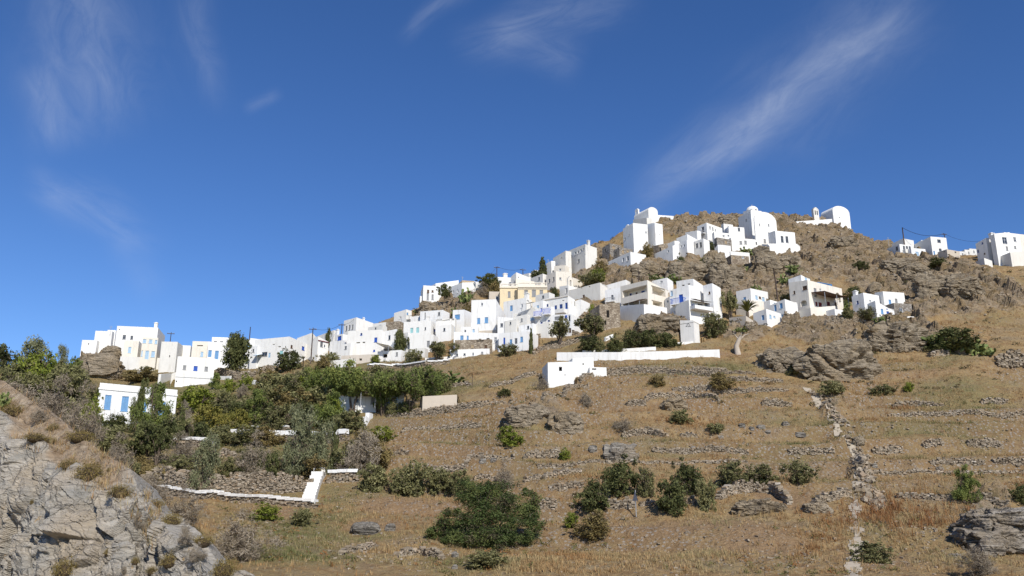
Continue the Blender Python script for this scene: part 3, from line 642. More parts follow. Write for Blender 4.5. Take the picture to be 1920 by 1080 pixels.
h = H('white gabled house with a tattered roof terrace shed', 964, 1003, 1012, 575, 625, 58, [(974.6, 594.5, 5, 9.5, 'g'), (997, 598, 8, 5, 'p'), (990, 602, 3, 9, 'e')], 'old_or_shade_white', yl=590, Y=169)
canopy(h, 985, 1003, 566, 1.6, 'canvas', 'L', True, 2.0)
H('low white strip of outbuildings by the cactus terrace', 843, 843, 918, 656, 673, 6, [(857, 666, 4, 4.5, 'g'), (871, 664.5, 4, 4, 'g'), (887, 664, 3, 6, 'd'), (904, 663, 4, 7, 'e')], yr=653.5, D=3, drop=1.0, cat='outbuilding')
# ------------------------------------------------------------------ yellow mansion and its neighbours
h = H('yellow ochre mansion with balustrade and three tall windows', 971, 971, 1026, 536, 580, 1, [(986.3, 550, 7, 12.5, 'e'), (1001, 549.7, 7.5, 13, 'e'), (1015, 550, 6.5, 12.5, 'e')], 'yellow', Y=183, D=8, name='yellow_mansion', cat='mansion')
band(h, 'R', 537, 539.2, 'cream', .28); band(h, 'R', 541.5, 542.5, 'cream', .1, 'moulding')
def balustrade(h, pyt, pyb, mat):
    _, v1 = plane_uv(h.P, h.r, h.xc, pyt); v0 = h.top + .004; b = MB()
    b.aabb((0, 0, v1 - .16), (h.W, .28, v1)); b.aabb((0, .02, v0), (h.W, .26, v0 + .14))
    n = int(h.W / .32)
    for i in range(n):
        x = h.W * (i + .5) / n
        if i % 8 == 0: b.aabb((x - .2, .02, v0 + .142), (x + .2, .26, v1 - .162))
        else: b.aabb((x - .07, .07, v0 + .142), (x + .07, .21, v1 - .162))
    b.build('balustrade', M[mat], h.root)
balustrade(h, 529.5, 535.5, 'cream')
h = H('yellow ochre side wing with one green window', 937, 937, 971.5, 537.5, 585, 1, [(954.7, 552, 5, 11.5, 'e')], 'yellow', Y=184.2, D=7, name='mansion_wing', cat='mansion')
band(h, 'R', 538.5, 540, 'cream', .2); balustrade(h, 531.5, 537, 'cream')
H('beige penthouse block on top of the yellow mansion', 967, 967, 1002, 522.5, 545, 8, [], 'cream', Y=190, D=4, yr=528)
h = H('ochre stone hut with a dark doorway by the mansion', 917, 917, 937, 546.5, 575, 4, [(932, 564, 6, 18, 'D')], 'tan', Y=187, D=4, name='stone_hut', cat='hut')
H('tall sharp edged white house on the western crag', 792.5, 792.5, 817, 535, 578, 12, [(802.7, 546, 4, 5.5, 'n'), (811, 546, 3.6, 4, 'n'), (802, 556, 4, 13, 'e'), (811, 557, 4, 10, 'e')], Y=194, D=6, yr=536.5)
H('thin white buttress at the crag edge', 787, 787, 791, 555, 576, 12, [], Y=192, D=2, cat='buttress')
H('long white roofline house on the western crest', 816, 816, 860, 531.5, 565, 30, [(827.5, 541, 3, 5, 'd')], Y=197, D=6, yr=525.5)
h = H('small white house with side windows and a cactus in front', 843, 866, 892, 530, 566, 40, [(850, 547.5, 2.4, 6.5, 'd'), (858.2, 546, 2.6, 6.5, 'd')], yl=538, yr=529, Y=196.5)
H('sand coloured roof box between white crest houses', 866, 866, 890, 525.5, 540, 20, [], 'sand', Y=200, D=4, yr=527, cat='roof hut')
H('short white wall block beside the crest shrubs', 889, 889, 906, 528, 545, 10, [], Y=201, D=3, cat='outbuilding')
h = H('low white crest house with a square chimney', 929, 929, 962, 519, 545, 10, [], Y=204, D=5)
chimney(h, 948, 515, 1.0, 'R')
H('white crest house with a pointed roof corner', 958, 968, 997, 510.5, 545, 40, [(972, 520, 1.6, 2, 'o')], yl=519, yr=522, Y=203)
H('white cube behind the cypress tree', 996, 1003, 1012, 506, 530, 35, [], Y=211, yl=510)
H('low white crest block left of the cypress', 981, 992, 998, 512, 530, 40, [], Y=209, yl=514)
H('pale house with a square window below the cypress', 995, 1018, 1027, 513, 542, 40, [(1010.5, 522.7, 3.4, 6, 'g')], yl=522, yr=516.5, Y=198, mat='old_or_shade_white')
h = H('beige two window house with bougainvillea on its roof edge', 1024, 1042.6, 1072, 508.5, 545, 38, [(1030, 526.5, 3, 7, 'g'), (1038, 523.5, 3, 8, 'g'), (1051, 522.5, 4.5, 5, 'w')], 'cream', yl=517, yr=510, Y=196)
H('beige upper storey with a small square window', 1039, 1060, 1072, 497, 525, 60, [(1050, 505.5, 4, 4, 'd')], 'cream', yl=499, yr=504, Y=203)
h = H('white little church with a bell gable', 1049, 1066, 1083, 535, 560, 45, [(1061.8, 545, 4, 9.5, 'd')], yl=537, yr=539, Y=190, name='white_church', cat='church')
g = MB(); g.aabb((.2, .2, h.top - .1), (.75, .6, h.top + 1.5)); g.aabb((1.35, .2, h.top - .1), (1.9, .6, h.top + 1.5)); g.aabb((.2, .2, h.top + 1.503), (1.9, .6, h.top + 1.8)); g.aabb((.5, .2, h.top + 1.803), (1.6, .6, h.top + 2.1)); g.aabb((.8, .2, h.top + 2.103), (1.3, .6, h.top + 2.4))
g.build('bell_gable', M['cream'], h.root)
H('cream stepped wall running down to the little church', 1066, 1074, 1092, 520, 548, 50, [], 'cream', yl=523, yr=527, Y=193, cat='wall', name='stepped_wall')
h = H('long white house with dark pipes on its sunny end', 1066, 1126, 1139, 529.7, 566, 49, [(1094.5, 556, 4, 6.5, 'n'), (1090.3, 540, 3.5, 1.5, 'o'), (1105, 537.5, 3, 2, 'o'), (1129.5, 533, 1.5, 2.5, 'o')], 'old_or_shade_white', yl=545, yr=540, Y=181)
h = H('white house with a balcony over two dark blue windows', 1017, 1066, 1078, 554, 604, 56, [(1042, 577, 4.5, 9, 'k'), (1052, 575, 5.5, 9.5, 'k'), (1026.5, 573, 3.5, 6, 'k'), (1062, 573, 4.5, 11, 'k'), (1056, 563.5, 4, 1.4, 'o')], yl=561, yr=562, Y=168)
band(h, 'L', 554.5, 556, 'tan', .12, 'roof_edge')
balcony(h, 1033, 1062, 582, 588, solid='old_or_shade_white', depth=1.0)
H('bright white house corner above the mulberry tree', 1069, 1090, 1106, 561, 608, 56, [(1076, 569, 4, 7, 'g')], yl=567, yr=569, Y=169)
h = H('white house with lavender blue balcony railings', 1003, 1034, 1040, 574, 612, 60, [(1015, 581, 4, 9, 'V'), (1008, 577, 4, 6, 'w'), (1015.5, 605.5, 4, 3, 'k'), (1029, 602, 4, 4, 'k')], yl=580, Y=164.5)
balcony(h, 1004, 1016, 586, 594, 'lavender', .9, 'L'); balcony(h, 1022, 1033, 581, 590, 'lavender', .9, 'L')
h = H('white house with grey garage and open blue shutters', 1036, 1072, 1096, 589, 626, 62, [(1047, 593, 15, 14, 'E'), (1067.3, 597, 4.5, 12, 'w'), (1061.5, 595.5, 4, 9, 'b', .02), (1072.6, 597, 4, 11, 'b', .02, 'L'), (1062, 619, 6, 8, 'o'), (1069, 619, 4, 8, 'n')], yl=590, yr=600, Y=160)
H('grey white base storey with a plain wide front', 1000, 1030, 1036, 603, 632, 62, [], 'old_or_shade_white', yl=611, Y=161.5)
H('ruined stone house with a tall dark doorway', 1125, 1125, 1162, 571, 612, 16, [(1139.7, 588.6, 5, 14, 'O'), (1135, 605, 4, 8, 'O')], 'masonry', Y=159, D=5, name='stone_ruin', cat='ruin', yr=567)
h = H('white house with a railed balcony door beside the modern villa', 1134, 1164, 1168, 539, 572, 60, [(1148, 557.5, 4.5, 9, 'G')], yl=544, Y=171)
balcony(h, 1137, 1154, 560, 566, 'metal', .8, 'L')
H('white roof house behind with parapet knobs', 1136, 1174, 1182, 524.5, 550, 60, [(1144, 542, 3, 1.5, 'o')], yl=535, yr=529, Y=178)
# ------------------------------------------------------------------ modern villa and blue balcony house
h = H('modern beige villa with two long covered galleries', 1163, 1216.5, 1253, 525, 588, 42, [(1190, 546, 46, 13, 'L'), (1234.5, 546, 26, 15, 'L'), (1191, 571, 46, 11, 'L'), (1232, 569, 20, 9, 'L'), (1172.5, 550.5, 3, 6, 'k', 1.72, 'L'), (1183.5, 548.5, 3, 6, 'n', 1.72, 'L'), (1196, 545.5, 6.5, 6, 'k', 1.72, 'L')], 'cream', yl=537, yr=546, Y=158, name='modern_villa', cat='villa')
canopy(h, 1172, 1212, 560, 2.2, 'thatch', 'L', True, 2.4, 'pergola')
H('white terrace parapet wall below the modern villa', 1160, 1208, 1250, 570, 592, 30, [], Y=154.5, yl=574, D=None, cat='wall', name='terrace_wall', rimw=.3)
H('white roof room behind the modern villa', 1222, 1252, 1262, 520.5, 545, 52, [(1240, 528.5, 5, 4, 'w')], yl=527, yr=528, Y=172)
h = H('white house with strong blue door and blue balcony', 1255, 1295, 1318, 534, 606, 52, [(1277, 560.5, 7.5, 17, 'B'), (1259.5, 550, 4, 9, 'p')], yl=545, yr=540, Y=157)
balcony(h, 1262, 1287, 561.5, 571, 'blue', 1.2, 'L', n=12)
H('white upper house with two dotted roof vents', 1268, 1301, 1318, 522.5, 550, 50, [(1281, 535, 5, 2.4, 'o'), (1291.5, 532.5, 5, 2.4, 'o')], yl=527.5, yr=535, Y=164)
h = H('white tower block with one tiny window beside the bougainvillea', 1318, 1339, 1351, 531, 588, 40, [(1330, 549, 3.6, 4.5, 'n')], yl=535.5, yr=540, Y=157.5)
h = H('white lower house with shaded porch windows', 1294, 1294, 1330, 562, 604, 30, [(1300, 574.5, 5, 7, 'k'), (1313, 573, 9, 7, 'g'), (1324, 571.5, 5, 6, 'e')], Y=154.5, D=4)
canopy(h, 1294, 1330, 566, 1.4, 'brown', 'R', False, 2, 'porch_roof'); balcony(h, 1294, 1328, 577, 582, solid='white', depth=1.4, side='R')
H('white porch block with a railed roof terrace', 1300, 1300, 1328, 546, 575, 30, [(1314, 551, 13, 9, 'L')], Y=158.5, D=4)
h = H('white transformer tower with a small triangular slit pattern', 1280, 1302.7, 1308.5, 600.5, 642, 55, [], yl=600, D=2.6, W=2.4, name='transformer_tower', cat='tower')
band(h, 'L', 603.5, 604.6, 'grey', .02, 'groove'); band(h, 'R', 603.5, 604.6, 'grey', .02, 'groove')
slits = MB()
def _slit(px, py, w, hh):
    u0, v0 = plane_uv(h.P, h.l, px - w / 2, py + hh / 2); u1, v1 = plane_uv(h.P, h.l, px + w / 2, py - hh / 2); slits.aabb((-.03, min(u0, u1), v0), (-.002, max(u0, u1), v1))
for q in ((1290.5, 607, 1.8, 1.4), (1288.5, 609.3, 1.5, 1.6), (1292.5, 609.3, 1.5, 1.6), (1287.3, 611.8, 2.6, 1.4), (1293.7, 611.8, 2.6, 1.4), (1290.5, 612.3, 1.4, 1.2)): _slit(*q)
slits.build('vent_slits', M['dark'], h.root)
# ------------------------------------------------------------------ castle hill: upper church and row houses
h = H('tall blank white church block under the top chapel', 1168, 1189, 1214, 418, 474, 29, [(1172, 448, 2, 5, 'e'), (1179.5, 441, 1.6, 3, 'e'), (1211.3, 435.5, 3, 4, 'd')], yl=429, yr=421, Y=203, name='white_church', cat='church')
b = MB(); 
for (x0, x1, z0, z1) in ((.0, .35, 0, 1.3), (.95, 1.3, 0, 1.3), (-.1, 1.4, 1.302, 1.6), (.3, 1.0, 1.602, 1.9)): b.aabb((.3, h.D - 2 + x0, h.top - .2 + z0 - 1.2), (.7, h.D - 2 + x1, h.top - .2 + z1 - 1.2))
b.build('bell_gable', M['white'], h.root)
H('white buttressed apse block of the upper church', 1210, 1230, 1242, 417.5, 470, 32, [(1236, 440, 1.2, 1.5, 'o')], yl=421, yr=421, Y=205)
h = H('little barrel vaulted chapel on the left summit', 1188.5, 1216.5, 1233, 394, 412, 30, [], 'white', roof='vault', apex=386.5, Y=234, name='vaulted_chapel', cat='chapel')
b = MB(); yb_ = h.D - 1.9; zt = h.top + .2
for (x0, x1, z0, z1) in ((0, .4, -1, 1.5), (1.1, 1.5, -1, 1.5), (-.05, 1.55, 1.502, 1.8), (.3, 1.2, 1.802, 2.1)): b.aabb((.1, yb_ + x0, zt + z0), (.55, yb_ + x1, zt + z1))
b.build('bell_gable', M['white'], h.root)
H('low white parapet wall right of the left summit chapel', 1233, 1233, 1263, 403, 412, 10, [], Y=236, D=2, yr=405, cat='wall', name='parapet_wall')
H('white terrace base under the left summit chapel', 1187, 1213, 1222, 408, 418, 30, [], 'old_or_shade_white', Y=231, yl=412, cat='terrace', name='terrace_wall')
H('grey stone ruined house left of the tall church block', 1150, 1162, 1186, 463, 486, 30, [(1168, 472, 4, 6, 's'), (1177, 471, 4, 4, 's'), (1154.5, 475, 2, 5, 'o')], 'greymasonry', Y=198, yl=470, name='stone_house')
H('brown stone ruined house with orange tinted openings', 1129, 1144, 1165, 456, 480, 32, [(1150.5, 464, 5, 5, 's'), (1135, 470, 2, 6, 'o')], 'greymasonry', Y=203, yl=465, yr=460, name='stone_house')
h = h = H('long grey white row house with a line of small windows', 1064, 1098, 1119, 457.5, 504, 33, [(1078.7, 475, 2.4, 6, 'd'), (1084, 472.5, 2.6, 6, 'd'), (1089, 469.8, 2.6, 6, 'd'), (1094, 467, 2.2, 4, 'd'), (1071.7, 481, 2, 6, 'g'), (1066, 485, 2, 6, 'g'), (1085, 489.5, 3.4, 7, 'e')], 'old_or_shade_white', yl=471, yr=465, Y=198)
chimney(h, 1106, 453, .6, 'R')
H('whiter left part of the row house with a stepped roof', 1037, 1061, 1071, 470, 506, 33, [(1053, 484, 2, 4, 'o')], 'old_or_shade_white', yl=484, yr=472, Y=201)
H('small white house at the lower end of the row house', 1024, 1034, 1041, 489, 512, 40, [], 'white', yl=494, yr=490, Y=204)
H('white lean-to block against the sunny end of the row house', 1110, 1110, 1119, 480, 502, 20, [], 'cream', Y=199, D=3, cat='outbuilding')
H('long low white house with three windows above the cliff', 1140, 1182.6, 1211, 472, 492, 31, [(1152, 496, 3.4, 8, 'g'), (1168.6, 487, 3, 8, 'd'), (1177, 484.5, 4, 9, 'w'), (1193.5, 472.8, 6, 7, 'g')], yl=491, yr=478, Y=190, drop=6)
H('roofless tan stone house beside the church apse', 1222, 1236, 1256, 459, 478, 34, [(1238, 468, 3.5, 9, 'O')], 'masonry', Y=199, yl=462, yr=455, name='stone_house')
H('small white stepped house with one slit window', 1227, 1262, 1272, 461, 482, 34, [(1252.6, 471, 2.4, 5, 'd'), (1262, 468.5, 2.4, 5, 'd', 0, 'L')], yl=476, yr=458, Y=193, drop=5)
H('white stepped house with three tiny windows', 1262, 1289, 1300, 450, 474, 34, [(1277, 462, 2.4, 5, 'd'), (1283, 460.5, 2.4, 5, 'd'), (1278, 452.5, 3, 2.6, 'g')], yl=461, yr=446, Y=195, drop=5)
H('white sloping roof house in the church row', 1268, 1290, 1312, 439, 465, 36, [], yl=447, yr=452, Y=199)
h = H('white house with two arched windows on a ledge', 1290, 1320, 1330, 447, 468, 36, [(1306.6, 460.5, 4.5, 9, 'g'), (1313.7, 459, 4.5, 10, 'g')], yl=457, yr=452, Y=194)
H('white recessed terrace house with shaded side', 1285, 1308, 1314, 432, 455, 34, [], yl=436, Y=203)
h = H('white cube house with a balcony door below the crest', 1307, 1327, 1354, 417.5, 452, 33, [(1318, 431, 4.5, 12, 'g'), (1331.5, 427, 2.4, 6, 'w'), (1336.5, 429, 2.2, 6, 'e'), (1341.5, 431.5, 2, 4, 'd')], yl=424.5, yr=428, Y=204)
balcony(h, 1311, 1323, 435, 439, 'greypaint', .8, 'L')
H('white cottage row behind the stone hut', 1335, 1340, 1372, 434, 452, 20, [(1357, 442.5, 4, 4, 'w'), (1366, 442, 4, 4, 'w')], yl=438, Y=202)
H('round cornered stone hut in front of the cottage row', 1339, 1345, 1371, 445, 466, 24, [(1361, 454, 4, 6, 's')], 'greymasonry', Y=198, yl=448, name='stone_hut', cat='hut')
H('white cube with one double window under the domed church', 1368, 1368, 1395, 424.5, 452, 12, [(1385.5, 430, 4.5, 7, 'g')], Y=207, D=5)
H('white house with two grey windows behind the agaves', 1372, 1372, 1416, 445, 470, 14, [(1389, 455, 4.5, 6, 'e'), (1397.8, 454.5, 4.5, 6.5, 'e')], Y=201, D=5)
H('plain white box house on the cliff edge', 1340, 1347, 1370, 458.5, 480, 16, [], Y=193, yl=466, yr=461)
H('white topped stone house with two small windows at the cliff', 1368, 1370, 1405, 471, 482, 14, [], Y=191, cat='house')
H('stone lower storey with two pale openings on the cliff edge', 1368.5, 1371.5, 1404, 478, 494, 14, [(1376, 483, 3, 6, 's'), (1393, 481.5, 4, 6, 'w')], 'masonry', Y=190.2, D=3, name='stone_house')
# domed church
h = H('domed white church on the crest, its tall plain nave', 1384, 1411, 1424, 396, 440, 22, [(1399, 413, 2, 5, 'e')], yl=408, yr=400, Y=212, name='domed_church', cat='church')
def dome(h, x, y, z, r, hh, name='dome'):
    b = MB(); n, k = 20, 8
    rows = [(r, 0), (r, hh)] + [(r * 1.0 * math.cos(t), hh + r * .8 * math.sin(t)) for t in np.linspace(.0, math.pi / 2 * .98, k)]
    for (ra, za), (rb, zb) in zip(rows, rows[1:]):
        for q in range(n):
            t0, t1 = 2 * math.pi * q / n, 2 * math.pi * (q + 1) / n
            b.poly([(x + ra * math.cos(t0), y + ra * math.sin(t0), z + za), (x + ra * math.cos(t1), y + ra * math.sin(t1), z + za), (x + rb * math.cos(t1), y + rb * math.sin(t1), z + zb), (x + rb * math.cos(t0), y + rb * math.sin(t0), z + zb)])
    o = b.build(name, M['white'], h.root, True)
    for t in np.linspace(0, 2 * math.pi, 9)[:-1]:
        w = MB(); w.box((x + (r + .0) * math.cos(t), y + r * math.sin(t), z + hh * .55), (.12, .45, hh * .6), t); w.build('drum_window', M['dark'], o)
    c = MB(); zt = z + hh + r * .8; c.box((x, y, zt + .25), (.08, .08, .5)); c.box((x, y, zt + .3), (.08, .32, .07)); c.build('cross', M['whitepaint'], o)
h2 = H('white drum block carrying the dome of the crest church', 1393, 1410, 1428, 393, 420, 22, [], yl=397, yr=396, Y=214, cat='church', name='church_block')
dome(h2, h2.W * .5, h2.D * .5, h2.top - .4, min(h2.W, h2.D) * .47, .9)
h = H('tall white apse front of the domed church with two slits', 1413, 1419, 1455, 411, 470, 20, [(1424.6, 421.5, 2, 5, 'd'), (1441.5, 422.5, 2.2, 5.5, 'd'), (1442.6, 438.5, 5, 5, 'g'), (1433.5, 400, 2.2, 2.5, 'd'), (1434, 452, 4, 7, 'e')], roof='vault', apex=394.5, Y=206, name='church_apse', cat='church')
h = H('white priest house with two tall arched windows', 1440, 1457, 1490, 432.5, 474, 20, [(1466.6, 448.5, 5, 12, 'g'), (1475.6, 449, 5, 12, 'g'), (1468, 461.5, 4.5, 4, 'e'), (1476.5, 463, 4.5, 5, 'e')], yl=437, yr=436, Y=202)
H('stepped white terrace wall under the priest house', 1438, 1444, 1500, 461, 476, 18, [], Y=198.5, yl=457, yr=462, drop=5, name='terrace_wall', cat='wall')
h = H('barrel vaulted chapel alone on the right summit', 1538, 1564, 1592, 394, 421, 24, [(1574, 408, 2, 2, 'o')], roof='vault', apex=383.5, Y=238, name='vaulted_chapel', cat='chapel')
bg = thing('bell_tower', 'small white bell tower with twin arches by the right chapel', 'bell tower', world(1527, 412, 239), R(20))
b = MB(); wv = world(1539, 412, 239).x - world(1527, 412, 239).x; ht = world(1527, 388, 239).z - world(1527, 412, 239).z
b.aabb((0, 0, -1.5), (wv, .9, ht * .40)); b.aabb((0, 0, ht * .402), (wv * .2, .9, ht * .74)); b.aabb((wv * .42, 0, ht * .402), (wv * .58, .9, ht * .74)); b.aabb((wv * .8, 0, ht * .402), (wv, .9, ht * .74)); b.aabb((0, 0, ht * .742), (wv, .9, ht * .86)); b.aabb((wv * .15, 0, ht * .862), (wv * .85, .9, ht * .94)); b.aabb((wv * .32, 0, ht * .942), (wv * .68, .9, ht))
b.build('tower_body', M['old_or_shade_white'], bg)
H('long white forecourt wall of the right summit chapel', 1491, 1491, 1560, 415.5, 425, 16, [], Y=231, D=1, yr=410.5, cat='wall', name='parapet_wall')
# ------------------------------------------------------------------ eastern houses under the cliff
h = H('white house over a beige wall behind the palm', 1380, 1410.3, 1439.5, 540.5, 584, 41, [(1396, 559, 5, 4, 'm'), (1418.5, 557.5, 4.5, 7, 'p'), (1431.5, 562, 4.5, 9, 'p'), (1425, 558, 4, 4, 'n')], yl=546.5, yr=547.5, Y=164)
H('beige rendered terrace wall under the palm house', 1404, 1404, 1441, 563, 586, 38, [], 'cream', Y=160, D=3, yr=566, name='terrace_wall', cat='wall')
h = H('white cottage with three blue openings by the dry wall', 1440, 1475.3, 1495, 560.7, 606, 36, [(1464.6, 573, 5.5, 9.5, 'm'), (1453.6, 577.5, 4.5, 12, 'M'), (1467, 593.5, 4, 8, 'p'), (1492, 567, 2, 3, 'o')], yl=574, yr=569.5, Y=155)
H('low white cottage with a single blue door', 1412, 1438.5, 1464, 579, 606, 36, [(1430.5, 595.5, 5, 9.5, 'M'), (1444.6, 593.5, 4, 7, 'p'), (1452, 594, 3.5, 3, 'p')], yl=587.5, yr=588, Y=152)
H('small grey shed with a tiny window below the cottages', 1367, 1400, 1412, 592, 612, 40, [(1378, 606.5, 3.6, 5, 'o')], 'tan', Y=150.5, yl=596, yr=601, name='stone_shed', cat='shed')
h = H('tall beige three storey house with arched openings', 1479, 1520, 1578, 525, 590, 35, [(1509, 539.7, 8.5, 7.5, 'n'), (1489.2, 548.3, 3.6, 6, 'n'), (1507, 568.5, 12, 11, 'A'), (1528.8, 548.5, 5, 16, 'e'), (1538.5, 543, 3.6, 4, 'd'), (1571, 556, 8.5, 14, 'A'), (1531, 570, 4, 8, 'R'), (1538, 571, 6, 8, 'r'), (1553.5, 569.5, 6, 7, 'r'), (1567, 570, 4, 6, 'n')], 'cream', yl=530, yr=541, Y=156, name='beige_house')
canopy(h, 1522, 1566, 559, 3.0, 'thatch', 'R', True, 2.6, 'pergola', .12)
H('white roof room on top of the beige house', 1478, 1504.3, 1519, 515.3, 540, 35, [(1511, 522.5, 4.5, 4.5, 'p')], yl=524, yr=525, Y=159)
h = H('blue tarpaulin roof shelter on the beige house', 1532, 1534, 1560, 528.5, 540, 30, [(1546, 533, 18, 6, 'L')], 'tarp', Y=160, D=3, yr=533, name='roof_shelter', cat='shelter')
H('beige garden terrace wall under the reed pergola', 1519, 1521, 1566, 577, 594, 28, [], 'cream', Y=152, D=3, yr=573.5, name='terrace_wall', cat='wall')
H('small whitewashed block at the end of the garden terrace', 1560, 1566, 1583, 579, 592, 30, [], 'white', Y=150.5, D=2, name='white_block', cat='outbuilding')
h = H('white house with a round chimney and square window', 1596.7, 1623.4, 1648, 548.6, 592, 30, [(1608, 567, 3.6, 6.5, 'k'), (1632, 564, 4, 4, 'w')], yl=556, yr=554.5, Y=155)
chimney(h, 1600, 548.5, .7, 'L')
h = H('low white front house with a bright blue door', 1626, 1644.6, 1684, 563.5, 596, 28, [(1654, 583.7, 4.5, 9, 'm'), (1665, 588.3, 5, 9, 'B'), (1663, 579, 1.5, 2, 'k')], yl=570, yr=588, Y=151)
H('upper white house with one blue window and stone side', 1640, 1660, 1695, 546.3, 585, 24, [(1668.6, 565.6, 4.6, 7.5, 'm'), (1680.5, 564, 4.5, 8, 'e')], yl=549, yr=549, Y=157)
H('roughly built stone annex with a white gate', 1678, 1679, 1709, 568, 597, 22, [(1690, 585, 6, 16, 'W')], 'greymasonry', Y=153.5, D=4, yr=570, name='stone_annex', cat='annex')
H('short low white wall beside the stone annex', 1685, 1686, 1714, 592, 599, 20, [], Y=150, D=.6, yr=593.5, name='white_wall', cat='wall')
# ------------------------------------------------------------------ eastern ridge
h = H('long shaded white house with a bay balcony on the east ridge', 1630, 1690, 1712, 457.5, 486, 20, [(1681.5, 466, 4.5, 8, 'g'), (1662, 471, 5, 8, 'e'), (1654, 473, 4, 5, 'e'), (1636, 478, 3, 5, 'e'), (1695, 464.5, 4, 7, 'g'), (1700.6, 464.8, 4, 7, 'g'), (1706, 465.2, 4, 7, 'g')], 'white', yl=479, yr=461, Y=203)
balcony(h, 1693, 1711, 469.5, 475.5, solid='old_or_shade_white', depth=.9, side='R')
H('low white block with a pale blue door on the east ridge', 1708, 1711, 1735, 465, 487, 18, [(1720, 477.5, 6, 11, 'P')], Y=201.5, yr=467, D=4)
H('set back white roof storey below the ridge pole', 1672, 1696, 1713, 447, 470, 20, [], 'old_or_shade_white', yl=457, yr=451, Y=209)
H('small white roof cube next to the ridge houses', 1712, 1731, 1742, 450, 475, 18, [(1723, 461, 3, 5, 'e')], yl=460, yr=452, Y=209)
h = H('white cube house with double window on the east ridge', 1715, 1750, 1774, 443.5, 484, 17, [(1760.7, 452, 6.5, 6, 'g'), (1763, 468.5, 5, 5, 'g'), (1751.8, 474.5, 3, 8, 'm')], yl=458, yr=446, Y=204)
H('beige hut with slot windows on the east ridge', 1758, 1778, 1799, 467.2, 488, 22, [(1791.5, 473, 3, 3, 'o'), (1770, 472, 2.5, 2, 'o')], 'tan', yl=473, yr=471.5, Y=199, name='beige_hut', cat='hut')
for i, (a_, b_, c_, d_, lb) in enumerate(((1798, 1812, 471, 484, 'small distant pale house far behind the beige hut'), (1811, 1822, 468, 482, 'distant low house with a flat grey roof beyond the saddle'), (1820, 1832, 466, 480, 'distant white house touching the east ridge block'))):
    H(lb, a_, a_, b_, c_, d_ + 4, 10, [((a_ + b_) / 2, c_ + 6, 2.5, 4, 'e')], 'old_or_shade_white', Y=232 + i * 3, D=4)
h = H('shaded white tower block with a pipe chimney, east ridge', 1829, 1856, 1862, 446, 494, 15, [(1842, 456, 3, 4, 'k'), (1834, 471, 3, 5, 'k'), (1846, 475.5, 3, 3, 'n')], 'white', yl=457, yr=446, Y=197)
chimney(h, 1855, 440, .9, 'L')
H('large white house with a big blank shutter, east ridge', 1856, 1873, 1893, 438, 494, 15, [(1884, 451, 9, 13, 'w'), (1888, 466, 4, 8, 'e'), (1867, 451.5, 4, 7, 'e')], yl=443, yr=435.5, Y=194)
H('white side wing of the large east ridge house', 1892, 1892, 1911, 435.5, 492, 20, [(1903, 449, 5, 9, 'w'), (1903.5, 464, 4, 5, 'e')], Y=195.5, D=6, yr=439)
H('beige rounded house at the end of the east ridge', 1905, 1905, 1921, 437.5, 480, 15, [], 'cream', Y=201, D=5, yr=440)
H('low grey white wall falling away on the east ridge', 1816, 1847, 1860, 483.5, 497, 18, [], 'old_or_shade_white', Y=192, D=None, yl=497, yr=489, name='terrace_wall', cat='wall')
H('rough white retaining wall under the east ridge houses', 1897, 1897, 1960, 473, 492, 12, [], 'old_or_shade_white', Y=191, D=3, yr=467, name='terrace_wall', cat='wall')
# ------------------------------------------------------------------ buildings on the slope and in the garden
h = H('blue shuttered white house among the garden trees', 178, 178, 333, 717.5, 792, 24, [(202, 754, 12, 27, 'm'), (234, 757, 13, 28, 'm'), (269, 762, 12, 26, 'm'), (303, 767, 13, 27, 'm')], Y=127, D=8, yr=731)
b = MB(); 
b.poly([(-.12, -.12, h.top - 1.0), (h.W + .12, -.12, h.tops[1, 0] - 1.0), (h.W + .12, -.12, h.tops[1, 0] - .75), (-.12, -.12, h.top - .75)]); b.poly([(-.12, -.003, h.top - .75), (-.12, -.12, h.top - .75), (h.W + .12, -.12, h.tops[1, 0] - .75), (h.W + .12, -.003, h.tops[1, 0] - .75)]); b.poly([(-.12, -.12, h.top - 1.0), (-.12, -.003, h.top - 1.0), (h.W + .12, -.003, h.tops[1, 0] - 1.0), (h.W + .12, -.12, h.tops[1, 0] - 1.0)])
b.build('cornice', M['white'], h.root)
h = H('small whitewashed farm hut with one dark window', 1027.5, 1027.5, 1075, 679.5, 719, 8, [(1051, 691.6, 6, 8, 'o'), (1059.5, 703, 2, 2, 'o')], D=5, yr=678, name='farm_hut', cat='hut')
H('second white farm hut tucked behind the first', 1074, 1074, 1113, 671.5, 699, 10, [(1093.5, 682.5, 2.6, 3, 'o')], D=4, yr=670, name='farm_hut', cat='hut', Y=131.5)
H('tiny white oven lean-to beside the farm huts', 1106, 1106, 1137, 688, 696, 8, [(1114, 692, 8, 3.5, 'o')], D=2, yr=689, name='oven_shed', cat='shed', Y=131, roof='flat')
h = H('bluish shaded house under the umbrella pine', 632, 632, 706, 742, 772, 10, [(668, 751, 9, 7, 'g'), (699, 752, 8, 12, 'e')], 'white', D=5, Y=133.5)
canopy(h, 676, 730, 737, 2.2, 'brown', 'R', True, 2.6, 'pergola', .05)
H('small white house with a dark blue door under the pines', 722, 722, 758, 736, 768, 8, [(728, 757, 6, 16, 'B'), (742, 745, 10, 8, 'p')], 'old_or_shade_white', D=5, Y=136)  # duller whitewash puts the shade of the pines into the wall colour
H('low tan hut with a flat grey roof by the pines', 788.5, 792, 857, 743, 762, 12, [], 'tan', D=4, Y=131, yr=740, name='tan_hut', cat='hut')
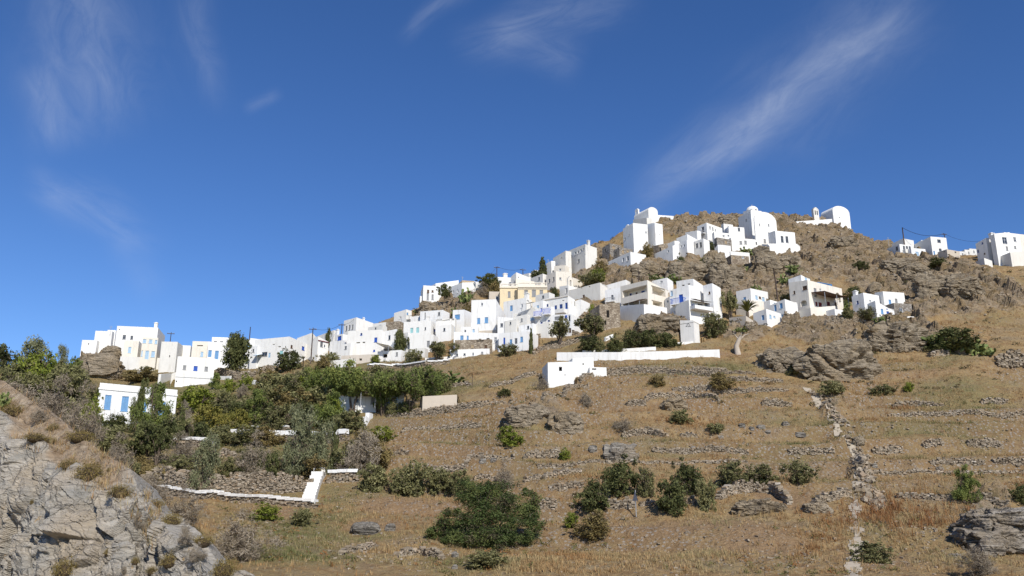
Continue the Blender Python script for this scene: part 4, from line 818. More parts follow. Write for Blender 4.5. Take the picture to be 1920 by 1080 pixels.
# ------------------------------------------------------------------ the ground and a ray caster on it
TP, TF = terrain([((P.x, P.y), r, W, D, z) for P, r, W, D, z in FOOT])
BVH = BVHTree.FromPolygons(TP.tolist(), TF.tolist())
def at(px, py, default=120.0):
    d = ray(px, py).normalized(); hit = BVH.ray_cast(Vector((0, 0, 0)) + d * 8, d)
    return hit[0] if hit[0] is not None else world(px, py, default)
def ground(x, y, z0=300):
    hit = BVH.ray_cast(Vector((x, y, z0)), Vector((0, 0, -1)))
    return hit[0] if hit[0] is not None else None
gp = MB(); gp.poly([(-3000, -3000, -130), (3000, -3000, -130), (3000, 6000, -130), (-3000, 6000, -130)])
tag(gp.build('ground', M['hill']), 'dry plain far below the hill', kind='structure')
# ------------------------------------------------------------------ dry stone walls
def polyline(pts, step=.32):
    out = []
    for a, b in zip(pts, pts[1:]):
        n = max(1, int((b - a).length / step))
        for k in range(n): out.append(a.lerp(b, k / n))
    return out + [pts[-1]]
def stone_wall(label, pix, hpx, thick=.5, size=.25, name='dry_stone_wall', cat='stone wall', ruin=.35, group=None, coping=None, fall=0.0):
    mid = at(*pix[len(pix) // 2]); hm = hpx * mpp(mid) * .88
    pts = []
    for q in pix: pts.append(at(*q))
    line = polyline(pts, size * 1.05); o = pts[0]; mb = MB()
    n = len(line)
    for k, p in enumerate(line):
        t = line[min(k + 1, n - 1)] - line[max(k - 1, 0)]; rot = math.atan2(t.y, t.x)
        g = ground(p.x, p.y); z0 = (g.z if g is not None else p.z) - .35
        ends = min(1, min(k, n - 1 - k) / max(2, n * .14)); hh = hm * (.55 + .45 * ends) * (1 - ruin * .6 * (0.5 + 0.5 * math.sin(k * .7 + len(pix) * 3) * math.sin(k * .23)))
        z = z0; low = 0
        while z < z0 + .35 + hh or low < 3:
            s = size * random.uniform(.55, 1.0) * .72
            if low > 2 and z > z0 + .35 + hh * .72 and random.random() < ruin: break
            low += 1
            w = size * random.uniform(.8, 1.45)
            off = random.uniform(-.07, .07) - fall * (1 - (z - z0) / (hh + .35)) * .6
            mb.box((p.x - o.x + math.sin(rot) * -off * -1 + random.uniform(-.05, .05), p.y - o.y + off * math.cos(rot), z - o.z + s / 2), (w, thick * random.uniform(.8, 1.1), s * 1.08), rot + random.uniform(-.22, .22), .2, random.random(), Matrix.Rotation(random.uniform(-.22, .22), 3, 'Y'))
            z += s
    body = mb.mesh('stones', M['stone'])
    if coping:
        root = thing(name, label, cat, o, 0, group); link('stones', body, root)
        c = MB()
        for a, b in zip(line[::3], line[3::3] + [line[-1]]):
            d = b - a
            if d.length < .05: continue
            m_ = (a + b) / 2; ga = ground(a.x, a.y); gb = ground(b.x, b.y)
            za, zb = [(g.z if g is not None else q.z) for g, q in ((ga, a), (gb, b))]
            c.box((m_.x - o.x, m_.y - o.y, (za + zb) / 2 - o.z + hm + .02), (d.length * 1.04, thick * 1.5, .30 * coping), math.atan2(d.y, d.x), .05)
        c.build('coping', M['white'], root)
        return root
    return tag(link(name, body, None, o), label, cat, group)
TW = [
 ('stone terrace wall just below the long white wall', [(1088, 714), (1130, 704), (1180, 698), (1250, 698), (1330, 706)], 13),
 ('short stone terrace wall right of the long white wall', [(1300, 692), (1362, 695)], 8),
 ('thin stone terrace wall in dry grass above the boulder path', [(1360, 701), (1417, 703)], 6),
 ('low stone terrace wall reaching the big boulder outcrop', [(1340, 712), (1400, 714), (1466, 717)], 9),
 ('crumbled stone wall left of the farm huts', [(1018, 748), (1060, 736), (1102, 724)], 11),
 ('long low stone wall across the middle of the slope', [(1262, 730), (1340, 731), (1415, 731), (1476, 733)], 7),
 ('stone wall curving above the small brown rock knoll', [(1205, 757), (1250, 747), (1300, 745), (1347, 751)], 12),
 ('short stone wall piece left of the brown rock knoll', [(1176, 758), (1210, 758)], 9),
 ('tumbled stone bank left of the gully top', [(1430, 757), (1482, 760)], 13),
 ('collapsed terrace wall above the split boulder', [(1168, 818), (1215, 812), (1250, 819)], 14),
 ('short terrace wall between the split boulder and a bush', [(1276, 819), (1304, 819)], 9),
 ('stone terrace wall left of the olive bush group', [(1020, 899), (1060, 889), (1088, 884)], 12),
 ('small stone pile wall at mid slope', [(1008, 856), (1047, 848)], 10),
 ('long faint stone terrace wall above the olive bushes', [(1226, 844), (1300, 847), (1402, 848)], 8),
 ('stone terrace wall running to the gully above the last olive bush', [(1480, 848), (1562, 846)], 10),
 ('large curved dry stone wall beneath the olive bushes', [(1348, 936), (1370, 926), (1410, 922), (1450, 926), (1480, 945)], 26),
 ('dry stone wall piece behind the street sign', [(1138, 948), (1188, 950)], 20),
 ('dry stone wall piece right of the street sign', [(1202, 948), (1232, 948)], 14),
 ('dry stone wall between two dark olive bushes', [(1288, 944), (1316, 946)], 18),
 ('rubble wall on the left bank of the gully', [(1528, 944), (1562, 938), (1592, 930)], 20),
 ('rounded stone pile left of the lowest olive bush', [(1018, 946), (1042, 946)], 18),
 ('low stone bank below the left olive terrace', [(1032, 915), (1092, 910)], 9),
 ('stone terrace wall high on the right slope', [(1675, 763), (1720, 759), (1768, 760)], 9),
 ('stone wall piece high at the right edge of the slope', [(1840, 756), (1887, 754)], 11),
 ('stone wall piece right of the gully step', [(1638, 846), (1690, 843)], 13),
 ('short stone wall by a dark hollow on the right slope', [(1732, 836), (1767, 831)], 11),
 ('stone wall fragment right of the dark hollow', [(1816, 833), (1874, 833)], 14),
 ('long straight terrace wall on the right slope', [(1746, 868), (1842, 868)], 10),
 ('terrace wall fragment at the right picture edge', [(1866, 867), (1930, 867)], 10),
 ('terrace wall left of the lone young pine', [(1684, 933), (1735, 935), (1786, 939)], 12),
 ('terrace wall right of the lone young pine', [(1822, 938), (1890, 942)], 11),
 ('stone wall by the end of the bush row', [(806, 879), (872, 875)], 8),
 ('heaped stones on a terrace above the bush row', [(876, 868), (902, 855)], 11),
 ('tumbled stones with one dark boulder at mid slope', [(904, 862), (962, 858)], 11),
 ('stone terrace wall under the green round shrub', [(984, 858), (1047, 855)], 9),
 ('stone terrace wall right of the dead grey shrub', [(983, 904), (1030, 897), (1087, 887)], 11),
 ('bright stone wall piece behind the bush row end', [(890, 899), (927, 899)], 10),
 ('stone heap right of the huge round shrub', [(1012, 950), (1042, 948)], 18),
 ('curved stone bank below the huge round shrub', [(745, 1045), (790, 1041), (828, 1048)], 16),
 ('low stone bank at the bottom near the pale boulder', [(640, 1040), (702, 1028)], 13),
 ('faint stone edge above the brown dry thicket', [(716, 852), (766, 848)], 7),
 ('stone terrace wall under the tan hut', [(728, 782), (790, 777), (850, 770), (902, 762), (958, 755)], 11),
 ('second stone terrace wall below the tan hut', [(754, 810), (830, 804), (902, 796)], 9),
 ('stone patch wall in the straw grass above the tan hut', [(846, 726), (882, 722)], 8),
 ('long stone terrace wall left of the farm huts', [(918, 726), (960, 718), (1012, 714)], 9),
 ('dry wall supporting the terrace of the beige house', [(1548, 607), (1600, 603), (1622, 606)], 11),
 ('dry wall in front of the low blue door cottage', [(1398, 617), (1440, 607), (1478, 604)], 12),
 ('dry stone field wall above the pale grass below the white houses', [(1000, 664), (1050, 652), (1086, 640)], 11),
]
TW += [
 ('long low stone edge of a terrace high on the right slope', [(1668, 778), (1720, 776), (1780, 776), (1840, 774), (1930, 772)], 3.5),
 ('continuous low terrace edge below the hollow on the right slope', [(1640, 884), (1700, 886), (1770, 888), (1850, 886), (1930, 885)], 3.5),
 ('long faint stone edge across the slope under the split boulder', [(1010, 872), (1090, 868), (1180, 866), (1290, 868), (1400, 866)], 3.5),
]
for lb, pix, hp in TW: stone_wall(lb, pix, hp)
stone_wall('roofless stone ruin wall at the right edge', [(1872, 683), (1900, 684), (1945, 688)], 34, .9, .42, 'stone_ruin', 'ruin', .25)
stone_wall('small heap of stones like a cairn by the cactus thicket', [(1797, 662), (1806, 662)], 18, .8, .4, 'stone_cairn', 'cairn', .6)
stone_wall('broken stone corner beside the big boulder under the cactus', [(1745, 668), (1775, 664)], 16, .8, .4, 'stone_ruin', 'ruin', .4)
# garden terraces with whitewashed tops
stone_wall('lowest garden wall with a thin white coping', [(300, 925), (400, 934), (500, 944), (592, 953)], 15, .6, .3, 'coped_garden_wall', 'garden wall', .1, None, .9)
stone_wall('tall bare stone garden wall behind the lowest coping', [(268, 912), (350, 921), (430, 926), (520, 925), (584, 920)], 44, .6, .25, 'stone_garden_wall', 'garden wall', .12)
stone_wall('upper right garden wall with a white coping', [(616, 905), (645, 903), (670, 902)], 22, .6, .3, 'coped_garden_wall', 'garden wall', .1, None, 1.2)
stone_wall('white topped garden wall under the shuttered house', [(312, 836), (350, 838), (404, 842)], 18, .6, .3, 'coped_garden_wall', 'garden wall', .1, None, 1.3)
stone_wall('broad white coped terrace wall behind the eucalyptus', [(434, 828), (500, 829), (566, 830), (650, 826)], 20, .6, .3, 'coped_garden_wall', 'garden wall', .1, None, 2.2)
stone_wall('stone wall with a thin white line above the broad coped wall', [(474, 806), (540, 806)], 8, .5, .3, 'coped_garden_wall', 'garden wall', .1, None, .8)
stone_wall('bare stone terrace wall between dry garden bushes', [(408, 856), (440, 856)], 17, .6, .3, 'stone_garden_wall', 'garden wall', .15)
stone_wall('grey stone retaining wall beneath the dark round tree', [(405, 708), (440, 712), (478, 704)], 15, .6, .3, 'stone_garden_wall', 'garden wall', .05)
stone_wall('stone retaining wall right of the dark round tree', [(485, 700), (518, 696)], 14, .6, .3, 'stone_garden_wall', 'garden wall', .1)
stone_wall('pale stone wall with white top below the awning house', [(690, 694), (740, 690), (800, 686), (842, 682)], 10, .6, .3, 'coped_garden_wall', 'garden wall', .05, None, .8)
stone_wall('tan stone wall under the pine shaded house', [(660, 775), (690, 773), (722, 772)], 16, .7, .4, 'stone_garden_wall', 'garden wall', .05)
stone_wall('rubble retaining wall left of the blue shutter house', [(1000, 640), (1030, 632), (1085, 628)], 10, .6, .32, 'stone_garden_wall', 'garden wall', .1)
def white_wall(label, pix, hpx, thick=.45, mat='white', name='white_wall', cat='wall', steps=False):
    pts = [at(*q) for q in pix]; o = pts[0]; mb = MB(); hm = hpx * mpp(pts[len(pts) // 2])
    line = polyline(pts, 1.2)
    tops = []
    for p in line: tops.append(p.z + hm)
    for a, b, ta, tb in zip(line, line[1:], tops, tops[1:]):
        d = b - a; nx, ny = -d.y, d.x; L = math.hypot(nx, ny) or 1; nx, ny = nx / L * thick, ny / L * thick
        if steps: ta = tb = max(ta, tb)
        f = lambda p, z, k: (p.x - o.x + nx * k, p.y - o.y + ny * k, z - o.z)
        mb.poly([f(a, a.z - 1.2, 0), f(b, b.z - 1.2, 0), f(b, tb, 0), f(a, ta, 0)]); mb.poly([f(b, b.z - 1.2, 1), f(a, a.z - 1.2, 1), f(a, ta, 1), f(b, tb, 1)])
        mb.poly([f(a, ta, 0), f(b, tb, 0), f(b, tb, 1), f(a, ta, 1)])
        if steps or a is line[0]: mb.poly([f(a, a.z - 1.2, 1), f(a, a.z - 1.2, 0), f(a, ta, 0), f(a, ta, 1)])
        if steps or b is line[-1]: mb.poly([f(b, b.z - 1.2, 0), f(b, b.z - 1.2, 1), f(b, tb, 1), f(b, tb, 0)])
    return tag(link(name, mb.mesh(name, M[mat]), None, o), label, cat)
white_wall('long bright white wall along the grassy shoulder', [(1044, 676), (1120, 676), (1160, 676), (1250, 674), (1350, 671)], 16)
white_wall('short white wall behind the long one among bushes', [(1092, 664), (1150, 662), (1230, 657)], 7)
white_wall('white stepped buttress wall of the garden terrace', [(590, 948), (597, 925), (604, 905), (612, 890)], 12, 1.3, steps=True)
white_wall('white wall stepping down at the end of the coped garden wall', [(403, 850), (406, 838), (408, 828)], 9, .6, steps=True)
white_wall('white stair parapet on the straw slope beside olives', [(686, 800), (692, 791), (699, 784)], 8, .6, steps=True)
white_wall('white stairway parapet climbing below the stained block', [(262, 700), (285, 690), (305, 684)], 7, .5, 'old_or_shade_white')
white_wall('pale ramp wall crossing the crag under the cream house', [(171, 706), (190, 697), (228, 667)], 3, .4, 'cream')
white_wall('white walled path under the dark round tree', [(412, 712), (432, 712), (448, 707)], 7, .5)
white_wall('white end block of the stair path among garden bushes', [(472, 721), (488, 719)], 8, .6)
white_wall('white garden wall under the alley steps', [(300, 722), (320, 720), (332, 716)], 20, .5, 'old_or_shade_white')
white_wall('white parapet by the round acacia trees', [(797, 676), (850, 673), (880, 668)], 5, .4)
white_wall('low white wall below the transformer tower', [(1268, 645), (1300, 643)], 3, .5)
white_wall('white gatepost wall among bushes left of the tower', [(1136, 640), (1150, 634)], 8, .5)
# ------------------------------------------------------------------ gully path
def stone_bank(label, pix, width, n, s0, s1, name='stone_bank', cat='stone bank'):
    line = polyline([at(*q) for q in pix], .4); o = line[0]; mb = MB()
    for i in range(n):
        p = line[i * len(line) // n]; x, y = p.x + random.gauss(0, width * .5), p.y + random.gauss(0, width * .4); g = ground(x, y)
        if g is None: continue
        s = random.uniform(s0, s1) * random.uniform(.5, 1); R3 = Matrix.Rotation(random.uniform(-.6, .6), 3, 'X') @ Matrix.Rotation(random.uniform(-.5, .5), 3, 'Y')
        mb.box((x - o.x, y - o.y, g.z - o.z + s * .2 + random.random() * .18), (s * random.uniform(.9, 1.7), s, s * random.uniform(.5, .9)), random.uniform(0, 3), .24, random.random(), R3)
    return tag(link(name, mb.mesh(name, M['stone']), None, o), label, cat)
path = MB(); pl = [at(*q) for q in ((1512, 728), (1530, 745), (1556, 772), (1566, 792), (1580, 812), (1598, 836), (1610, 870), (1612, 900), (1604, 930), (1603, 962), (1608, 1000), (1602, 1045), (1598, 1085))]
pl = polyline(pl, .6)
for a, b in zip(pl, pl[1:]):
    d = b - a; L = math.hypot(d.x, d.y) or 1; nx, ny = -d.y / L, d.x / L; w = .38 + .22 * math.sin(a.y * 1.7)
    q = []
    for p, k in ((a, -w), (b, -w), (b, w), (a, w)):
        x, y = p.x + nx * k, p.y + ny * k; g = ground(x, y); q.append((x, y, (g.z if g is not None else p.z) + .06))
    path.poly(q[::-1], random.uniform(.5, 1))
M['path'] = flat('pale_trodden_path', (.40, .34, .26), .95, .05, .3)
tag(path.build('path', M['path']), 'narrow pale stone footpath down the gully', kind='structure')
stone_bank('tumbled stones lining the upper gully', [(1522, 738), (1545, 756), (1572, 785), (1586, 806)], .8, 170, .22, .5)
stone_bank('tumbled stones lining the middle gully', [(1600, 826), (1612, 850), (1622, 880), (1626, 905)], .8, 190, .22, .55)
stone_bank('tumbled stones right of the lower gully path', [(1622, 912), (1632, 930), (1644, 950)], 1.0, 130, .25, .6)
# ------------------------------------------------------------------ rocks
_ico = {}
def ico(n):
    if n not in _ico:
        bm = bmesh.new(); bmesh.ops.create_icosphere(bm, subdivisions=n, radius=1)
        _ico[n] = (np.array([v.co for v in bm.verts]), np.array([[v.index for v in f.verts] for f in bm.faces])); bm.free()
    return _ico[n]
def rock(label, px, py, w, h, depth=.8, n=5, seed=0, mat='rock', name='rock_outcrop', cat='rock', rough=.34, sink=.25, lean=0, rz=0):
    V, Fq = ico(n); p = at(px, py); m = mpp(p); sw, sh = w * m / 2, h * m
    B = V / (np.abs(V) ** 3).sum(1)[:, None] ** (1 / 3.0) * .93                   # boxier than a ball
    S = np.array((max(1, sw / sh), max(1, sw / sh) * depth, 1.0)); Q0 = B * S + seed * 3.7
    wv = .35 * np.stack([perlin(Q0 * 1.2), perlin(Q0 * 1.2 + 7), perlin(Q0 * 1.2 + 19)], 1)
    f1, f2, idn, fa = worley((Q0 + wv) * .85, seed); g1, g2, ig, ga = worley((Q0 + wv * .5) * 2.3, seed + 5); k1, k2, ik, ka = worley(Q0 * 6.5, seed + 9)
    d = rough * (.30 * ridged(Q0 * .8, 3) - .25 + (.7 * (idn - .5) + 1.0 * fa) * sstep(0, .12, f2 - f1) + (.28 * (ig - .5) + .55 * ga) * sstep(0, .12, g2 - g1) + .16 * ka + .10 * ridged(Q0 * 4, 3)) - .06 * (1 - sstep(0, .07, f2 - f1)) - .025 * (1 - sstep(0, .1, g2 - g1))
    Q = B + V * d[:, None]
    Q = Q * np.array((sw, sw * depth, sh * .66)); Q[:, 0] += lean * Q[:, 2]
    me = np_mesh(name, Q, Fq, M[mat])
    o = link(name, me, None, p + Vector((0, sw * depth * .5, sh * (.5 - sink) * .9)), rz)
    return tag(o, label, cat)
rock('largest rugged boulder outcrop with dark hollows', 1578, 703, 152, 76, .6, 6, 3, rough=.45)
rock('long low rock shoulder left of the largest boulder outcrop', 1478, 694, 110, 46, .6, 6, 8, rz=-.1, rough=.4)
rock('rounded boulder ledge with shaded underside below white house', 1690, 652, 112, 50, .6, 6, 12, rough=.42)
rock('dark craggy rock knob left on the terraced slope', 990, 794, 80, 40, .7, 5, 21)
rock('second craggy rock knob with hollows on the terraced slope', 1062, 806, 56, 38, .7, 5, 25)
rock('split grey boulder standing on the mid slope', 1165, 860, 58, 32, .7, 5, 31, 'greyrock', name='boulder', cat='boulder')
rock('small brown rock knoll with a shrub on the mid slope', 1266, 768, 50, 24, .8, 5, 34)
rock('pale smooth boulder at the bottom left of the slope', 684, 1000, 58, 24, .8, 4, 41, 'greyrock', 'boulder', 'boulder', .2)
rock('small pale round boulder beside the smooth one', 731, 995, 20, 15, .9, 4, 44, 'greyrock', 'boulder', 'boulder', .2)
rock('small cubic grey stone under the huge round shrub', 853, 1045, 13, 11, .9, 4, 46, 'greyrock', 'boulder', 'boulder', .25)
rock('little bluish stone lowest on the slope', 853, 1067, 12, 9, .9, 4, 49, 'greyrock', 'boulder', 'boulder', .25)
rock('large tilted slate slab in the lower right corner', 1884, 998, 130, 50, .8, 6, 53, 'greyrock', 'boulder', 'boulder', .3, .2, .3)
rock('flat dark ledge of rock under the tilted slate slab', 1874, 1024, 120, 38, .6, 5, 57, 'greyrock', 'boulder', 'boulder', .3)
rock('angular pale boulder in the lower right corner', 1862, 1042, 46, 34, .9, 4, 59, 'greyrock', 'boulder', 'boulder', .3)
rock('small yellowish boulder beside the slate slab', 1822, 972, 16, 13, .9, 4, 61, 'rock', 'boulder', 'boulder', .2)
rock('flat pale stone lying in the gravel, lower right', 1795, 1046, 26, 9, .9, 4, 63, 'greyrock', 'boulder', 'boulder', .2)
rock('big smooth pale boulder above the white eastern house', 1641, 545, 24, 20, .9, 4, 66, 'rock', 'boulder', 'boulder', .16, lean=.4)
rock('overhanging cliff rock with a dark cave beneath', 1800, 552, 96, 44, .7, 6, 71, lean=-.3)
rock('narrow dark cliff rib left of the cave rock', 1742, 552, 44, 46, .6, 5, 74)
rock('brown crag under the white western annexes', 182, 697, 84, 44, .5, 6, 77, sink=.36, rough=.24)
rock('knobbly pinnacle of the western crag against white walls', 206, 668, 34, 26, .6, 5, 79, rough=.26)
rock('steep crag under the tall sharp white house', 810, 588, 60, 30, .7, 5, 83)
rock('grey crag left of the transformer tower', 1225, 618, 64, 34, .7, 5, 86)
rock('round rock hump under the villa terrace', 1255, 612, 40, 22, .8, 5, 88)
rock('cliff rib below the stone lower storey', 1345, 508, 50, 40, .6, 6, 91)
rock('sunlit cliff face in the middle of the upper hill', 1362, 535, 70, 46, .6, 6, 93)
rock('cliff boulder beneath the long low white house', 1220, 520, 80, 32, .6, 6, 95)
rock('cliff face left of the green cactus streak', 1440, 510, 54, 50, .6, 6, 97)
rock('cliff boulder under the white terrace of the priest house', 1478, 498, 44, 26, .7, 5, 99)
rock('broken cliff bank above the villa roofs', 1290, 520, 70, 36, .6, 6, 103)
rock('summit rock between the two chapels', 1366, 420, 34, 20, .7, 5, 105)
rock('square ruin like rock on the summit ridge', 1378, 412, 18, 15, .8, 4, 107)
rock('dark ledge rock on the upper right hill', 1585, 460, 50, 20, .6, 5, 111)
rock('low rock ledge above the slate on the right ridge', 1690, 505, 70, 26, .6, 5, 113)
rock('rock bank holding the east ridge houses', 1720, 520, 60, 30, .6, 5, 115)
rock('eroded bank of rock under the curved dry stone wall', 1425, 962, 90, 26, .6, 5, 119)
rock('rocky lump at the left gully bank', 1535, 962, 50, 22, .7, 5, 121)
rock('small dark boulder right of the gully', 1612, 832, 22, 16, .8, 4, 123)
for k, (px, py, w, h_) in enumerate(((1392, 800, 14, 8), (1410, 806, 12, 7), (1428, 803, 16, 8), (1440, 812, 12, 7), (1474, 798, 14, 9), (1352, 824, 12, 9), (1270, 848, 10, 7), (1112, 846, 18, 14), (1300, 842, 11, 7), (1502, 818, 22, 10), (1640, 876, 12, 7), (1764, 882, 14, 8), (905, 868, 14, 10), (925, 866, 12, 9))):
    rock('loose grey stone lying in the dry slope grass', px, py, w, h_, .9, 3, 130 + k, 'greyrock', 'loose_stone', 'stone', .22)['group'] = 'loose grey stones scattered on the slope'
# ------------------------------------------------------------------ plants
def leafmat(name, stops, hue=.10, trans=.22):
    def fn(t, b):
        oi = t.node('ShaderNodeObjectInfo'); a = t.attr('tone')
        v = t.m('ADD', a, t.m('MULTIPLY', t.m('SUBTRACT', oi.outputs['Random'], .5), hue * 3), clamp=True)
        col = t.ramp(v, stops)
        tr = t.node('ShaderNodeBsdfTranslucent'); t.put(tr.inputs[0], col)
        mx = t.node('ShaderNodeMixShader'); mx.inputs[0].default_value = trans
        out = [n for n in t.n if n.type == 'OUTPUT_MATERIAL'][0]
        t.l.new(b.outputs[0], mx.inputs[1]); t.l.new(tr.outputs[0], mx.inputs[2]); t.l.new(mx.outputs[0], out.inputs[0])
        return col
    return new_mat(name, fn, .75, .2)
M['l_olive'] = leafmat('olive_leaves', [(0, (.15, .115, .075)), (.10, (0.116, 0.115, 0.046)), (.5, (0.209, 0.200, 0.084)), (1, (0.350, 0.325, 0.152))])
M['l_dark'] = leafmat('dark_evergreen_leaves', [(0, (.15, .115, .075)), (.10, (0.057, 0.066, 0.024)), (.5, (0.111, 0.121, 0.043)), (1, (0.190, 0.190, 0.071))])
M['l_pine'] = leafmat('pine_needles', [(0, (.15, .115, .075)), (.10, (0.091, 0.115, 0.030)), (.5, (0.166, 0.200, 0.053)), (1, (0.300, 0.317, 0.086))])
M['l_juniper'] = leafmat('juniper_needles', [(0, (.15, .115, .075)), (.10, (0.043, 0.065, 0.020)), (.5, (0.085, 0.118, 0.036)), (1, (0.171, 0.190, 0.060))])
M['l_bright'] = leafmat('bright_green_leaves', [(0, (.15, .115, .075)), (.10, (0.116, 0.155, 0.023)), (.5, (0.217, 0.248, 0.038)), (1, (0.350, 0.355, 0.070))])
M['l_yellow'] = leafmat('yellowing_leaves', [(0, (.15, .14, .03)), (.5, (.26, .235, .055)), (1, (.40, .31, .08))])
M['l_grey'] = leafmat('grey_green_leaves', [(0, (.15, .115, .075)), (.10, (0.141, 0.155, 0.079)), (.5, (0.234, 0.240, 0.127)), (1, (0.367, 0.363, 0.209))])
M['l_brownolive'] = leafmat('brown_olive_leaves', [(0, (.15, .115, .075)), (.10, (0.141, 0.111, 0.042)), (.5, (0.250, 0.193, 0.074)), (1, (0.383, 0.286, 0.121))])
M['l_twig'] = leafmat('dry_twigs', [(0, (.20, .16, .115)), (.5, (.31, .255, .185)), (1, (.42, .36, .275))], .08, .1)
M['l_cushion'] = leafmat('dry_cushion_shrub', [(0, (.13, .10, .03)), (.5, (.23, .17, .055)), (1, (.32, .24, .09))], .12, .15)
M['l_cactus'] = leafmat('cactus_pads', [(0, (.085, .11, .035)), (.5, (.15, .19, .06)), (1, (.26, .28, .10))], .05, .05)
M['l_flower'] = leafmat('magenta_flowers', [(0, (.20, .02, .08)), (.6, (.34, .06, .17)), (1, (.10, .13, .04))], .03, .2)
M['l_palm'] = leafmat('palm_fronds', [(0, (.08, .085, .02)), (.5, (.16, .15, .04)), (1, (.26, .22, .07))], .05, .2)
def leaves(C, Nrm, size, tone, rng, aspect=.55, up=.0):
    n = len(C); d = rng.normal(size=(n, 3)); d /= np.linalg.norm(d, axis=1)[:, None]
    nn = Nrm * .7 + d; nn[:, 2] += up; nn /= np.linalg.norm(nn, axis=1)[:, None]
    a = np.cross(nn, rng.normal(size=(n, 3))); a /= np.linalg.norm(a, axis=1)[:, None]; b = np.cross(nn, a)
    s = size * rng.uniform(.6, 1.35, n)[:, None] if np.isscalar(size) else size[:, None]
    V = np.stack([C - a * s, C - b * s * aspect, C + a * s, C + b * s * aspect], 1).reshape(-1, 3)
    return V, np.arange(n * 4).reshape(-1, 4), tone
def crown_mesh(name, mat, lobes, n, size, seed, clump=46, spread=.30, shell=.55, aspect=.55, tonevar=.3):
    """lobes: (x, y, z, rx, ry, rz); many small leaves gathered into clumps through the lobes"""
    rng = np.random.default_rng(seed); L = np.array(lobes, float)
    vol = (L[:, 3] * L[:, 4] * L[:, 5]) ** .75; k = rng.choice(len(L), clump, p=vol / vol.sum())
    d = rng.normal(size=(clump, 3)); d /= np.linalg.norm(d, axis=1)[:, None]
    rr = shell + (1 - shell) * rng.random(clump) ** .6
    cc = L[k, :3] + d * rr[:, None] * L[k, 3:]; cn = d; cs = spread * L[k, 3:].mean(1) * rng.uniform(.7, 1.3, clump)
    j = rng.integers(0, clump, n); g = rng.normal(size=(n, 3)); g /= np.linalg.norm(g, axis=1)[:, None]
    C = cc[j] + g * (rng.random(n) ** .5)[:, None] * cs[j][:, None]
    ct = rng.normal(0, tonevar, clump)
    tone = np.clip(.45 + ct[j] * .6 + rng.normal(0, .14, n), 0, 1)
    C[:, 2] = np.maximum(C[:, 2], .015)
    V, Fq, tone = leaves(C, cn[j], size, tone, rng, aspect)
    return np_mesh(name, V, Fq, M[mat], {'tone': ('FACE', tone)})
def trunk_mesh(name, mat, forks, r0, seed, base=(0, 0, -.15)):
    random.seed(seed); mb = MB()
    for (x, y, z) in forks:
        m1 = (x * .25 + random.uniform(-.02, .02), y * .25, z * .42); mb.tube([base, m1, (x * .6, y * .6, z * .74), (x, y, z)], [r0, r0 * .75, r0 * .5, r0 * .2], 5, random.random())
        for _ in range(2):
            q = (x + random.uniform(-.12, .12), y + random.uniform(-.12, .12), z + random.uniform(.0, .16)); mb.tube([(x * .6, y * .6, z * .74), q], [r0 * .4, r0 * .1], 4, random.random())
    return mb.mesh(name, M[mat])
def ball(rng, k, zc, r, sp, flat_=.8, zs=.5):
    return [(rng.normal(0, sp), rng.normal(0, sp), zc + rng.normal(0, sp * zs), r * rng.uniform(.75, 1.2), r * rng.uniform(.75, 1.2), r * flat_ * rng.uniform(.8, 1.15)) for _ in range(k)]
PROTO = {}
def proto(kind, mat, lobes_fn, n, size, variants=4, trunk=True, clump=46, forks=4, fz=.5, fr=.22, r0=.03, bark='bark', **kw):
    out = []
    for v in range(variants):
        rng = np.random.default_rng(hash_(kind) + v)
        cm = crown_mesh(kind + '_crown', mat, lobes_fn(rng), n, size, hash_(kind) + 31 * v, clump, **kw)
        tm = trunk_mesh(kind + '_trunk', bark, [(fr * math.cos(a + v) * rng.uniform(.5, 1.2), fr * math.sin(a + v) * rng.uniform(.5, 1.2), fz * rng.uniform(.8, 1.15)) for a in np.linspace(0, 6.28, forks + 1)[:-1]], r0, 5 + v) if trunk else None
        out.append((cm, tm))
    PROTO[kind] = out
def hash_(s): return sum(ord(c) * (i + 3) for i, c in enumerate(s)) % 9973
# every crown is about 1 wide and 1 high with its foot at the origin
bushl = lambda rng: [(rng.normal(0, .05), rng.normal(0, .05), .44, .35, .35, .38)] + ball(rng, 10, .46, .20, .155, .95, 1.0) + [(rng.uniform(-.3, .3), rng.uniform(-.25, .25), .2, .2, .2, .18) for _ in range(4)]
proto('bush', 'l_olive', bushl, 4600, .030, clump=150, spread=.36)
proto('darkbush', 'l_dark', bushl, 4600, .030, clump=150, spread=.36)
proto('greenbush', 'l_bright', bushl, 4600, .031, clump=130, spread=.36)
proto('yellowbush', 'l_yellow', bushl, 4600, .031, clump=130, spread=.36)
proto('brownbush', 'l_brownolive', bushl, 4600, .028, clump=150, spread=.38)
treel = lambda rng: [(0, 0, .62, .30, .30, .28)] + ball(rng, 7, .66, .19, .20, .85, .55)
proto('tree', 'l_olive', treel, 4600, .029, clump=130, spread=.36, fz=.6, r0=.035, forks=5)
proto('darktree', 'l_dark', treel, 4600, .030, clump=130, spread=.36, fz=.6, r0=.035, forks=5)
proto('densetree', 'l_dark', lambda rng: [(0, 0, .60, .36, .36, .34), (0, 0, .82, .22, .22, .18), (0, 0, .42, .34, .34, .2)] + ball(rng, 8, .6, .2, .2, .9, .7), 7500, .028, clump=260, spread=.34, fz=.5, r0=.035, forks=4)
proto('pine', 'l_pine', lambda rng: [(rng.normal(0, .10 + .16 * (1 - z)), rng.normal(0, .10 + .16 * (1 - z)), z, .10 + .17 * (1.05 - z), .10 + .17 * (1.05 - z), .10) for z in np.linspace(.18, .92, 15)], 7500, .030, clump=170, fz=.8, fr=.10, r0=.022, spread=.55, aspect=.34)
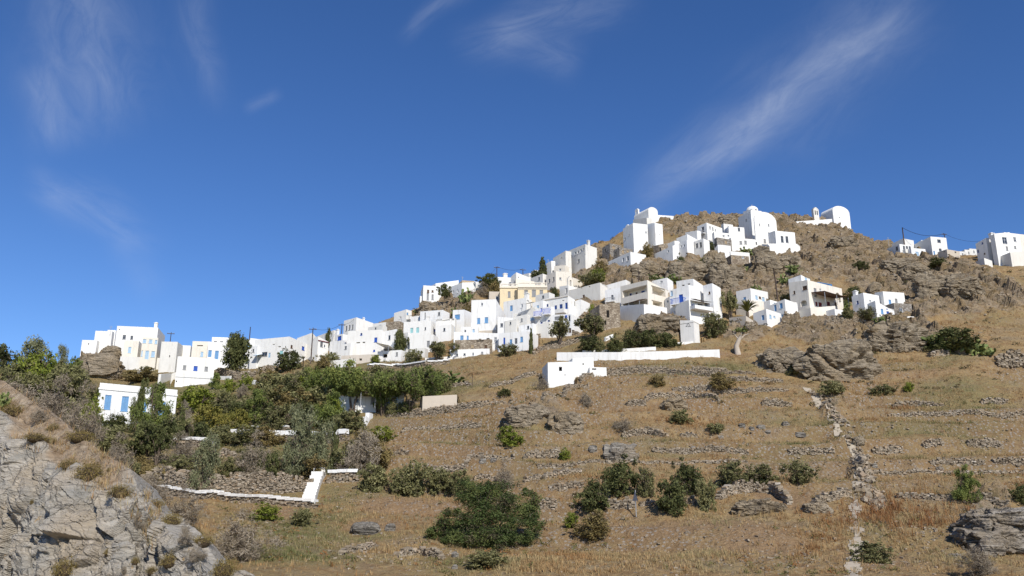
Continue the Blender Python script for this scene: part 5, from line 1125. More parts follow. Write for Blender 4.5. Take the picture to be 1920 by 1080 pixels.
proto('umbrellapine', 'l_pine', lambda rng: [(rng.normal(0, .24), rng.normal(0, .2), .62 + rng.normal(0, .10), .19, .19, .15) for _ in range(18)], 7500, .027, clump=170, fz=.6, fr=.25, r0=.02, spread=.5, aspect=.36)
proto('darkpine', 'l_dark', lambda rng: [(rng.normal(0, .2), rng.normal(0, .18), z, .18, .18, .13) for z in np.linspace(.15, .88, 15)], 7000, .031, clump=150, fz=.7, fr=.15, r0=.02, spread=.55, aspect=.34)
proto('cypress', 'l_dark', lambda rng: [(rng.normal(0, .03), rng.normal(0, .03), z, .40 * (1.02 - z) ** .6 + .06, .40 * (1.02 - z) ** .6 + .06, .10) for z in np.linspace(.06, .95, 16)], 5200, .042, clump=200, fz=.5, fr=.05, r0=.06, spread=.3)
proto('eucalyptus', 'l_grey', lambda rng: [(rng.normal(0, .15), rng.normal(0, .13), z, .20, .20, .14) for z in np.linspace(.12, .88, 15)], 8000, .025, clump=190, fz=.7, fr=.15, r0=.018, spread=.48, aspect=.34)
def twig_mesh(name, seed, n=1500, mat='l_twig', dome=.9):
    rng = np.random.default_rng(seed); a = rng.random(n) * 6.283; e = np.arccos(rng.random(n) * dome); ln = rng.uniform(.55, 1.0, n)
    D = np.stack([np.cos(a) * np.sin(e) * .52, np.sin(a) * np.sin(e) * .52, np.cos(e) * .98], 1)
    base = rng.normal(0, .1, (n, 3)) * np.array((1, 1, .2)); base[:, 2] = np.abs(base[:, 2])
    st = base + D * (ln * rng.uniform(.35, .75, n))[:, None]; tip = base + D * ln[:, None] + rng.normal(0, .05, (n, 3)); side = rng.normal(size=(n, 3)); side /= np.linalg.norm(side, axis=1)[:, None]; side *= rng.uniform(.004, .009, n)[:, None]
    V = np.stack([st - side, st + side, tip + side * .4, tip - side * .4], 1).reshape(-1, 3); V[:, 2] = np.maximum(V[:, 2], -.02)
    return np_mesh(name, V, np.arange(n * 4).reshape(-1, 4), M[mat], {'tone': ('FACE', np.clip(rng.normal(.5, .25, n), 0, 1))})
PROTO['twigbush'] = [(crown_mesh('dry_twigs', 'l_twig', bushl(np.random.default_rng(50 + s)), 7000, .036, s, 170, .42, .35, .12), trunk_mesh('twig_stems', 'bark', [(.2, .05, .5), (-.2, .1, .5), (0, -.2, .5), (.05, .2, .6)], .016, s)) for s in (1, 2, 3)]
def pad_mesh(name, seed, n=90):
    rng = np.random.default_rng(seed); Vs, Fs, T = [], [], []; k = 10
    ang = np.linspace(0, 2 * math.pi, k + 1)[:-1]; tips = [(rng.normal(0, .16), rng.normal(0, .16), 0.0, np.array((0, 0, 1.0))) for _ in range(14)]
    for i in range(n):
        x, y, z, d = tips[rng.integers(0, len(tips))]
        up = d + rng.normal(0, .55, 3); up[2] = abs(up[2]) * .8 + .15; up /= np.linalg.norm(up); sd = np.cross(up, rng.normal(size=3)); sd /= np.linalg.norm(sd); nn = np.cross(up, sd)
        s = rng.uniform(.055, .085); c = np.array((x, y, z)) + up * s * 1.1
        if c[2] > 1 or np.hypot(c[0], c[1]) > .52: continue
        o = sum(len(v) for v in Vs); n0 = len(Fs)
        ring = lambda f, t: c + np.outer(np.cos(ang), up) * s * 1.25 * f + np.outer(np.sin(ang), sd) * s * .85 * f + nn * t
        Vs += [ring(.72, s * .16), ring(1, 0), ring(.72, -s * .16)]
        for q in range(k):
            r_ = (q + 1) % k; Fs += [(o + q, o + r_, o + k + r_, o + k + q), (o + k + q, o + k + r_, o + 2 * k + r_, o + 2 * k + q)]
        for q in range(k // 2 - 1):
            Fs += [(o + k - 1 - q, o + k - 2 - q, o + q + 1, o + q), (o + 2 * k + q, o + 2 * k + q + 1, o + 3 * k - 2 - q, o + 3 * k - 1 - q)]
        T += [rng.random()] * (len(Fs) - n0)
        tips.append((*(c + up * s), up))
    return np_mesh(name, np.concatenate(Vs), np.array(Fs), M['l_cactus'], {'tone': ('FACE', np.array(T))})
PROTO['cactus'] = [(pad_mesh('cactus_pads', s, 150), None) for s in (4, 5, 6)]
def agave_like(name, seed, n=34, mat='l_palm', arch=.7, wide=.05, z0=0.0, leaf=1.0):
    rng = np.random.default_rng(seed); V, Fq, T = [], [], []
    for i in range(n):
        a = rng.random() * 6.283; e = rng.uniform(.1, 1.25); pts = []
        for s in np.linspace(0, 1, 7):
            r = leaf * .5 * (math.sin(e) * s + .15 * s * s); z = z0 + leaf * .62 * (math.cos(e) * s) + .25 * s - arch * .45 * s * s
            pts.append((r * math.cos(a), r * math.sin(a), z, wide * math.sin(math.pi * min(s * .85 + .15, 1)) + .004))
        tone = rng.random()
        for p, q in zip(pts, pts[1:]):
            o = len(V); sx, sy = -math.sin(a), math.cos(a)
            V += [(p[0] - sx * p[3], p[1] - sy * p[3], p[2]), (p[0], p[1], p[2] + p[3] * .4), (p[0] + sx * p[3], p[1] + sy * p[3], p[2]), (q[0] - sx * q[3], q[1] - sy * q[3], q[2]), (q[0], q[1], q[2] + q[3] * .4), (q[0] + sx * q[3], q[1] + sy * q[3], q[2])]
            Fq += [(o, o + 1, o + 4, o + 3), (o + 1, o + 2, o + 5, o + 4)]; T += [tone, tone]
    return np_mesh(name, V, Fq, M[mat], {'tone': ('FACE', T)})
_pt = MB(); _pt.tube([(0, 0, -.1), (.01, 0, .2), (0, 0, .46)], [.075, .065, .06], 8)
PROTO['palm'] = [(agave_like('fronds', 9, 46, 'l_palm', .75, .032, .45, 1.0), _pt.mesh('trunk', M['bark']))]
PROTO['flowerbush'] = []
proto('flowerbush', 'l_flower', bushl, 1800, .045, 1, clump=50)
NAMES = {'bush': ('bush', 'bush'), 'darkbush': ('evergreen_bush', 'bush'), 'greenbush': ('green_bush', 'bush'), 'yellowbush': ('yellow_bush', 'bush'), 'brownbush': ('dry_bush', 'bush'), 'tree': ('olive_tree', 'tree'),
         'darktree': ('evergreen_tree', 'tree'), 'densetree': ('evergreen_tree', 'tree'), 'pine': ('pine_tree', 'tree'), 'umbrellapine': ('umbrella_pine', 'tree'), 'darkpine': ('dark_pine', 'tree'), 'cypress': ('cypress_tree', 'tree'), 'eucalyptus': ('eucalyptus_tree', 'tree'),
         'twigbush': ('twig_bush', 'bush'), 'cactus': ('prickly_pear', 'cactus'), 'palm': ('palm_tree', 'palm'), 'flowerbush': ('bougainvillea', 'flowering bush')}
_pc = [0]; BUSHY = ('bush', 'darkbush', 'greenbush', 'yellowbush', 'brownbush', 'tree', 'darktree', 'twigbush')
def plant(kind, x0, x1, yt, yb, label, Y=None, depth=None, group=None, lift=0):
    px = (x0 + x1) / 2; p = world(px, yb, Y) if Y else at(px, yb); m = mpp(p); w, h = (x1 - x0) * m, (yb - yt) * m * 1.04
    pr = PROTO[kind]; _pc[0] += 1; cm, tm = pr[_pc[0] % len(pr)]
    nm, cat = NAMES[kind]; root = thing(nm, label, cat, p - Vector((0, 0, .08 * h + lift)), (_pc[0] * 2.399) % 6.283, group)
    k_ = 1.16 if kind in BUSHY else 1.03; root.scale = (w * k_, (depth or w) * k_, h * (1.12 if kind in BUSHY else 1.06))
    link('crown' if kind not in ('cactus', 'palm') else ('pads' if kind == 'cactus' else 'fronds'), cm, root)
    if tm is not None: link('trunk', tm, root)
    return root
PL = [
 # left edge, behind the spur
 ('eucalyptus', 20, 108, 636, 735, 'tall loose olive green tree at the left edge against the sky'),
 ('darkpine', -45, 40, 650, 738, 'dark pine behind the left edge thicket'),
 ('eucalyptus', 100, 126, 646, 700, 'thin feathery sapling standing out against the sky'),
 ('greenbush', 66, 136, 668, 742, 'green bushy tree left of the crag'),
 ('bush', -20, 60, 668, 745, 'olive green bushy tree at the far left'),
 ('tree', 96, 162, 684, 768, 'dark olive tree below the western crag'),
 ('darkpine', 146, 204, 722, 792, 'dark pine overlapping the shuttered house corner'),
 ('bush', 110, 170, 735, 812, 'dusty green bush under the dark pine'),
 ('twigbush', -60, 72, 702, 800, 'dry grey brown thicket at the left edge behind the rock'),
 ('twigbush', 40, 150, 712, 825, 'wide dry twiggy thicket behind the rocky spur'),
 ('twigbush', 95, 190, 745, 860, 'dry twiggy thicket sloping down behind the spur'),
 ('cypress', 166, 190, 778, 822, 'small dark juniper left of the garden terraces'),
 ('bush', 172, 240, 788, 850, 'dull green bush below the juniper'),
 ('greenbush', 130, 172, 760, 838, 'bright green bush at the foot of the spur thicket'),
 ('pine', 244, 318, 712, 824, 'green pine in front of the blue shuttered house'),
 ('darkpine', 238, 268, 714, 812, 'slim dark pine beside the larger pine at the shuttered house'),
 ('darktree', 244, 312, 790, 868, 'dark evergreen in front of the lower garden wall'),
 ('cypress', 244, 276, 788, 862, 'pointed dark conifer left of the dark evergreen'),
 ('tree', 217, 244, 818, 862, 'small dark tree at the end of the garden wall'),
 ('greenbush', 330, 412, 718, 772, 'rounded bright green pine by the shuttered house'),
 ('yellowbush', 356, 424, 752, 806, 'yellow orange autumn bush in the garden'),
 ('twigbush', 324, 364, 756, 814, 'bare grey tree beside the yellow bush'),
 ('darkbush', 352, 394, 784, 824, 'dark green bush under the yellow one'),
 ('eucalyptus', 344, 414, 818, 928, 'loose grey green tree before the tall stone garden wall'),
 ('twigbush', 304, 376, 816, 882, 'brown dry bush left of the grey green tree'),
 ('brownbush', 336, 366, 836, 872, 'brown olive bush behind the grey green tree'),
 ('pine', 390, 416, 698, 730, 'small green conifer under the white cube house'),
 ('greenbush', 414, 448, 706, 738, 'leafy green bush below the dark round tree'),
 ('greenbush', 444, 474, 702, 734, 'bright green shrub beside the stair path'),
 ('twigbush', 440, 466, 716, 746, 'grey dry shrub left of the stair path'),
 ('bush', 404, 440, 724, 764, 'dull green bush in the upper garden'),
 ('densetree', 408, 470, 622, 706, 'dark round evergreen tree against the white houses'),
 ('darkbush', 516, 568, 654, 696, 'dark bush growing before the long white house'),
 ('bush', 478, 545, 688, 752, 'broad olive green shrub right of the stair path'),
 ('bush', 530, 592, 682, 745, 'olive green shrub under the utility pole'),
 ('bush', 478, 512, 722, 756, 'green shrub at the bottom of the stair path'),
 ('brownbush', 500, 596, 728, 790, 'wide brownish bush in the middle of the garden'),
 ('darkbush', 424, 474, 746, 784, 'dark green hedge bush in the garden centre'),
 ('darkbush', 468, 526, 748, 786, 'second dark green hedge bush in the garden centre'),
 ('yellowbush', 424, 470, 762, 806, 'yellowish olive bush below the hedge bushes'),
 ('bush', 488, 540, 776, 808, 'low green bush above the broad coped wall'),
 ('brownbush', 586, 622, 664, 700, 'brownish shrub under the house with red tiles'),
 ('bush', 594, 636, 656, 690, 'creeper bush on the white courtyard wall'),
 ('darkpine', 608, 622, 616, 650, 'small ragged conifer on the roofs beside the pole', 174),
 ('densetree', 734, 762, 619, 674, 'dark twisted tree in front of white houses'),
 ('darkbush', 724, 752, 642, 664, 'dark foliage at the side of the twisted tree'),
 ('bush', 758, 798, 652, 684, 'green hedge bush right of the twisted tree'),
 ('greenbush', 690, 712, 662, 684, 'leafy green bush beside the white awning'),
 ('tree', 800, 842, 642, 682, 'round acacia with two trunks by the plain white house'),
 ('cactus', 660, 698, 682, 704, 'prickly pear clump below the awning house'),
 ('cactus', 724, 752, 682, 706, 'prickly pear clump on the white topped wall'),
 ('cactus', 624, 648, 676, 700, 'prickly pear by the low white wall block'),
 ('cactus', 776, 812, 680, 704, 'prickly pear above the dark pines'),
 ('cactus', 828, 872, 684, 722, 'large prickly pear patch right of the pines'),
 ('umbrellapine', 570, 646, 686, 766, 'dark pine left in the pine row'),
 ('umbrellapine', 614, 706, 684, 778, 'spreading umbrella pine over the shaded house'),
 ('umbrellapine', 672, 762, 684, 777, 'umbrella pine above the dark blue door'),
 ('umbrellapine', 730, 806, 684, 774, 'green pine at the right of the pine row'),
 ('bush', 744, 830, 682, 738, 'olive bush crown behind the pine row'),
 ('pine', 776, 838, 690, 748, 'last green pine before the straw slope'),
 ('pine', 590, 656, 732, 800, 'light green pine under the umbrella pines'),
 ('darkbush', 645, 668, 744, 772, 'dark bush left of the shaded house'),
 ('bush', 724, 752, 752, 778, 'green bush in front of the dark blue door house'),
 ('darkbush', 744, 776, 748, 776, 'dark bush at the right of the dark blue door house'),
 ('bush', 618, 692, 764, 810, 'round olive bush under the tan stone wall'),
 ('eucalyptus', 520, 606, 766, 892, 'big grey green eucalyptus in the garden'),
 ('eucalyptus', 572, 632, 790, 890, 'second grey green tree next to the big eucalyptus'),
 ('cypress', 615, 635, 798, 888, 'slim dark cypress right of the eucalyptus'),
 ('twigbush', 632, 718, 796, 890, 'brown dry thicket right of the cypress'),
 ('brownbush', 640, 722, 798, 872, 'dusty olive thicket behind the dry one'),
 ('twigbush', 440, 510, 826, 894, 'brown dry bush behind the bare stone wall'),
 ('darkbush', 494, 530, 838, 898, 'dark bush leaning beside the dry brown bush'),
 ('cypress', 438, 476, 850, 896, 'dark olive conical bush above the stone wall'),
 ('bush', 408, 450, 850, 892, 'mixed green bush above the stone wall'),
 # more of the garden thicket
 ('greenbush', 0, 62, 662, 748, 'fresh green tree crown in the left edge thicket'),
 ('greenbush', 40, 112, 650, 742, 'tall fresh green tree in the left edge thicket'),
 ('bush', -30, 30, 676, 756, 'olive bush at the very left edge above the dry thicket'),
 ('pine', 84, 152, 672, 764, 'green pine between the left thicket and the crag'),
 ('pine', 458, 512, 728, 790, 'fresh green pine in the garden centre'),
 ('greenbush', 536, 590, 734, 786, 'fresh green bush left of the light pine'),
 ('cypress', 328, 346, 762, 826, 'slim dark cypress right of the shuttered house'),
 ('cypress', 476, 494, 842, 896, 'slim dark cypress above the bare stone wall'),
 ('cypress', 548, 564, 758, 812, 'slim dark cypress above the broad coped wall'),
 ('darktree', 268, 316, 800, 872, 'dark rounded evergreen right of the pointed conifer'),
 ('greenbush', 600, 650, 752, 800, 'bright green bush under the left pine'),
 ('brownbush', 236, 290, 850, 896, 'dry brown bush at the foot of the dark evergreen'),
 ('bush', 280, 330, 800, 842, 'olive bush behind the dark evergreen'),
 ('bush', 300, 350, 770, 824, 'green bush right of the shuttered house pine'),
 ('bush', 382, 436, 790, 836, 'green bush behind the coped wall under the yellow bush'),
 ('bush', 436, 500, 790, 832, 'low olive bush along the broad coped wall'),
 ('brownbush', 470, 530, 800, 834, 'brownish bush touching the broad coped wall'),
 ('bush', 446, 500, 838, 862, 'small bush under the broad coped wall'),
 ('twigbush', 536, 590, 800, 850, 'dry twigs at the foot of the big eucalyptus'),
 ('darkbush', 540, 600, 746, 800, 'dark green bush above the big eucalyptus'),
 ('bush', 560, 640, 716, 780, 'olive green bush below the left pine'),
 ('darkbush', 600, 650, 776, 812, 'dark bush between eucalyptus and the light pine'),
 ('brownbush', 470, 530, 690, 735, 'brown olive shrub above the stair path'),
 ('bush', 520, 590, 700, 752, 'wide green shrub under the long white house'),
 ('greenbush', 556, 612, 690, 748, 'bright leafy shrub at the pole foot'),
 ('darkbush', 588, 628, 700, 742, 'dark shrub beside the left pine'),
 ('bush', 392, 446, 740, 784, 'dusty green bush left of the hedge bushes'),
 ('bush', 446, 492, 734, 772, 'olive green bush above the hedge bushes'),
 ('bush', 500, 560, 752, 800, 'olive bush right of the hedge bushes'),
 ('yellowbush', 390, 428, 772, 812, 'second yellow tinted bush of the garden'),
 ('bush', 654, 720, 690, 742, 'dense bush between the umbrella pines'),
 ('darkpine', 700, 770, 700, 750, 'dark pine filling the pine row'),
 ('bush', 806, 850, 698, 738, 'green bush where the pine row meets the straw slope'),
 ('bush', 690, 740, 682, 716, 'green bush above the umbrella pines'),
 ('bush', 752, 806, 690, 736, 'grey green bush high in the pine row'),
 ('brownbush', 670, 740, 820, 880, 'olive brown scrub spreading onto the slope'),
 ('bush', 620, 680, 820, 884, 'mixed olive scrub behind the slim cypress'),
 ('brownbush', 560, 620, 850, 896, 'brown scrub at the foot of the second grey green tree'),
 ('bush', 300, 360, 846, 890, 'olive bush left of the grey green tree foot'),
 ('brownbush', 250, 300, 868, 912, 'brown bush above the tall stone garden wall end'),
 ('bush', 216, 262, 850, 900, 'olive bush in front of the dark evergreen'),
 ('twigbush', 180, 250, 830, 900, 'dry grey twigs beyond the rock crest'),
 ('twigbush', 240, 320, 884, 950, 'pale dry twigs left of the lowest garden wall'),
 ('twigbush', 390, 500, 965, 1050, 'wide grey dry thicket right of the spur'),
 ('twigbush', 300, 380, 925, 985, 'dry thicket at the rock notch'),
 ('bush', 540, 590, 950, 985, 'green weed bush under the lowest garden wall'),
 ('greenbush', 470, 530, 946, 976, 'fresh green weeds under the lowest garden wall'),
 ('tree', 60, 140, 690, 770, 'olive green tree in the left edge thicket'),
 ('bush', 20, 90, 690, 760, 'dusty olive tree behind the dry thicket'),
 ('darkpine', 112, 150, 690, 768, 'dark conifer behind the dusty olive trees'),
 ('greenbush', 150, 190, 745, 800, 'yellow green pine crown left of the shuttered house'),
 ('bush', 176, 232, 792, 836, 'green bush in front of the shuttered house'),
 ('bush', 262, 330, 770, 812, 'shrubs at the base of the shuttered house'),
 ('darkbush', 188, 240, 772, 806, 'dark ivy like bush at the shuttered house corner'),
 # slope
 ('bush', 664, 728, 860, 922, 'first olive bush of the row right of the garden'),
 ('bush', 722, 768, 868, 926, 'second olive bush in the row right of the garden'),
 ('bush', 752, 812, 856, 930, 'tall middle olive bush in the row'),
 ('bush', 800, 848, 872, 926, 'rounded olive bush near the end of the row'),
 ('bush', 836, 888, 874, 926, 'last olive bush of the row before the huge shrub'),
 ('twigbush', 924, 966, 872, 914, 'dead grey shrub above the huge round shrub'),
 ('darkbush', 1128, 1200, 858, 926, 'dark olive bush highest of its group'),
 ('darkbush', 1082, 1146, 890, 956, 'dark olive bush casting a shadow, lowest left of its group'),
 ('bush', 1192, 1232, 868, 930, 'pale loose olive bush behind the street sign'),
 ('darkbush', 1226, 1292, 888, 962, 'dark olive bush right of the street sign'),
 ('darkbush', 1260, 1322, 862, 926, 'rounded dark olive bush in the middle of the slope'),
 ('bush', 1308, 1346, 892, 958, 'loose grey olive bush by the curved wall'),
 ('bush', 1340, 1402, 858, 910, 'olive bush above the curved dry stone wall'),
 ('bush', 1396, 1464, 864, 908, 'wide olive bush above the curved wall end'),
 ('bush', 1472, 1524, 858, 908, 'round single olive bush left of the gully'),
 ('pine', 1784, 1836, 876, 944, 'lone young pine on the right slope'),
 ('darkbush', 1900, 1940, 908, 944, 'dark bush cut by the right edge'),
 ('greenbush', 928, 984, 800, 838, 'green round shrub alone on the terraces'),
 ('darkbush', 934, 960, 726, 742, 'small dark shrub in a terrace wall'),
 ('twigbush', 1004, 1030, 702, 732, 'grey dry shrub left of the white farm hut'),
 ('bush', 1252, 1296, 764, 794, 'dusty shrub under the brown rock knoll'),
 ('brownbush', 1214, 1248, 700, 724, 'brown shrub in the upper terrace'),
 ('brownbush', 1326, 1376, 698, 730, 'rusty brown shrub in the upper terrace wall'),
 ('bush', 1328, 1360, 790, 812, 'little olive shrub at mid slope'),
 ('bush', 1476, 1512, 682, 702, 'shrub in the grass under the long rock shoulder'),
 ('bush', 1534, 1582, 708, 738, 'olive green shrub below the largest boulder'),
 ('bush', 1636, 1678, 718, 742, 'wide low green shrub on the right slope'),
 ('greenbush', 1696, 1720, 714, 734, 'small bright green shrub on the right slope'),
 ('greenbush', 1044, 1072, 842, 864, 'small bright shrub on a terrace edge'),
 ('twigbush', 1150, 1185, 782, 808, 'dry brown shrub at mid slope'),
 ('twigbush', 1088, 1112, 652 + 80, 762, 'dry shrub below the white farm huts'),
 ('greenbush', 688, 740, 796, 826, 'yellow green shrub at the thicket edge'),
 ('bush', 1604, 1680, 1010, 1056, 'olive grass shrub beside the lower path'),
 ('twigbush', 1806, 1876, 1022, 1078, 'grey round thorn shrub in the lower right corner'),
 ('brownbush', 1080, 1150, 960, 1010, 'brown weedy shrub right of the huge round shrub'),
 ('greenbush', 1058, 1092, 958, 988, 'light green weed shrub right of the huge shrub'),
 ('bush', 868, 948, 1028, 1062, 'olive weed shrub under the huge round shrub'),
 # between the houses
 ('tree', 1026, 1074, 598, 648, 'round mulberry tree in front of the grey garage'),
 ('tree', 1080, 1142, 588, 640, 'spreading tree beside the ruined stone house'),
 ('greenbush', 1100, 1118, 566, 602, 'pale loose tree above the spreading tree'),
 ('darkbush', 1086, 1130, 626, 660, 'dark bush at the corner of the long white wall'),
 ('bush', 1116, 1136, 634, 660, 'olive shrub right of the dark corner bush'),
 ('darkbush', 1134, 1178, 632, 664, 'dark round bush behind the short white wall'),
 ('darkbush', 1162, 1204, 612, 652, 'dark hedge bush below the ruined house'),
 ('darkbush', 1196, 1238, 616, 650, 'hedge bush with olive tint left of the tower'),
 ('darkbush', 1230, 1274, 616, 650, 'hedge bush next to the transformer tower'),
 ('bush', 1318, 1370, 580, 632, 'large olive bush right of the transformer tower'),
 ('greenbush', 1332, 1360, 598, 622, 'light green bush in front of the large olive bush'),
 ('flowerbush', 1318, 1346, 558, 584, 'magenta bougainvillea on the porch corner'),
 ('tree', 1352, 1390, 544, 600, 'olive tree left of the palm'),
 ('palm', 1382, 1424, 558, 604, 'small palm before the beige terrace wall'),
 ('cactus', 1376, 1402, 608, 622, 'agave clump in front of the small grey shed'),
 ('darkbush', 1584, 1622, 535, 566, 'dark fig tree behind the round chimney'),
 ('bush', 1606, 1644, 572, 598, 'grey green bush before the white house with round chimney'),
 ('cactus', 1636, 1664, 584, 604, 'prickly pear by the bright blue door'),
 ('cactus', 1572, 1600, 556, 580, 'prickly pear beside the reed pergola'),
 ('bush', 1580, 1604, 574, 596, 'green shrub under the reed pergola end'),
 ('cactus', 1718, 1780, 604, 652, 'dark prickly pear thicket, its left part'),
 ('cactus', 1756, 1826, 608, 660, 'dark prickly pear thicket, its middle part'),
 ('cactus', 1804, 1864, 622, 664, 'dark prickly pear thicket, its right end'),
 ('darkbush', 1740, 1836, 612, 660, 'dense green shrub inside the cactus thicket'),
 ('cactus', 1472, 1506, 484, 512, 'green prickly pear on the cliff under the terrace wall'),
 ('cactus', 1458, 1488, 506, 530, 'prickly pear lower on the cliff streak'),
 ('cactus', 1388, 1420, 488, 510, 'bright prickly pear on the cliff under the stone storey'),
 ('cactus', 1384, 1414, 456, 478, 'prickly pear in front of the two window house'),
 ('cactus', 1408, 1432, 462, 486, 'yellowish prickly pear next to the apse foot'),
 ('cactus', 1214, 1248, 508, 528, 'prickly pears above the villa roofs, left clump'),
 ('cactus', 1244, 1282, 508, 530, 'prickly pears above the villa roofs, right clump'),
 ('cactus', 1408, 1428, 528, 546, 'small prickly pear above the palm house'),
 ('bush', 1308, 1340, 478, 504, 'dark shrub on the cliff beneath the ledge house'),
 ('darkbush', 1268, 1288, 474, 510, 'dark bush filling a cliff hollow'),
 ('cactus', 1292, 1312, 454, 470, 'agave on the ledge of the arched window house'),
 ('darkbush', 1328, 1340, 452, 468, 'small dark bush beside the stone hut'),
 ('brownbush', 1200, 1226, 452, 482, 'pale dry tree in front of the church block'),
 ('bush', 1084, 1128, 504, 536, 'olive tree on the bank below the row house'),
 ('greenbush', 1106, 1140, 500, 528, 'green shrub on the bank below the row house'),
 ('brownbush', 1112, 1142, 486, 510, 'brown shrub beside the row house end'),
 ('darkbush', 1028, 1050, 534, 558, 'dark round bush right of the yellow mansion'),
 ('cypress', 1008, 1027, 479, 518, 'dark cypress standing above the roofs', 206),
 ('darkbush', 994, 1014, 504, 520, 'silver green bush left of the cypress', 207),
 ('densetree', 898, 940, 512, 545, 'dark round tree on the western crest', 203),
 ('brownbush', 908, 942, 526, 556, 'dry brown shrub left of the yellow mansion'),
 ('twigbush', 890, 922, 530, 558, 'brown twiggy shrub under the crest wall'),
 ('cactus', 858, 898, 530, 566, 'big yellowish prickly pear on the western crag'),
 ('darkbush', 820, 846, 530, 556, 'dark shrub hanging by the western crest house', 193),
 ('cactus', 842, 872, 570, 592, 'prickly pear on the crag above the ramps'),
 ('brownbush', 866, 888, 568, 590, 'dry shrub left of the tallest house'),
 ('cactus', 774, 800, 572, 590, 'yellow green prickly pear under the sharp white house'),
 ('greenbush', 952, 978, 553, 570, 'bright green bush against the yellow mansion'),
 ('bush', 992, 1014, 553, 572, 'round bush under the mansion windows'),
 ('cypress', 991, 1001, 612, 662, 'small cypress between low white houses'),
 ('bush', 934, 972, 640, 668, 'vine covered pergola bush by the low house'),
 ('twigbush', 850, 864, 628, 650, 'bare sapling in front of the low row'),
 ('darkbush', 1740, 1775, 480, 500, 'dark cactus bush under the cube house on the ridge'),
 ('darkbush', 1600, 1630, 486, 505, 'dark shrub on the upper right hill'),
 ('bush', 1560, 1590, 560, 582, 'shrub between the beige house and fig tree'),
 ('bush', 1460, 1486, 548, 566, 'green shrub behind the cottage roofs'),
 ('brownbush', 216, 300, 690, 716, 'dry straw shrub on the bank under the cream block'),
 ('bush', 264, 284, 684, 698, 'small green shrub at the alley stairs'),
]
for q in PL: plant(*q[:6], **({'Y': q[6]} if len(q) > 6 else {}))
# the huge round shrub, with a crown of its own
rng = np.random.default_rng(77)
bl = [(-.36, 0, .22, .14, .14, .16), (-.28, -.1, .40, .14, .13, .13), (-.2, .05, .22, .16, .16, .2), (-.1, 0, .72, .18, .16, .2), (.04, .1, .6, .2, .2, .3), (.0, -.1, .3, .2, .16, .24), (.24, 0, .62, .15, .15, .26), (.36, 0, .55, .12, .12, .24), (.38, 0, .75, .08, .08, .1), (.3, -.08, .26, .15, .14, .2), (.14, -.12, .16, .16, .12, .15), (-.22, -.12, .12, .18, .12, .12), (.42, 0, .34, .08, .08, .12), (-.02, 0, .86, .1, .1, .1), (-.44, -.02, .25, .07, .07, .08)]
PROTO['hugeshrub'] = [(crown_mesh('crown', 'l_juniper', bl, 46000, .0115, 5, 330, .40, .45, .36, .6), trunk_mesh('trunk', 'bark', [(-.2, 0, .4), (.1, 0, .6), (.25, 0, .5), (-.05, -.05, .7), (-.3, 0, .2)], .014, 9))]
NAMES['hugeshrub'] = ('juniper_shrub', 'shrub')
r_ = plant('hugeshrub', 806, 1016, 892, 1020, 'huge dark green rounded shrub low on the slope'); r_.rotation_euler.z = 0; r_.scale.y *= .8
# dead wood
def dead(label, pts, rad, name='dead_tree'):
    P0 = at(*pts[0]); mb = MB(); m = mpp(P0); q = [Vector(((x - pts[0][0]) * m, random.uniform(-.2, .2), (pts[0][1] - y) * m)) for x, y in pts]
    q[0].z -= .4; mb.tube(q, [rad * (1 - .6 * k / (len(q) - 1)) for k in range(len(q))], 7); return mb, P0
mb, P0 = dead('', [(1384, 664), (1382, 648), (1388, 635), (1392, 628)], .55); mb.tube([(.3, 0, 2.4), (1.4, 0, 3.3), (2.6, -.2, 3.6)], [.16, .1, .04]); mb.tube([(.2, 0, 2.6), (-.4, .2, 3.6)], [.14, .04]); mb.tube([(.6, .1, 2.8), (1.0, .4, 3.9)], [.1, .03])
tag(link('dead_tree', mb.mesh('dead_tree', M['deadwood'], True), None, P0), 'bleached dead tree trunk left of the long rock shoulder', 'dead tree')
mb, P0 = dead('', [(1624, 634), (1634, 622), (1645, 612), (1656, 603)], .28)
tag(link('dead_branch', mb.mesh('dead_branch', M['deadwood'], True), None, P0), 'pale fallen branch leaning above the boulders', 'branch')
# ------------------------------------------------------------------ grass, scrub and rubble (nobody could count them)
rng = np.random.default_rng(5)
inh = np.zeros(len(TP), bool)
for P, r, W, D, z in FOOT:
    q = TP[:, :2] - np.array((P.x, P.y)); u = q @ np.array(r); w = q @ np.array((-r[1], r[0])); inh |= (u > -.4) & (u < W + .4) & (w > -.4) & (w < D + .4)
YV = TP[:, 1]
vis = (PXV > -40) & (PXV < 1960) & (YV > 48) & (YV < 250) & ~inh
def pick(weight, n):
    p = weight * vis; p = p / p.sum(); return TP[rng.choice(len(TP), n, p=p)] + rng.normal(0, .12, (n, 3)) * np.array((1, 1, 0))
RUST = [(1700, 960, 130, 70, 1), (1500, 1010, 130, 60, .6), (1640, 760, 170, 50, .6), (1660, 690, 90, 40, .7), (1250, 690, 160, 20, .4), (1560, 640, 120, 20, .8), (880, 660, 60, 30, .5), (1000, 660, 50, 20, .8), (1290, 790, 120, 40, .6), (1820, 590, 90, 30, .7)]
GREENY2 = patches(PXV, PYV, GREENY); RU = patches(PXV, PYV, RUST)
nz = fbm(TP / 6, 3, off=12.3); nz2 = fbm(TP / 2.2, 2, off=3.9)
wgt = np.clip(1 - 1.6 * ROCKM, .04, 1) * np.clip(.5 + 1.5 * nz + .7 * nz2, .05, 1.6) * np.where(YV < 170, 1, .35)
wgt = wgt * np.where(YV < 62, .3, 1) * (1 - .9 * np.clip(RIMM * 1.2, 0, 1)) * (1 - .88 * np.clip(BAREM * 1.5, 0, 1))
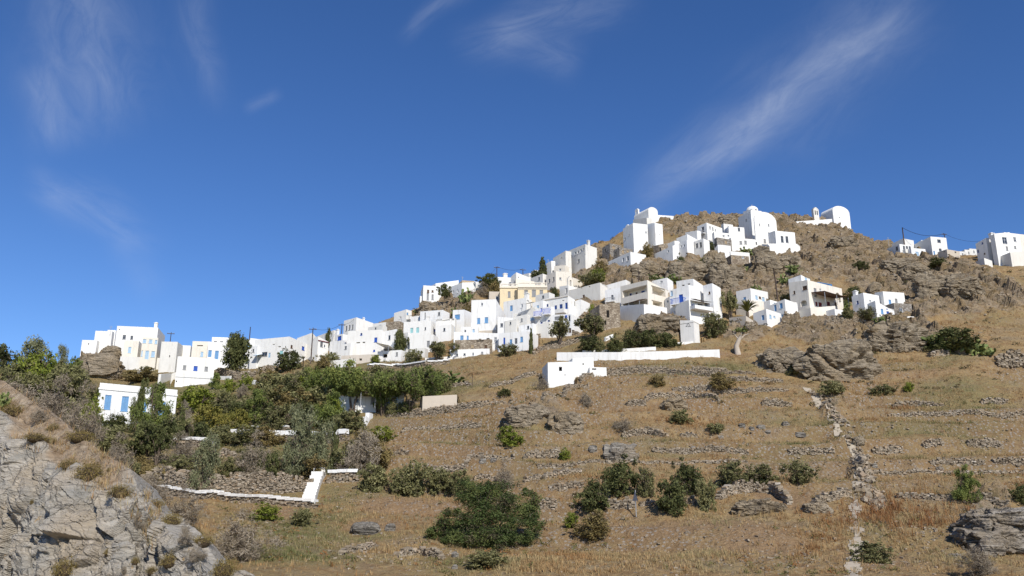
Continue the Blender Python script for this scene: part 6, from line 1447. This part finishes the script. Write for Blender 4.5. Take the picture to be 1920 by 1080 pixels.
STRAW = patches(PXV, PYV, [(1060, 1060, 130, 30, 1), (930, 665, 130, 22, 1), (1390, 665, 90, 14, .8), (1480, 1070, 90, 20, .5), (830, 770, 120, 14, .6), (1640, 830, 140, 14, .6), (1340, 695, 60, 10, .6)])
wgt = wgt * (1 + 1.6 * STRAW) * (1 + 1.8 * LIPM)
n = 46000
idx = rng.choice(len(TP), n, p=(wgt * vis) / (wgt * vis).sum())
base = TP[idx] + rng.normal(0, .10, (n, 3)) * np.array((1, 1, 0)); base[:, 2] -= .06
hgt = rng.uniform(.16, .42, n) * (1 + 1.5 * RU[idx] * (rng.random(n) < .5) + .5 * np.clip(nz[idx], 0, 1))
t0 = np.clip(.40 + .45 * fbm(base / 9, 3, off=1.7) - .38 * RU[idx] * (nz2[idx] > -.1) + .95 * np.clip(GREENM[idx] - .34, 0, 1) * (1 - STRAW[idx]) + .12 * STRAW[idx] + .16 * LIPM[idx] * (nz[idx] > -.05) + rng.normal(0, .08, n), 0, 1)
B = 6; bi = np.repeat(np.arange(n), B); m = len(bi)
a = rng.random(m) * 6.283; lean = rng.uniform(.1, .75, m); h = hgt[bi] * rng.uniform(.6, 1.15, m)
root = base[bi] + np.stack([np.cos(a), np.sin(a), 0 * a], 1) * (rng.random(m) * .10)[:, None]
tip = root + np.stack([np.cos(a) * lean * h, np.sin(a) * lean * h, h], 1)
sd = np.stack([-np.sin(a), np.cos(a), 0 * a], 1) * rng.uniform(.014, .032, m)[:, None]
V = np.stack([root - sd, root + sd, tip + sd * .25, tip - sd * .25], 1).reshape(-1, 3)
M['grass'] = leafmat('dry_grass_blades', [(0, (.27, .12, .045)), (.22, (.40, .235, .10)), (.48, (.49, .355, .18)), (.70, (.35, .295, .145)), (1, (.17, .18, .065))], 0, .25)
me = np_mesh('dry_grass', V, np.arange(m * 4).reshape(-1, 4), M['grass'], {'tone': ('FACE', np.clip(t0[bi] + rng.normal(0, .06, m), 0, 1))})
tag(link('dry_grass', me), 'dry straw and rust coloured grass over the slope', 'grass', kind='stuff')
def stones(name, label, weight, n, s0, s1, mat='stone'):
    c = pick(weight, n); s = rng.uniform(s0, s1, n) * rng.uniform(.5, 1, n)
    cube = np.array([(x, y, z) for z in (-.5, .5) for x, y in ((-.5, -.5), (.5, -.5), (.5, .5), (-.5, .5))])
    Q = cube[None] * (1 + rng.uniform(-.45, .2, (n, 8, 3))) * np.stack([s * rng.uniform(.9, 1.6, n), s, s * rng.uniform(.45, .9, n)], 1)[:, None, :]
    a = rng.random(n) * 6.283; ca, sa = np.cos(a)[:, None], np.sin(a)[:, None]
    Q = np.stack([Q[..., 0] * ca - Q[..., 1] * sa, Q[..., 0] * sa + Q[..., 1] * ca, Q[..., 2]], -1) + c[:, None, :]
    f = np.array([(3, 2, 1, 0), (4, 5, 6, 7), (0, 1, 5, 4), (1, 2, 6, 5), (2, 3, 7, 6), (3, 0, 4, 7)])
    Fq = (np.arange(n)[:, None, None] * 8 + f[None]).reshape(-1, 4)
    me = np_mesh(name, Q.reshape(-1, 3), Fq, M[mat], {'tone': ('FACE', np.repeat(rng.random(n), 6))})
    tag(link(name, me), label, 'stones', kind='stuff')
low = (YV < 165) & (YV > 58)
sn = np.clip(fbm(TP / 5, 3, off=21.0) * 3 + .12, 0, 1)
STONY = patches(PXV, PYV, [(1690, 1000, 160, 70, 1), (1460, 1040, 120, 50, .8), (1570, 770, 40, 60, 1), (1615, 880, 50, 90, 1), (1000, 790, 120, 50, .7), (1400, 790, 120, 60, .5), (660, 930, 60, 30, .8), (780, 1040, 140, 40, .5), (1180, 700, 170, 25, .6), (1300, 610, 300, 30, .5), (480, 965, 90, 25, .6)])
stones('loose_rubble', 'small loose stones strewn over the dry slope', low * (.08 + .4 * sn + 1.1 * STONY + .8 * RIMM * (nz > -.1)), 7500, .09, .28)
stones('rubble', 'broken stones lying below the cliffs', (YV > 130) * np.clip(ROCKM, 0, 1) * (.2 + sn), 3500, .2, .65)
# low scrub on the rocky upper hill
c = pick(np.clip(ROCKM + .35, .25, 1) * (YV > 118) * np.clip(.35 + 2.2 * fbm(TP / 8, 3, off=9.9), 0, 1), 1500); k = 34
sz = rng.uniform(.22, .75, len(c)); ci = np.repeat(np.arange(len(c)), k)
d = rng.normal(size=(len(ci), 3)); d[:, 2] = np.abs(d[:, 2]); d /= np.linalg.norm(d, axis=1)[:, None]
C = c[ci] + d * (sz[ci] * rng.uniform(.5, 1, len(ci)))[:, None] * np.array((1, 1, .7))
V, Fq, tone = leaves(C, d, sz[ci] * rng.uniform(.14, .26, len(ci)), np.clip(np.repeat(rng.normal(.45, .25, len(c)), k) + rng.normal(0, .1, len(ci)), 0, 1), rng)
M['scrub'] = leafmat('low_scrub', [(0, (.055, .055, .022)), (.4, (.11, .095, .04)), (.7, (.19, .13, .06)), (1, (.27, .17, .075))], 0)
tag(link('scrub', np_mesh('scrub', V, Fq, M['scrub'], {'tone': ('FACE', tone)})), 'low brown and dark green scrub between the rocks', 'scrub', kind='stuff')
c = pick((YV < 150) * (YV > 60) * np.clip(.2 + 1.6 * fbm(TP / 9, 3, off=19.9) + .8 * GREENY2, 0, 1) * (1 - .7 * ROCKM) * (1 - .7 * BAREM) * (1 + GREENM), 2600); k = 26
sz = rng.uniform(.16, .5, len(c)); ci = np.repeat(np.arange(len(c)), k)
d = rng.normal(size=(len(ci), 3)); d[:, 2] = np.abs(d[:, 2]); d /= np.linalg.norm(d, axis=1)[:, None]
C = c[ci] + d * (sz[ci] * rng.uniform(.4, 1, len(ci)))[:, None]
V, Fq, tone = leaves(C, d, sz[ci] * rng.uniform(.14, .24, len(ci)), np.clip(np.repeat(rng.normal(.5, .28, len(c)), k) + rng.normal(0, .1, len(ci)), 0, 1), rng)
M['weeds'] = leafmat('weed_tufts', [(0, (.10, .11, .035)), (.5, (.19, .18, .065)), (.78, (.28, .18, .07)), (1, (.32, .14, .05))], 0)
tag(link('weeds', np_mesh('weeds', V, Fq, M['weeds'], {'tone': ('FACE', tone)})), 'small weed and thorn tufts over the terraces', 'weeds', kind='stuff')
# ------------------------------------------------------------------ rocky spur close to the camera
EDGE = [(-700, 470), (-300, 600), (0, 714), (35, 735), (88, 767), (130, 805), (169, 834), (211, 865), (243, 882), (262, 918), (281, 939), (300, 962), (338, 985), (380, 1023), (404, 1066), (440, 1120), (520, 1230), (640, 1400)]
ex, ey = np.array(EDGE, float).T
def spur():
    px = np.concatenate([np.arange(-700, -30, 9), np.arange(-30, 440, 1.6), np.arange(440, 600, 8)])
    vs = np.concatenate([np.array((-9, -6.5, -4.5, -3, -2, -1.3, -.8, -.45, -.2)), np.linspace(0, 1, 300) ** 1.15 * 1.0, np.array((1.1, 1.25, 1.45, 1.7))])
    PX, Vv = np.meshgrid(px, vs, indexing='ij')
    e = np.interp(PX, ex, ey); ye = 23.5 - .0205 * np.clip(PX, -700, 430)       # distance of the crest
    dn = np.clip(Vv, 0, None) * (1150 - np.clip(e, 0, 1100) + 60).clip(120)
    PY = e + dn
    soft = 78 * (1 - sstep(120, 330, PX))
    YY = ye - .020 * np.minimum(dn, soft) - .0082 * np.maximum(dn - soft, 0) + np.clip(-Vv, 0, None) * 1.25
    YY = np.maximum(YY, 5)
    v = (540 - PY) / F; s = (SP + v * CP) / (CP - v * SP); T = (PX - 960) / F / (CP - v * SP)
    P = np.stack([T * YY, YY, s * YY], -1)
    back = np.clip(-Vv, 0, None); zc = P[..., 2].copy()
    i0 = int(np.nonzero(vs == 0)[0][0])
    P[..., 2] = np.where(Vv < 0, P[:, i0:i0 + 1, 2] - .22 * back - .075 * back ** 2, P[..., 2]); P[..., 0] = np.where(Vv < 0, P[:, i0:i0 + 1, 0] - .1 * back, P[..., 0])
    du = np.gradient(P, axis=0); dv = np.gradient(P, axis=1); N = np.cross(dv, du); N /= np.linalg.norm(N, axis=-1)[..., None] + 1e-9
    N *= np.sign(-N[..., 1:2] + .6 * N[..., 2:3] + 1e-6)
    p = P.reshape(-1, 3); n_ = N.reshape(-1, 3); dnf = dn.ravel(); pxf = PX.ravel()
    soil = (1 - sstep(.55, 1.0, dnf / (soft.ravel() + 22) + .35 * fbm(p / 1.6, 3, off=6))) * (1 - sstep(170, 290, pxf))
    # strata run down to the right in the face
    c, s_ = math.cos(R(50)), math.sin(R(50)); U = p[:, 0] * c - p[:, 2] * s_; Wd = p[:, 0] * s_ + p[:, 2] * c
    q = np.stack([U * .75, p[:, 1] * 1.1, Wd * 1.9], 1); q = q + .22 * np.stack([perlin(p * .9), perlin(p * .9 + 7), perlin(p * .9 + 19)], 1)
    f1, f2, idn, fa = worley(q * .85, 2); g1, g2, ig, ga = worley(q * 2.3, 6)
    k1, k2, ik, ka = worley(q * 5.2, 7)
    dd = .42 * ridged(np.stack([U * .16, p[:, 1] * .25, Wd * .42], 1), 2, off=2.2) + (.26 * (idn - .5) + .30 * fa) * sstep(0, .05, f2 - f1) * .85 + (.05 * (ig - .5) + .07 * ga) * sstep(0, .07, g2 - g1) + .03 * ka - .11 * (1 - sstep(0, .04, f2 - f1)) - .03 * (1 - sstep(0, .05, g2 - g1)) + .03 * ridged(q * 3.2, 3, off=3)
    ds = .12 * fbm(p / .9, 4) + .04 * fbm(p / .2, 2)
    edge = sstep(-.1, .6, Vv.ravel() * 12) * .75 + .25
    d = (dd * (1 - soil) * edge + ds * soil)
    p = p + n_ * d[:, None]
    idx = np.arange(len(p)).reshape(PX.shape)
    Fq = np.stack([idx[:-1, :-1], idx[:-1, 1:], idx[1:, 1:], idx[1:, :-1]], -1).reshape(-1, 4)
    me = np_mesh('rocky_spur', p, Fq, M['spur'], {'soil': ('POINT', soil)})
    tag(link('rocky_spur', me), 'pale grey cracked schist spur close at the lower left', 'rock', kind='structure')
    return p, Fq
def fn_spur(t, b):
    p = t.pos(); mp = t.node('ShaderNodeMapping'); t.put(mp.inputs['Vector'], p); mp.inputs['Rotation'].default_value = (0, R(-50), 0); mp.inputs['Scale'].default_value = (.7, 1, 2.4)
    q = mp.outputs[0]
    n1 = t.noise(q, .9, 6, .62, 1.2); n2 = t.noise(q, 3.6, 7, .7, 1.5); n3 = t.noise(p, .5, 4); n4 = t.noise(p, 16, 4, .7)
    wq = t.vmath('ADD', q, t.vmath('MULTIPLY', t.noisec(p, 1.6), (.5, .5, .5)))
    cr = t.voro(wq, 1.1, 'DISTANCE_TO_EDGE'); cr2 = t.voro(wq, 3.4, 'DISTANCE_TO_EDGE')
    col = t.ramp(n2, [(.26, (.20, .175, .14)), (.44, (.35, .31, .25)), (.58, (.45, .405, .335)), (.75, (.55, .51, .44))])
    col = t.mix(t.ramp(n1, [(.46, 0.0), (.66, .55)]), col, (.25, .25, .23))
    col = t.mix(t.ramp(n3, [(.50, 0.0), (.66, .6)]), col, (.42, .33, .22))
    col = t.mix(t.ramp(t.noise(p, 2.6, 5, .7), [(.64, 0.0), (.70, .8)]), col, (.42, .24, .06))
    col = t.mix(t.ramp(cr, [(0.0, .8), (.016, 0.0)]), col, (.05, .045, .04)); col = t.mix(t.ramp(cr2, [(0.0, .3), (.02, 0.0)]), col, (.08, .07, .06))
    so = t.ramp(t.noise(p, 3.0, 6, .7), [(.3, (.20, .135, .08)), (.5, (.33, .245, .16)), (.7, (.44, .36, .26))])
    so = t.mix(t.ramp(t.voro(p, 9.0), [(.10, .7), (.2, 0.0)]), so, (.40, .37, .33))
    h = t.m('ADD', t.m('MULTIPLY', n2, .8), t.m('ADD', t.m('MULTIPLY', n4, .12), t.m('ADD', t.m('MULTIPLY', t.m('MINIMUM', cr, .05), 5.0), t.m('MULTIPLY', t.m('MINIMUM', cr2, .06), 1.8))))
    t.put(b.inputs['Normal'], t.bump(h, .9, .12))
    return t.mix(t.ramp(t.attr('soil'), [(.35, 0.0), (.6, 1.0)]), col, so)
M['spur'] = new_mat('grey_schist_spur', fn_spur, .85, .25)
SPP, SPF = spur(); SBVH = BVHTree.FromPolygons(SPP.tolist(), SPF.tolist())
def cushion_proto(seed):
    rng = np.random.default_rng(seed); n = 1500; d = rng.normal(size=(n, 3)); d[:, 2] = np.abs(d[:, 2]) - .15; d /= np.linalg.norm(d, axis=1)[:, None]
    lump = 1 + .55 * perlin(d * 2.2 + seed) + .22 * perlin(d * 6)
    C = d * (.5 * lump * rng.uniform(.68, 1.08, n))[:, None] * np.array((1, 1, .95)); tip = C + d * .05; s = rng.normal(size=(n, 3)); s = np.cross(d, s); s /= np.linalg.norm(s, axis=1)[:, None]
    L1 = leaves(C, d, .03, np.clip(.45 + .9 * perlin(d * 3 + seed * 2) + rng.normal(0, .16, n), 0, 1), rng, .4)
    return np_mesh('cushion', L1[0], L1[1], M['l_cushion'], {'tone': ('FACE', L1[2])})
CUP = [cushion_proto(s) for s in (1, 2, 3)]
M['core'] = flat('cushion_core_brown', (.085, .062, .038), .95, .05)
_c = MB(); V_, F_ = ico(2)
core = np_mesh('dark_core', V_ * np.array((.33, .33, .30)), F_, M['core'])  # plain dark brown ball inside the cushion foliage
CUS = [(168, 882, 50, 56, 'large olive brown cushion shrub on the upper rock face'), (226, 918, 44, 34, 'broad olive cushion shrub at the rock edge'), (128, 868, 30, 26, 'dry cushion shrub left of the large one'),
 (262, 985, 30, 34, 'brown cushion shrub half way down the rock edge'), (150, 815, 44, 30, 'yellow brown cushion shrub near the crest'), (292, 943, 34, 24, 'golden cushion shrub right of the rock notch'), (322, 972, 34, 36, 'russet cushion shrub with a bare grey side'),
 (350, 1010, 40, 38, 'two toned dry cushion shrub low on the spur'), (378, 1012, 42, 30, 'straw yellow cushion shrub low on the spur'), (420, 1062, 54, 50, 'greenish cushion shrub at the bottom of the spur'), (318, 1048, 34, 34, 'rusty cushion shrub among broken stones'),
 (366, 1050, 44, 30, 'olive cushion shrub above the bottom edge'), (120, 1062, 44, 50, 'brown cushion shrub on the lower rock face'), (253, 1050, 18, 20, 'small brown tuft in a crack of the lower rock'), (201, 1034, 14, 18, 'tiny brown tuft in the rock face'),
 (232, 1075, 18, 18, 'small dry tuft at the bottom edge of the rock'), (284, 1068, 22, 22, 'dry tuft beside the rusty cushion shrub'), (60, 940, 9, 14, 'tiny rusty tuft on the pale rock face'), (24, 768, 52, 40, 'grey thorn shrub on the spur crest at left'),
 (72, 785, 40, 26, 'yellowish thorn shrub on the spur crest'), (100, 800, 26, 18, 'low dry tuft on the soil strip'), (66, 818, 40, 22, 'flat brown shrub on the soil strip'), (92, 824, 26, 16, 'brown tuft under the flat shrub'), (212, 850, 18, 26, 'grey dry tuft behind the crest'), (205, 880, 12, 10, 'small tuft left of the broad cushion')]
def spur_at(px, py):
    d = ray(px, py).normalized(); h = SBVH.ray_cast(Vector((0, 0, 0)), d); return h[0] if h[0] is not None else None
for i, (px, py, w, hh, lb) in enumerate(CUS):
    p = spur_at(px, py + hh * .25)
    if p is None: p = world(px, py + hh * .4, 16.5)
    m = mpp(p); root = thing('cushion_shrub', lb, 'shrub', p, i * 1.7); root.scale = (w * m * 1.05, w * m * 1.0, hh * m * 1.15)
    link('foliage', PROTO['twigbush'][i % 3][0] if i % 4 == 3 else CUP[i % 3], root)
    if i % 4 != 3: link('dark_core', core, root)
    root.rotation_euler.x = .2 * math.sin(i * 2.1); root.scale.x *= 1 + .18 * math.sin(i * 3.3)
p = spur_at(6, 765) or world(6, 765, 22); m = mpp(p)
root = thing('prickly_pear', 'bright green cactus pads at the left edge of the spur', 'cactus', p); root.scale = (44 * m, 44 * m, 42 * m); link('pads', PROTO['cactus'][1][0], root)
# small grass on the soil strip
gi = rng.choice(len(SPP), 2600); gi = gi[(SPP[gi, 1] < 27) & (SPP[gi, 1] > 14)]
pp = SPP[gi]; gx, gy = to_px(pp[:, 0], pp[:, 1], pp[:, 2]); e_ = np.interp(gx, ex, ey); ok = (gy - e_ < 95) & (gy - e_ > -5) & (gx > -20) & (gx < 300); pp = pp[ok][:150]
bi = np.repeat(np.arange(len(pp)), 14); m_ = len(bi); a = rng.random(m_) * 6.283; h = rng.uniform(.06, .20, m_); l_ = rng.uniform(.2, .9, m_)
rt = pp[bi] + rng.normal(0, .05, (m_, 3)); tp = rt + np.stack([np.cos(a) * l_ * h, np.sin(a) * l_ * h, h], 1); sd = np.stack([-np.sin(a), np.cos(a), 0 * a], 1) * .006
V = np.stack([rt - sd, rt + sd, tp + sd * .2, tp - sd * .2], 1).reshape(-1, 3)
tag(link('dry_tufts', np_mesh('dry_tufts', V, np.arange(m_ * 4).reshape(-1, 4), M['grass'], {'tone': ('FACE', rng.uniform(.15, .7, m_))})), 'short dry tufts on the soil strip of the spur', 'grass', kind='stuff')
# ------------------------------------------------------------------ poles, wires, sign
def pole(label, px, yt, yb, Y=None, r=.14, arms=1, name='utility_pole', mat='pole', lean=0):
    p = world(px, yb, Y) if Y else at(px, yb); hgt = (yb - yt) * mpp(p); root = thing(name, label, 'pole', p)
    b = MB(); b.tube([(0, 0, -1.5), (lean * .5, 0, hgt * .5), (lean, 0, hgt)], [r, r * .85, r * .65], 8); b.build('shaft', M[mat], root, True)
    if arms:
        c = MB()
        for k in range(arms): c.box((lean, -.12, hgt - .35 - .6 * k), (1.5, .10, .12), .2)
        o = c.build('crossarm', M[mat], root); s = MB()
        for k in range(arms):
            for x in (-.6, 0, .6): s.tube([(lean + x, -.12 + .2 * x, hgt - .28 - .6 * k), (lean + x, -.12 + .2 * x, hgt - .08 - .6 * k)], .05, 6)
        s.build('insulators', M['greypaint'], o)
    return p + Vector((lean, -.12, hgt - .1))
pa = pole('tall utility pole rising beside the sloping white roofs', 583, 613, 676, 168, .13, 1)
pb = pole('short utility pole on the roofs behind the small conifer', 640, 606, 632, 184, .11, 1)
pc = pole('thin pole sticking up behind the dark round tree', 466.5, 612, 650, 178, .12, 0)
pd = pole('thin pole above the alley at the west end', 317, 622, 660, 178, .10, 1)
pe = pole('utility pole on the western crest above the round tree', 931.5, 498, 528, 206, .13, 1)
pf = pole('utility pole standing between crest roofs left of the cypress', 980.5, 503, 522, 209, .13, 1)
pg = pole('brown utility pole above the long house on the east ridge', 1695, 425, 452, 210, .17, 0)
ph = pole('leaning utility pole right of the cube house on the east ridge', 1776, 436, 462, 209, .13, 1, lean=-.4)
pi_ = pole('dark utility pole on the cliff left of the tall beige house', 1459, 500, 562, None, .17, 0, lean=-.4)
pj = pole('slim pole on the cliff above the modern villa', 1197.5, 499, 527, None, .09, 0)
pk = pole('wooden pole standing among the garden bushes', 564.5, 668, 742, None, .11, 0)
pl_ = pole('thin iron post on the straw slope above the tan hut', 885.5, 698, 726, None, .05, 0)
pm = pole('dark pole on the roof at the sunny end of the pipe house', 1122, 526, 556, 178, .10, 0)
def wire(label, a, b, sag, r=.028):
    mb = MB(); n = 18; pts = [a.lerp(b, k / n) - Vector((0, 0, sag * 4 * (k / n) * (1 - k / n))) for k in range(n + 1)]
    o = pts[0].copy(); mb.tube([p - o for p in pts], r, 4); tag(link('overhead_cable', mb.mesh('overhead_cable', M['cable']), None, o), label, 'cable')
wire('thin cable from the tall pole to the roof pole', pa, pb, .8); wire('thin cable between the two crest poles', pe, pf, .6); wire('thick sagging cable between the two east ridge poles', pg, ph, 1.3, .05)
wire('cable running from the leaning ridge pole to the tower block', ph, world(1838, 452, 199), .8); wire('cable dropping from the roof pole to the tall white house', pb, world(664, 598, 188), .5)
wire('cable running from the crest pole down to the western roofs', pe, world(905, 527, 201), .3)
sg = at(1193, 969); m = mpp(sg); root = thing('road_sign', 'small road sign on a thin post seen edge on', 'road sign', sg, R(-62))
b = MB(); b.tube([(0, 0, -.3), (0, 0, 49 * m)], .045, 8); b.build('post', M['metal'], root); b = MB(); b.poly([(-.42, -.06, 29 * m), (.42, -.06, 29 * m), (0, -.06, 47 * m)]); b.poly([(.42, -.035, 29 * m), (-.42, -.035, 29 * m), (0, -.035, 47 * m)]); b.build('plate', M['metal'], root)
for i, (px, yt, yb, Y) in enumerate(((1101, 449, 463, 203), (867, 518, 528, 201), (1667, 444, 462, 208), (1028, 486, 496, 208), (207, 611, 622, 190))):
    p = world(px, yb, Y); hh = (yb - yt) * mpp(p); b = MB(); b.tube([(0, 0, -1), (0, 0, hh)], .035, 5)
    for k in range(3): b.box((0, 0, hh - .1 - .22 * k), (.7 - .15 * k, .03, .03), .5)
    tag(link('roof_antenna', b.mesh('roof_antenna', M['metal']), None, p), ('thin antenna on the long row house roof', 'thin antenna behind the sand coloured roof box', 'thin antenna left of the ridge pole', 'thin antenna right of the cypress', 'tiny antenna on the west end annex')[i], 'antenna')
# ------------------------------------------------------------------ sky, sun, camera
AZ, EL = R(180 - 23), R(38)                   # sun: behind the camera, well to the right
W_ = bpy.data.worlds.new('World'); SC.world = W_; W_.use_nodes = True
t = NT(W_.node_tree); bg = W_.node_tree.nodes['Background']; out = W_.node_tree.nodes['World Output']
sky = t.node('ShaderNodeTexSky', sky_type='NISHITA'); sky.sun_disc = False; sky.sun_elevation = EL; sky.sun_rotation = AZ
sky.altitude = 2400; sky.air_density = 1.0; sky.dust_density = .1; sky.ozone_density = 3.0
hs = t.node('ShaderNodeHueSaturation'); hs.inputs['Hue'].default_value = .509; hs.inputs['Saturation'].default_value = 1.21; hs.inputs['Value'].default_value = .92; t.put(hs.inputs['Color'], sky.outputs[0])
t.put(bg.inputs[0], hs.outputs[0]); bg.inputs[1].default_value = .137
g = t.node('ShaderNodeTexCoord').outputs['Generated']; sx = t.node('ShaderNodeSeparateXYZ'); t.put(sx.inputs[0], g)
yy = t.m('MAXIMUM', sx.outputs[1], .05); T_ = t.m('DIVIDE', sx.outputs[0], yy); S_ = t.m('DIVIDE', sx.outputs[2], yy)
front = t.m('GREATER_THAN', sx.outputs[1], .06)
CIR = [ # photo start, end, half width px, strength, noise stretch, seed
 ((1190, 395), (1460, 215), 30, .20, 2.4, 1), ((1230, 360), (1700, 10), 46, .27, 3, 21), ((1330, 275), (1500, 180), 26, .18, 2.2, 4), ((1400, 250), (1720, -20), 74, .16, 3, 12), ((130, -60), (200, 250), 100, .24, 2.2, 2), ((70, 120), (110, 280), 40, .22, 3, 22),
 ((50, 335), (285, 470), 30, .20, 4, 3), ((230, 440), (310, 540), 24, .09, 3, 23), ((350, -40), (400, 200), 34, .13, 3, 13), ((870, 95), (1180, 5), 40, .20, 4, 5), ((930, 60), (1090, 105), 34, .17, 3, 6), ((760, 80), (870, -30), 18, .15, 4, 7), ((450, 190), (520, 160), 14, .12, 3, 11)]
tot = None
for (p0, p1, wd, st, sq, sd) in CIR:
    a0, b0 = tang(*p0), slope(p0[1]); a1, b1 = tang(*p1), slope(p1[1]); L = math.hypot(a1 - a0, b1 - b0); ux, uy = (a1 - a0) / L, (b1 - b0) / L
    dx = t.m('SUBTRACT', T_, a0); dy = t.m('SUBTRACT', S_, b0)
    l = t.m('ADD', t.m('MULTIPLY', dx, ux), t.m('MULTIPLY', dy, uy)); w = t.m('SUBTRACT', t.m('MULTIPLY', dy, ux), t.m('MULTIPLY', dx, uy))
    cv = t.node('ShaderNodeCombineXYZ'); t.put(cv.inputs[0], l); t.put(cv.inputs[1], w); cv.inputs[2].default_value = sd * 3.1
    wob = t.noise(cv.outputs[0], 5.0, 1); w2 = t.m('ADD', w, t.m('MULTIPLY', t.m('SUBTRACT', wob, .5), .10))
    q = t.m('DIVIDE', w2, wd / 1500.0); mask = t.m('POWER', 2.718, t.m('MULTIPLY', t.m('MULTIPLY', q, q), -1.0))
    ln = t.m('DIVIDE', l, L); e1 = t.node('ShaderNodeMapRange', interpolation_type='SMOOTHSTEP'); t.put(e1.inputs[0], ln); e1.inputs[1].default_value = -.12; e1.inputs[2].default_value = .25
    e2 = t.node('ShaderNodeMapRange', interpolation_type='SMOOTHSTEP'); t.put(e2.inputs[0], ln); e2.inputs[1].default_value = 1.15; e2.inputs[2].default_value = .7
    mask = t.m('MULTIPLY', mask, t.m('MULTIPLY', e1.outputs[0], e2.outputs[0]))
    c2 = t.node('ShaderNodeCombineXYZ'); t.put(c2.inputs[0], t.m('MULTIPLY', l, 11.0)); t.put(c2.inputs[1], t.m('MULTIPLY', w, 11.0 * sq)); c2.inputs[2].default_value = sd * 5.7
    nn = t.noise(c2.outputs[0], 1.0, 6, .66, .7)
    v = t.m('MULTIPLY', t.m('MULTIPLY', mask, t.ramp(nn, [(.22, 0.0), (.82, 1.0)])), st)
    tot = v if tot is None else t.m('ADD', tot, v)
tot = t.m('MULTIPLY', t.m('MINIMUM', tot, .8), front)
cb = t.node('ShaderNodeBackground'); cb.inputs[0].default_value = (.62, .68, .80, 1); cb.inputs[1].default_value = .95
ms = t.node('ShaderNodeMixShader'); t.put(ms.inputs[0], tot); t.l.new(bg.outputs[0], ms.inputs[1]); t.l.new(cb.outputs[0], ms.inputs[2]); t.l.new(ms.outputs[0], out.inputs[0])
sl = bpy.data.lights.new('sun', 'SUN'); sl.energy = 4.2; sl.angle = R(.53); sl.color = (1.0, .955, .88)
so = bpy.data.objects.new('sun', sl); COL.objects.link(so)
sv = Vector((math.sin(AZ) * math.cos(EL), math.cos(AZ) * math.cos(EL), math.sin(EL))); so.rotation_euler = sv.to_track_quat('Z', 'Y').to_euler(); so.location = (40, -40, 120)
cd = bpy.data.cameras.new('camera'); cd.sensor_width = 36; cd.lens = 36 * F / 1920; cd.clip_start = .5; cd.clip_end = 9000
co = bpy.data.objects.new('camera', cd); COL.objects.link(co); co.rotation_euler = (math.pi / 2 + PITCH, 0, 0); SC.camera = co
vs_ = SC.view_settings; vs_.view_transform = 'Standard'; vs_.look = 'None'; vs_.exposure = .16; vs_.gamma = 1
SC.render.engine = 'CYCLES'; SC.cycles.max_bounces = 5; SC.cycles.diffuse_bounces = 3; SC.cycles.glossy_bounces = 2; SC.cycles.transparent_max_bounces = 4; SC.cycles.caustics_reflective = False; SC.cycles.caustics_refractive = False
W_.cycles.sampling_method = 'MANUAL'; W_.cycles.sample_map_resolution = 256
SC.cycles.use_denoising = True
try: SC.cycles.denoiser = 'OPENIMAGEDENOISE'; SC.cycles.denoising_input_passes = 'RGB_ALBEDO_NORMAL'; SC.cycles.denoising_prefilter = 'ACCURATE'
except Exception: pass
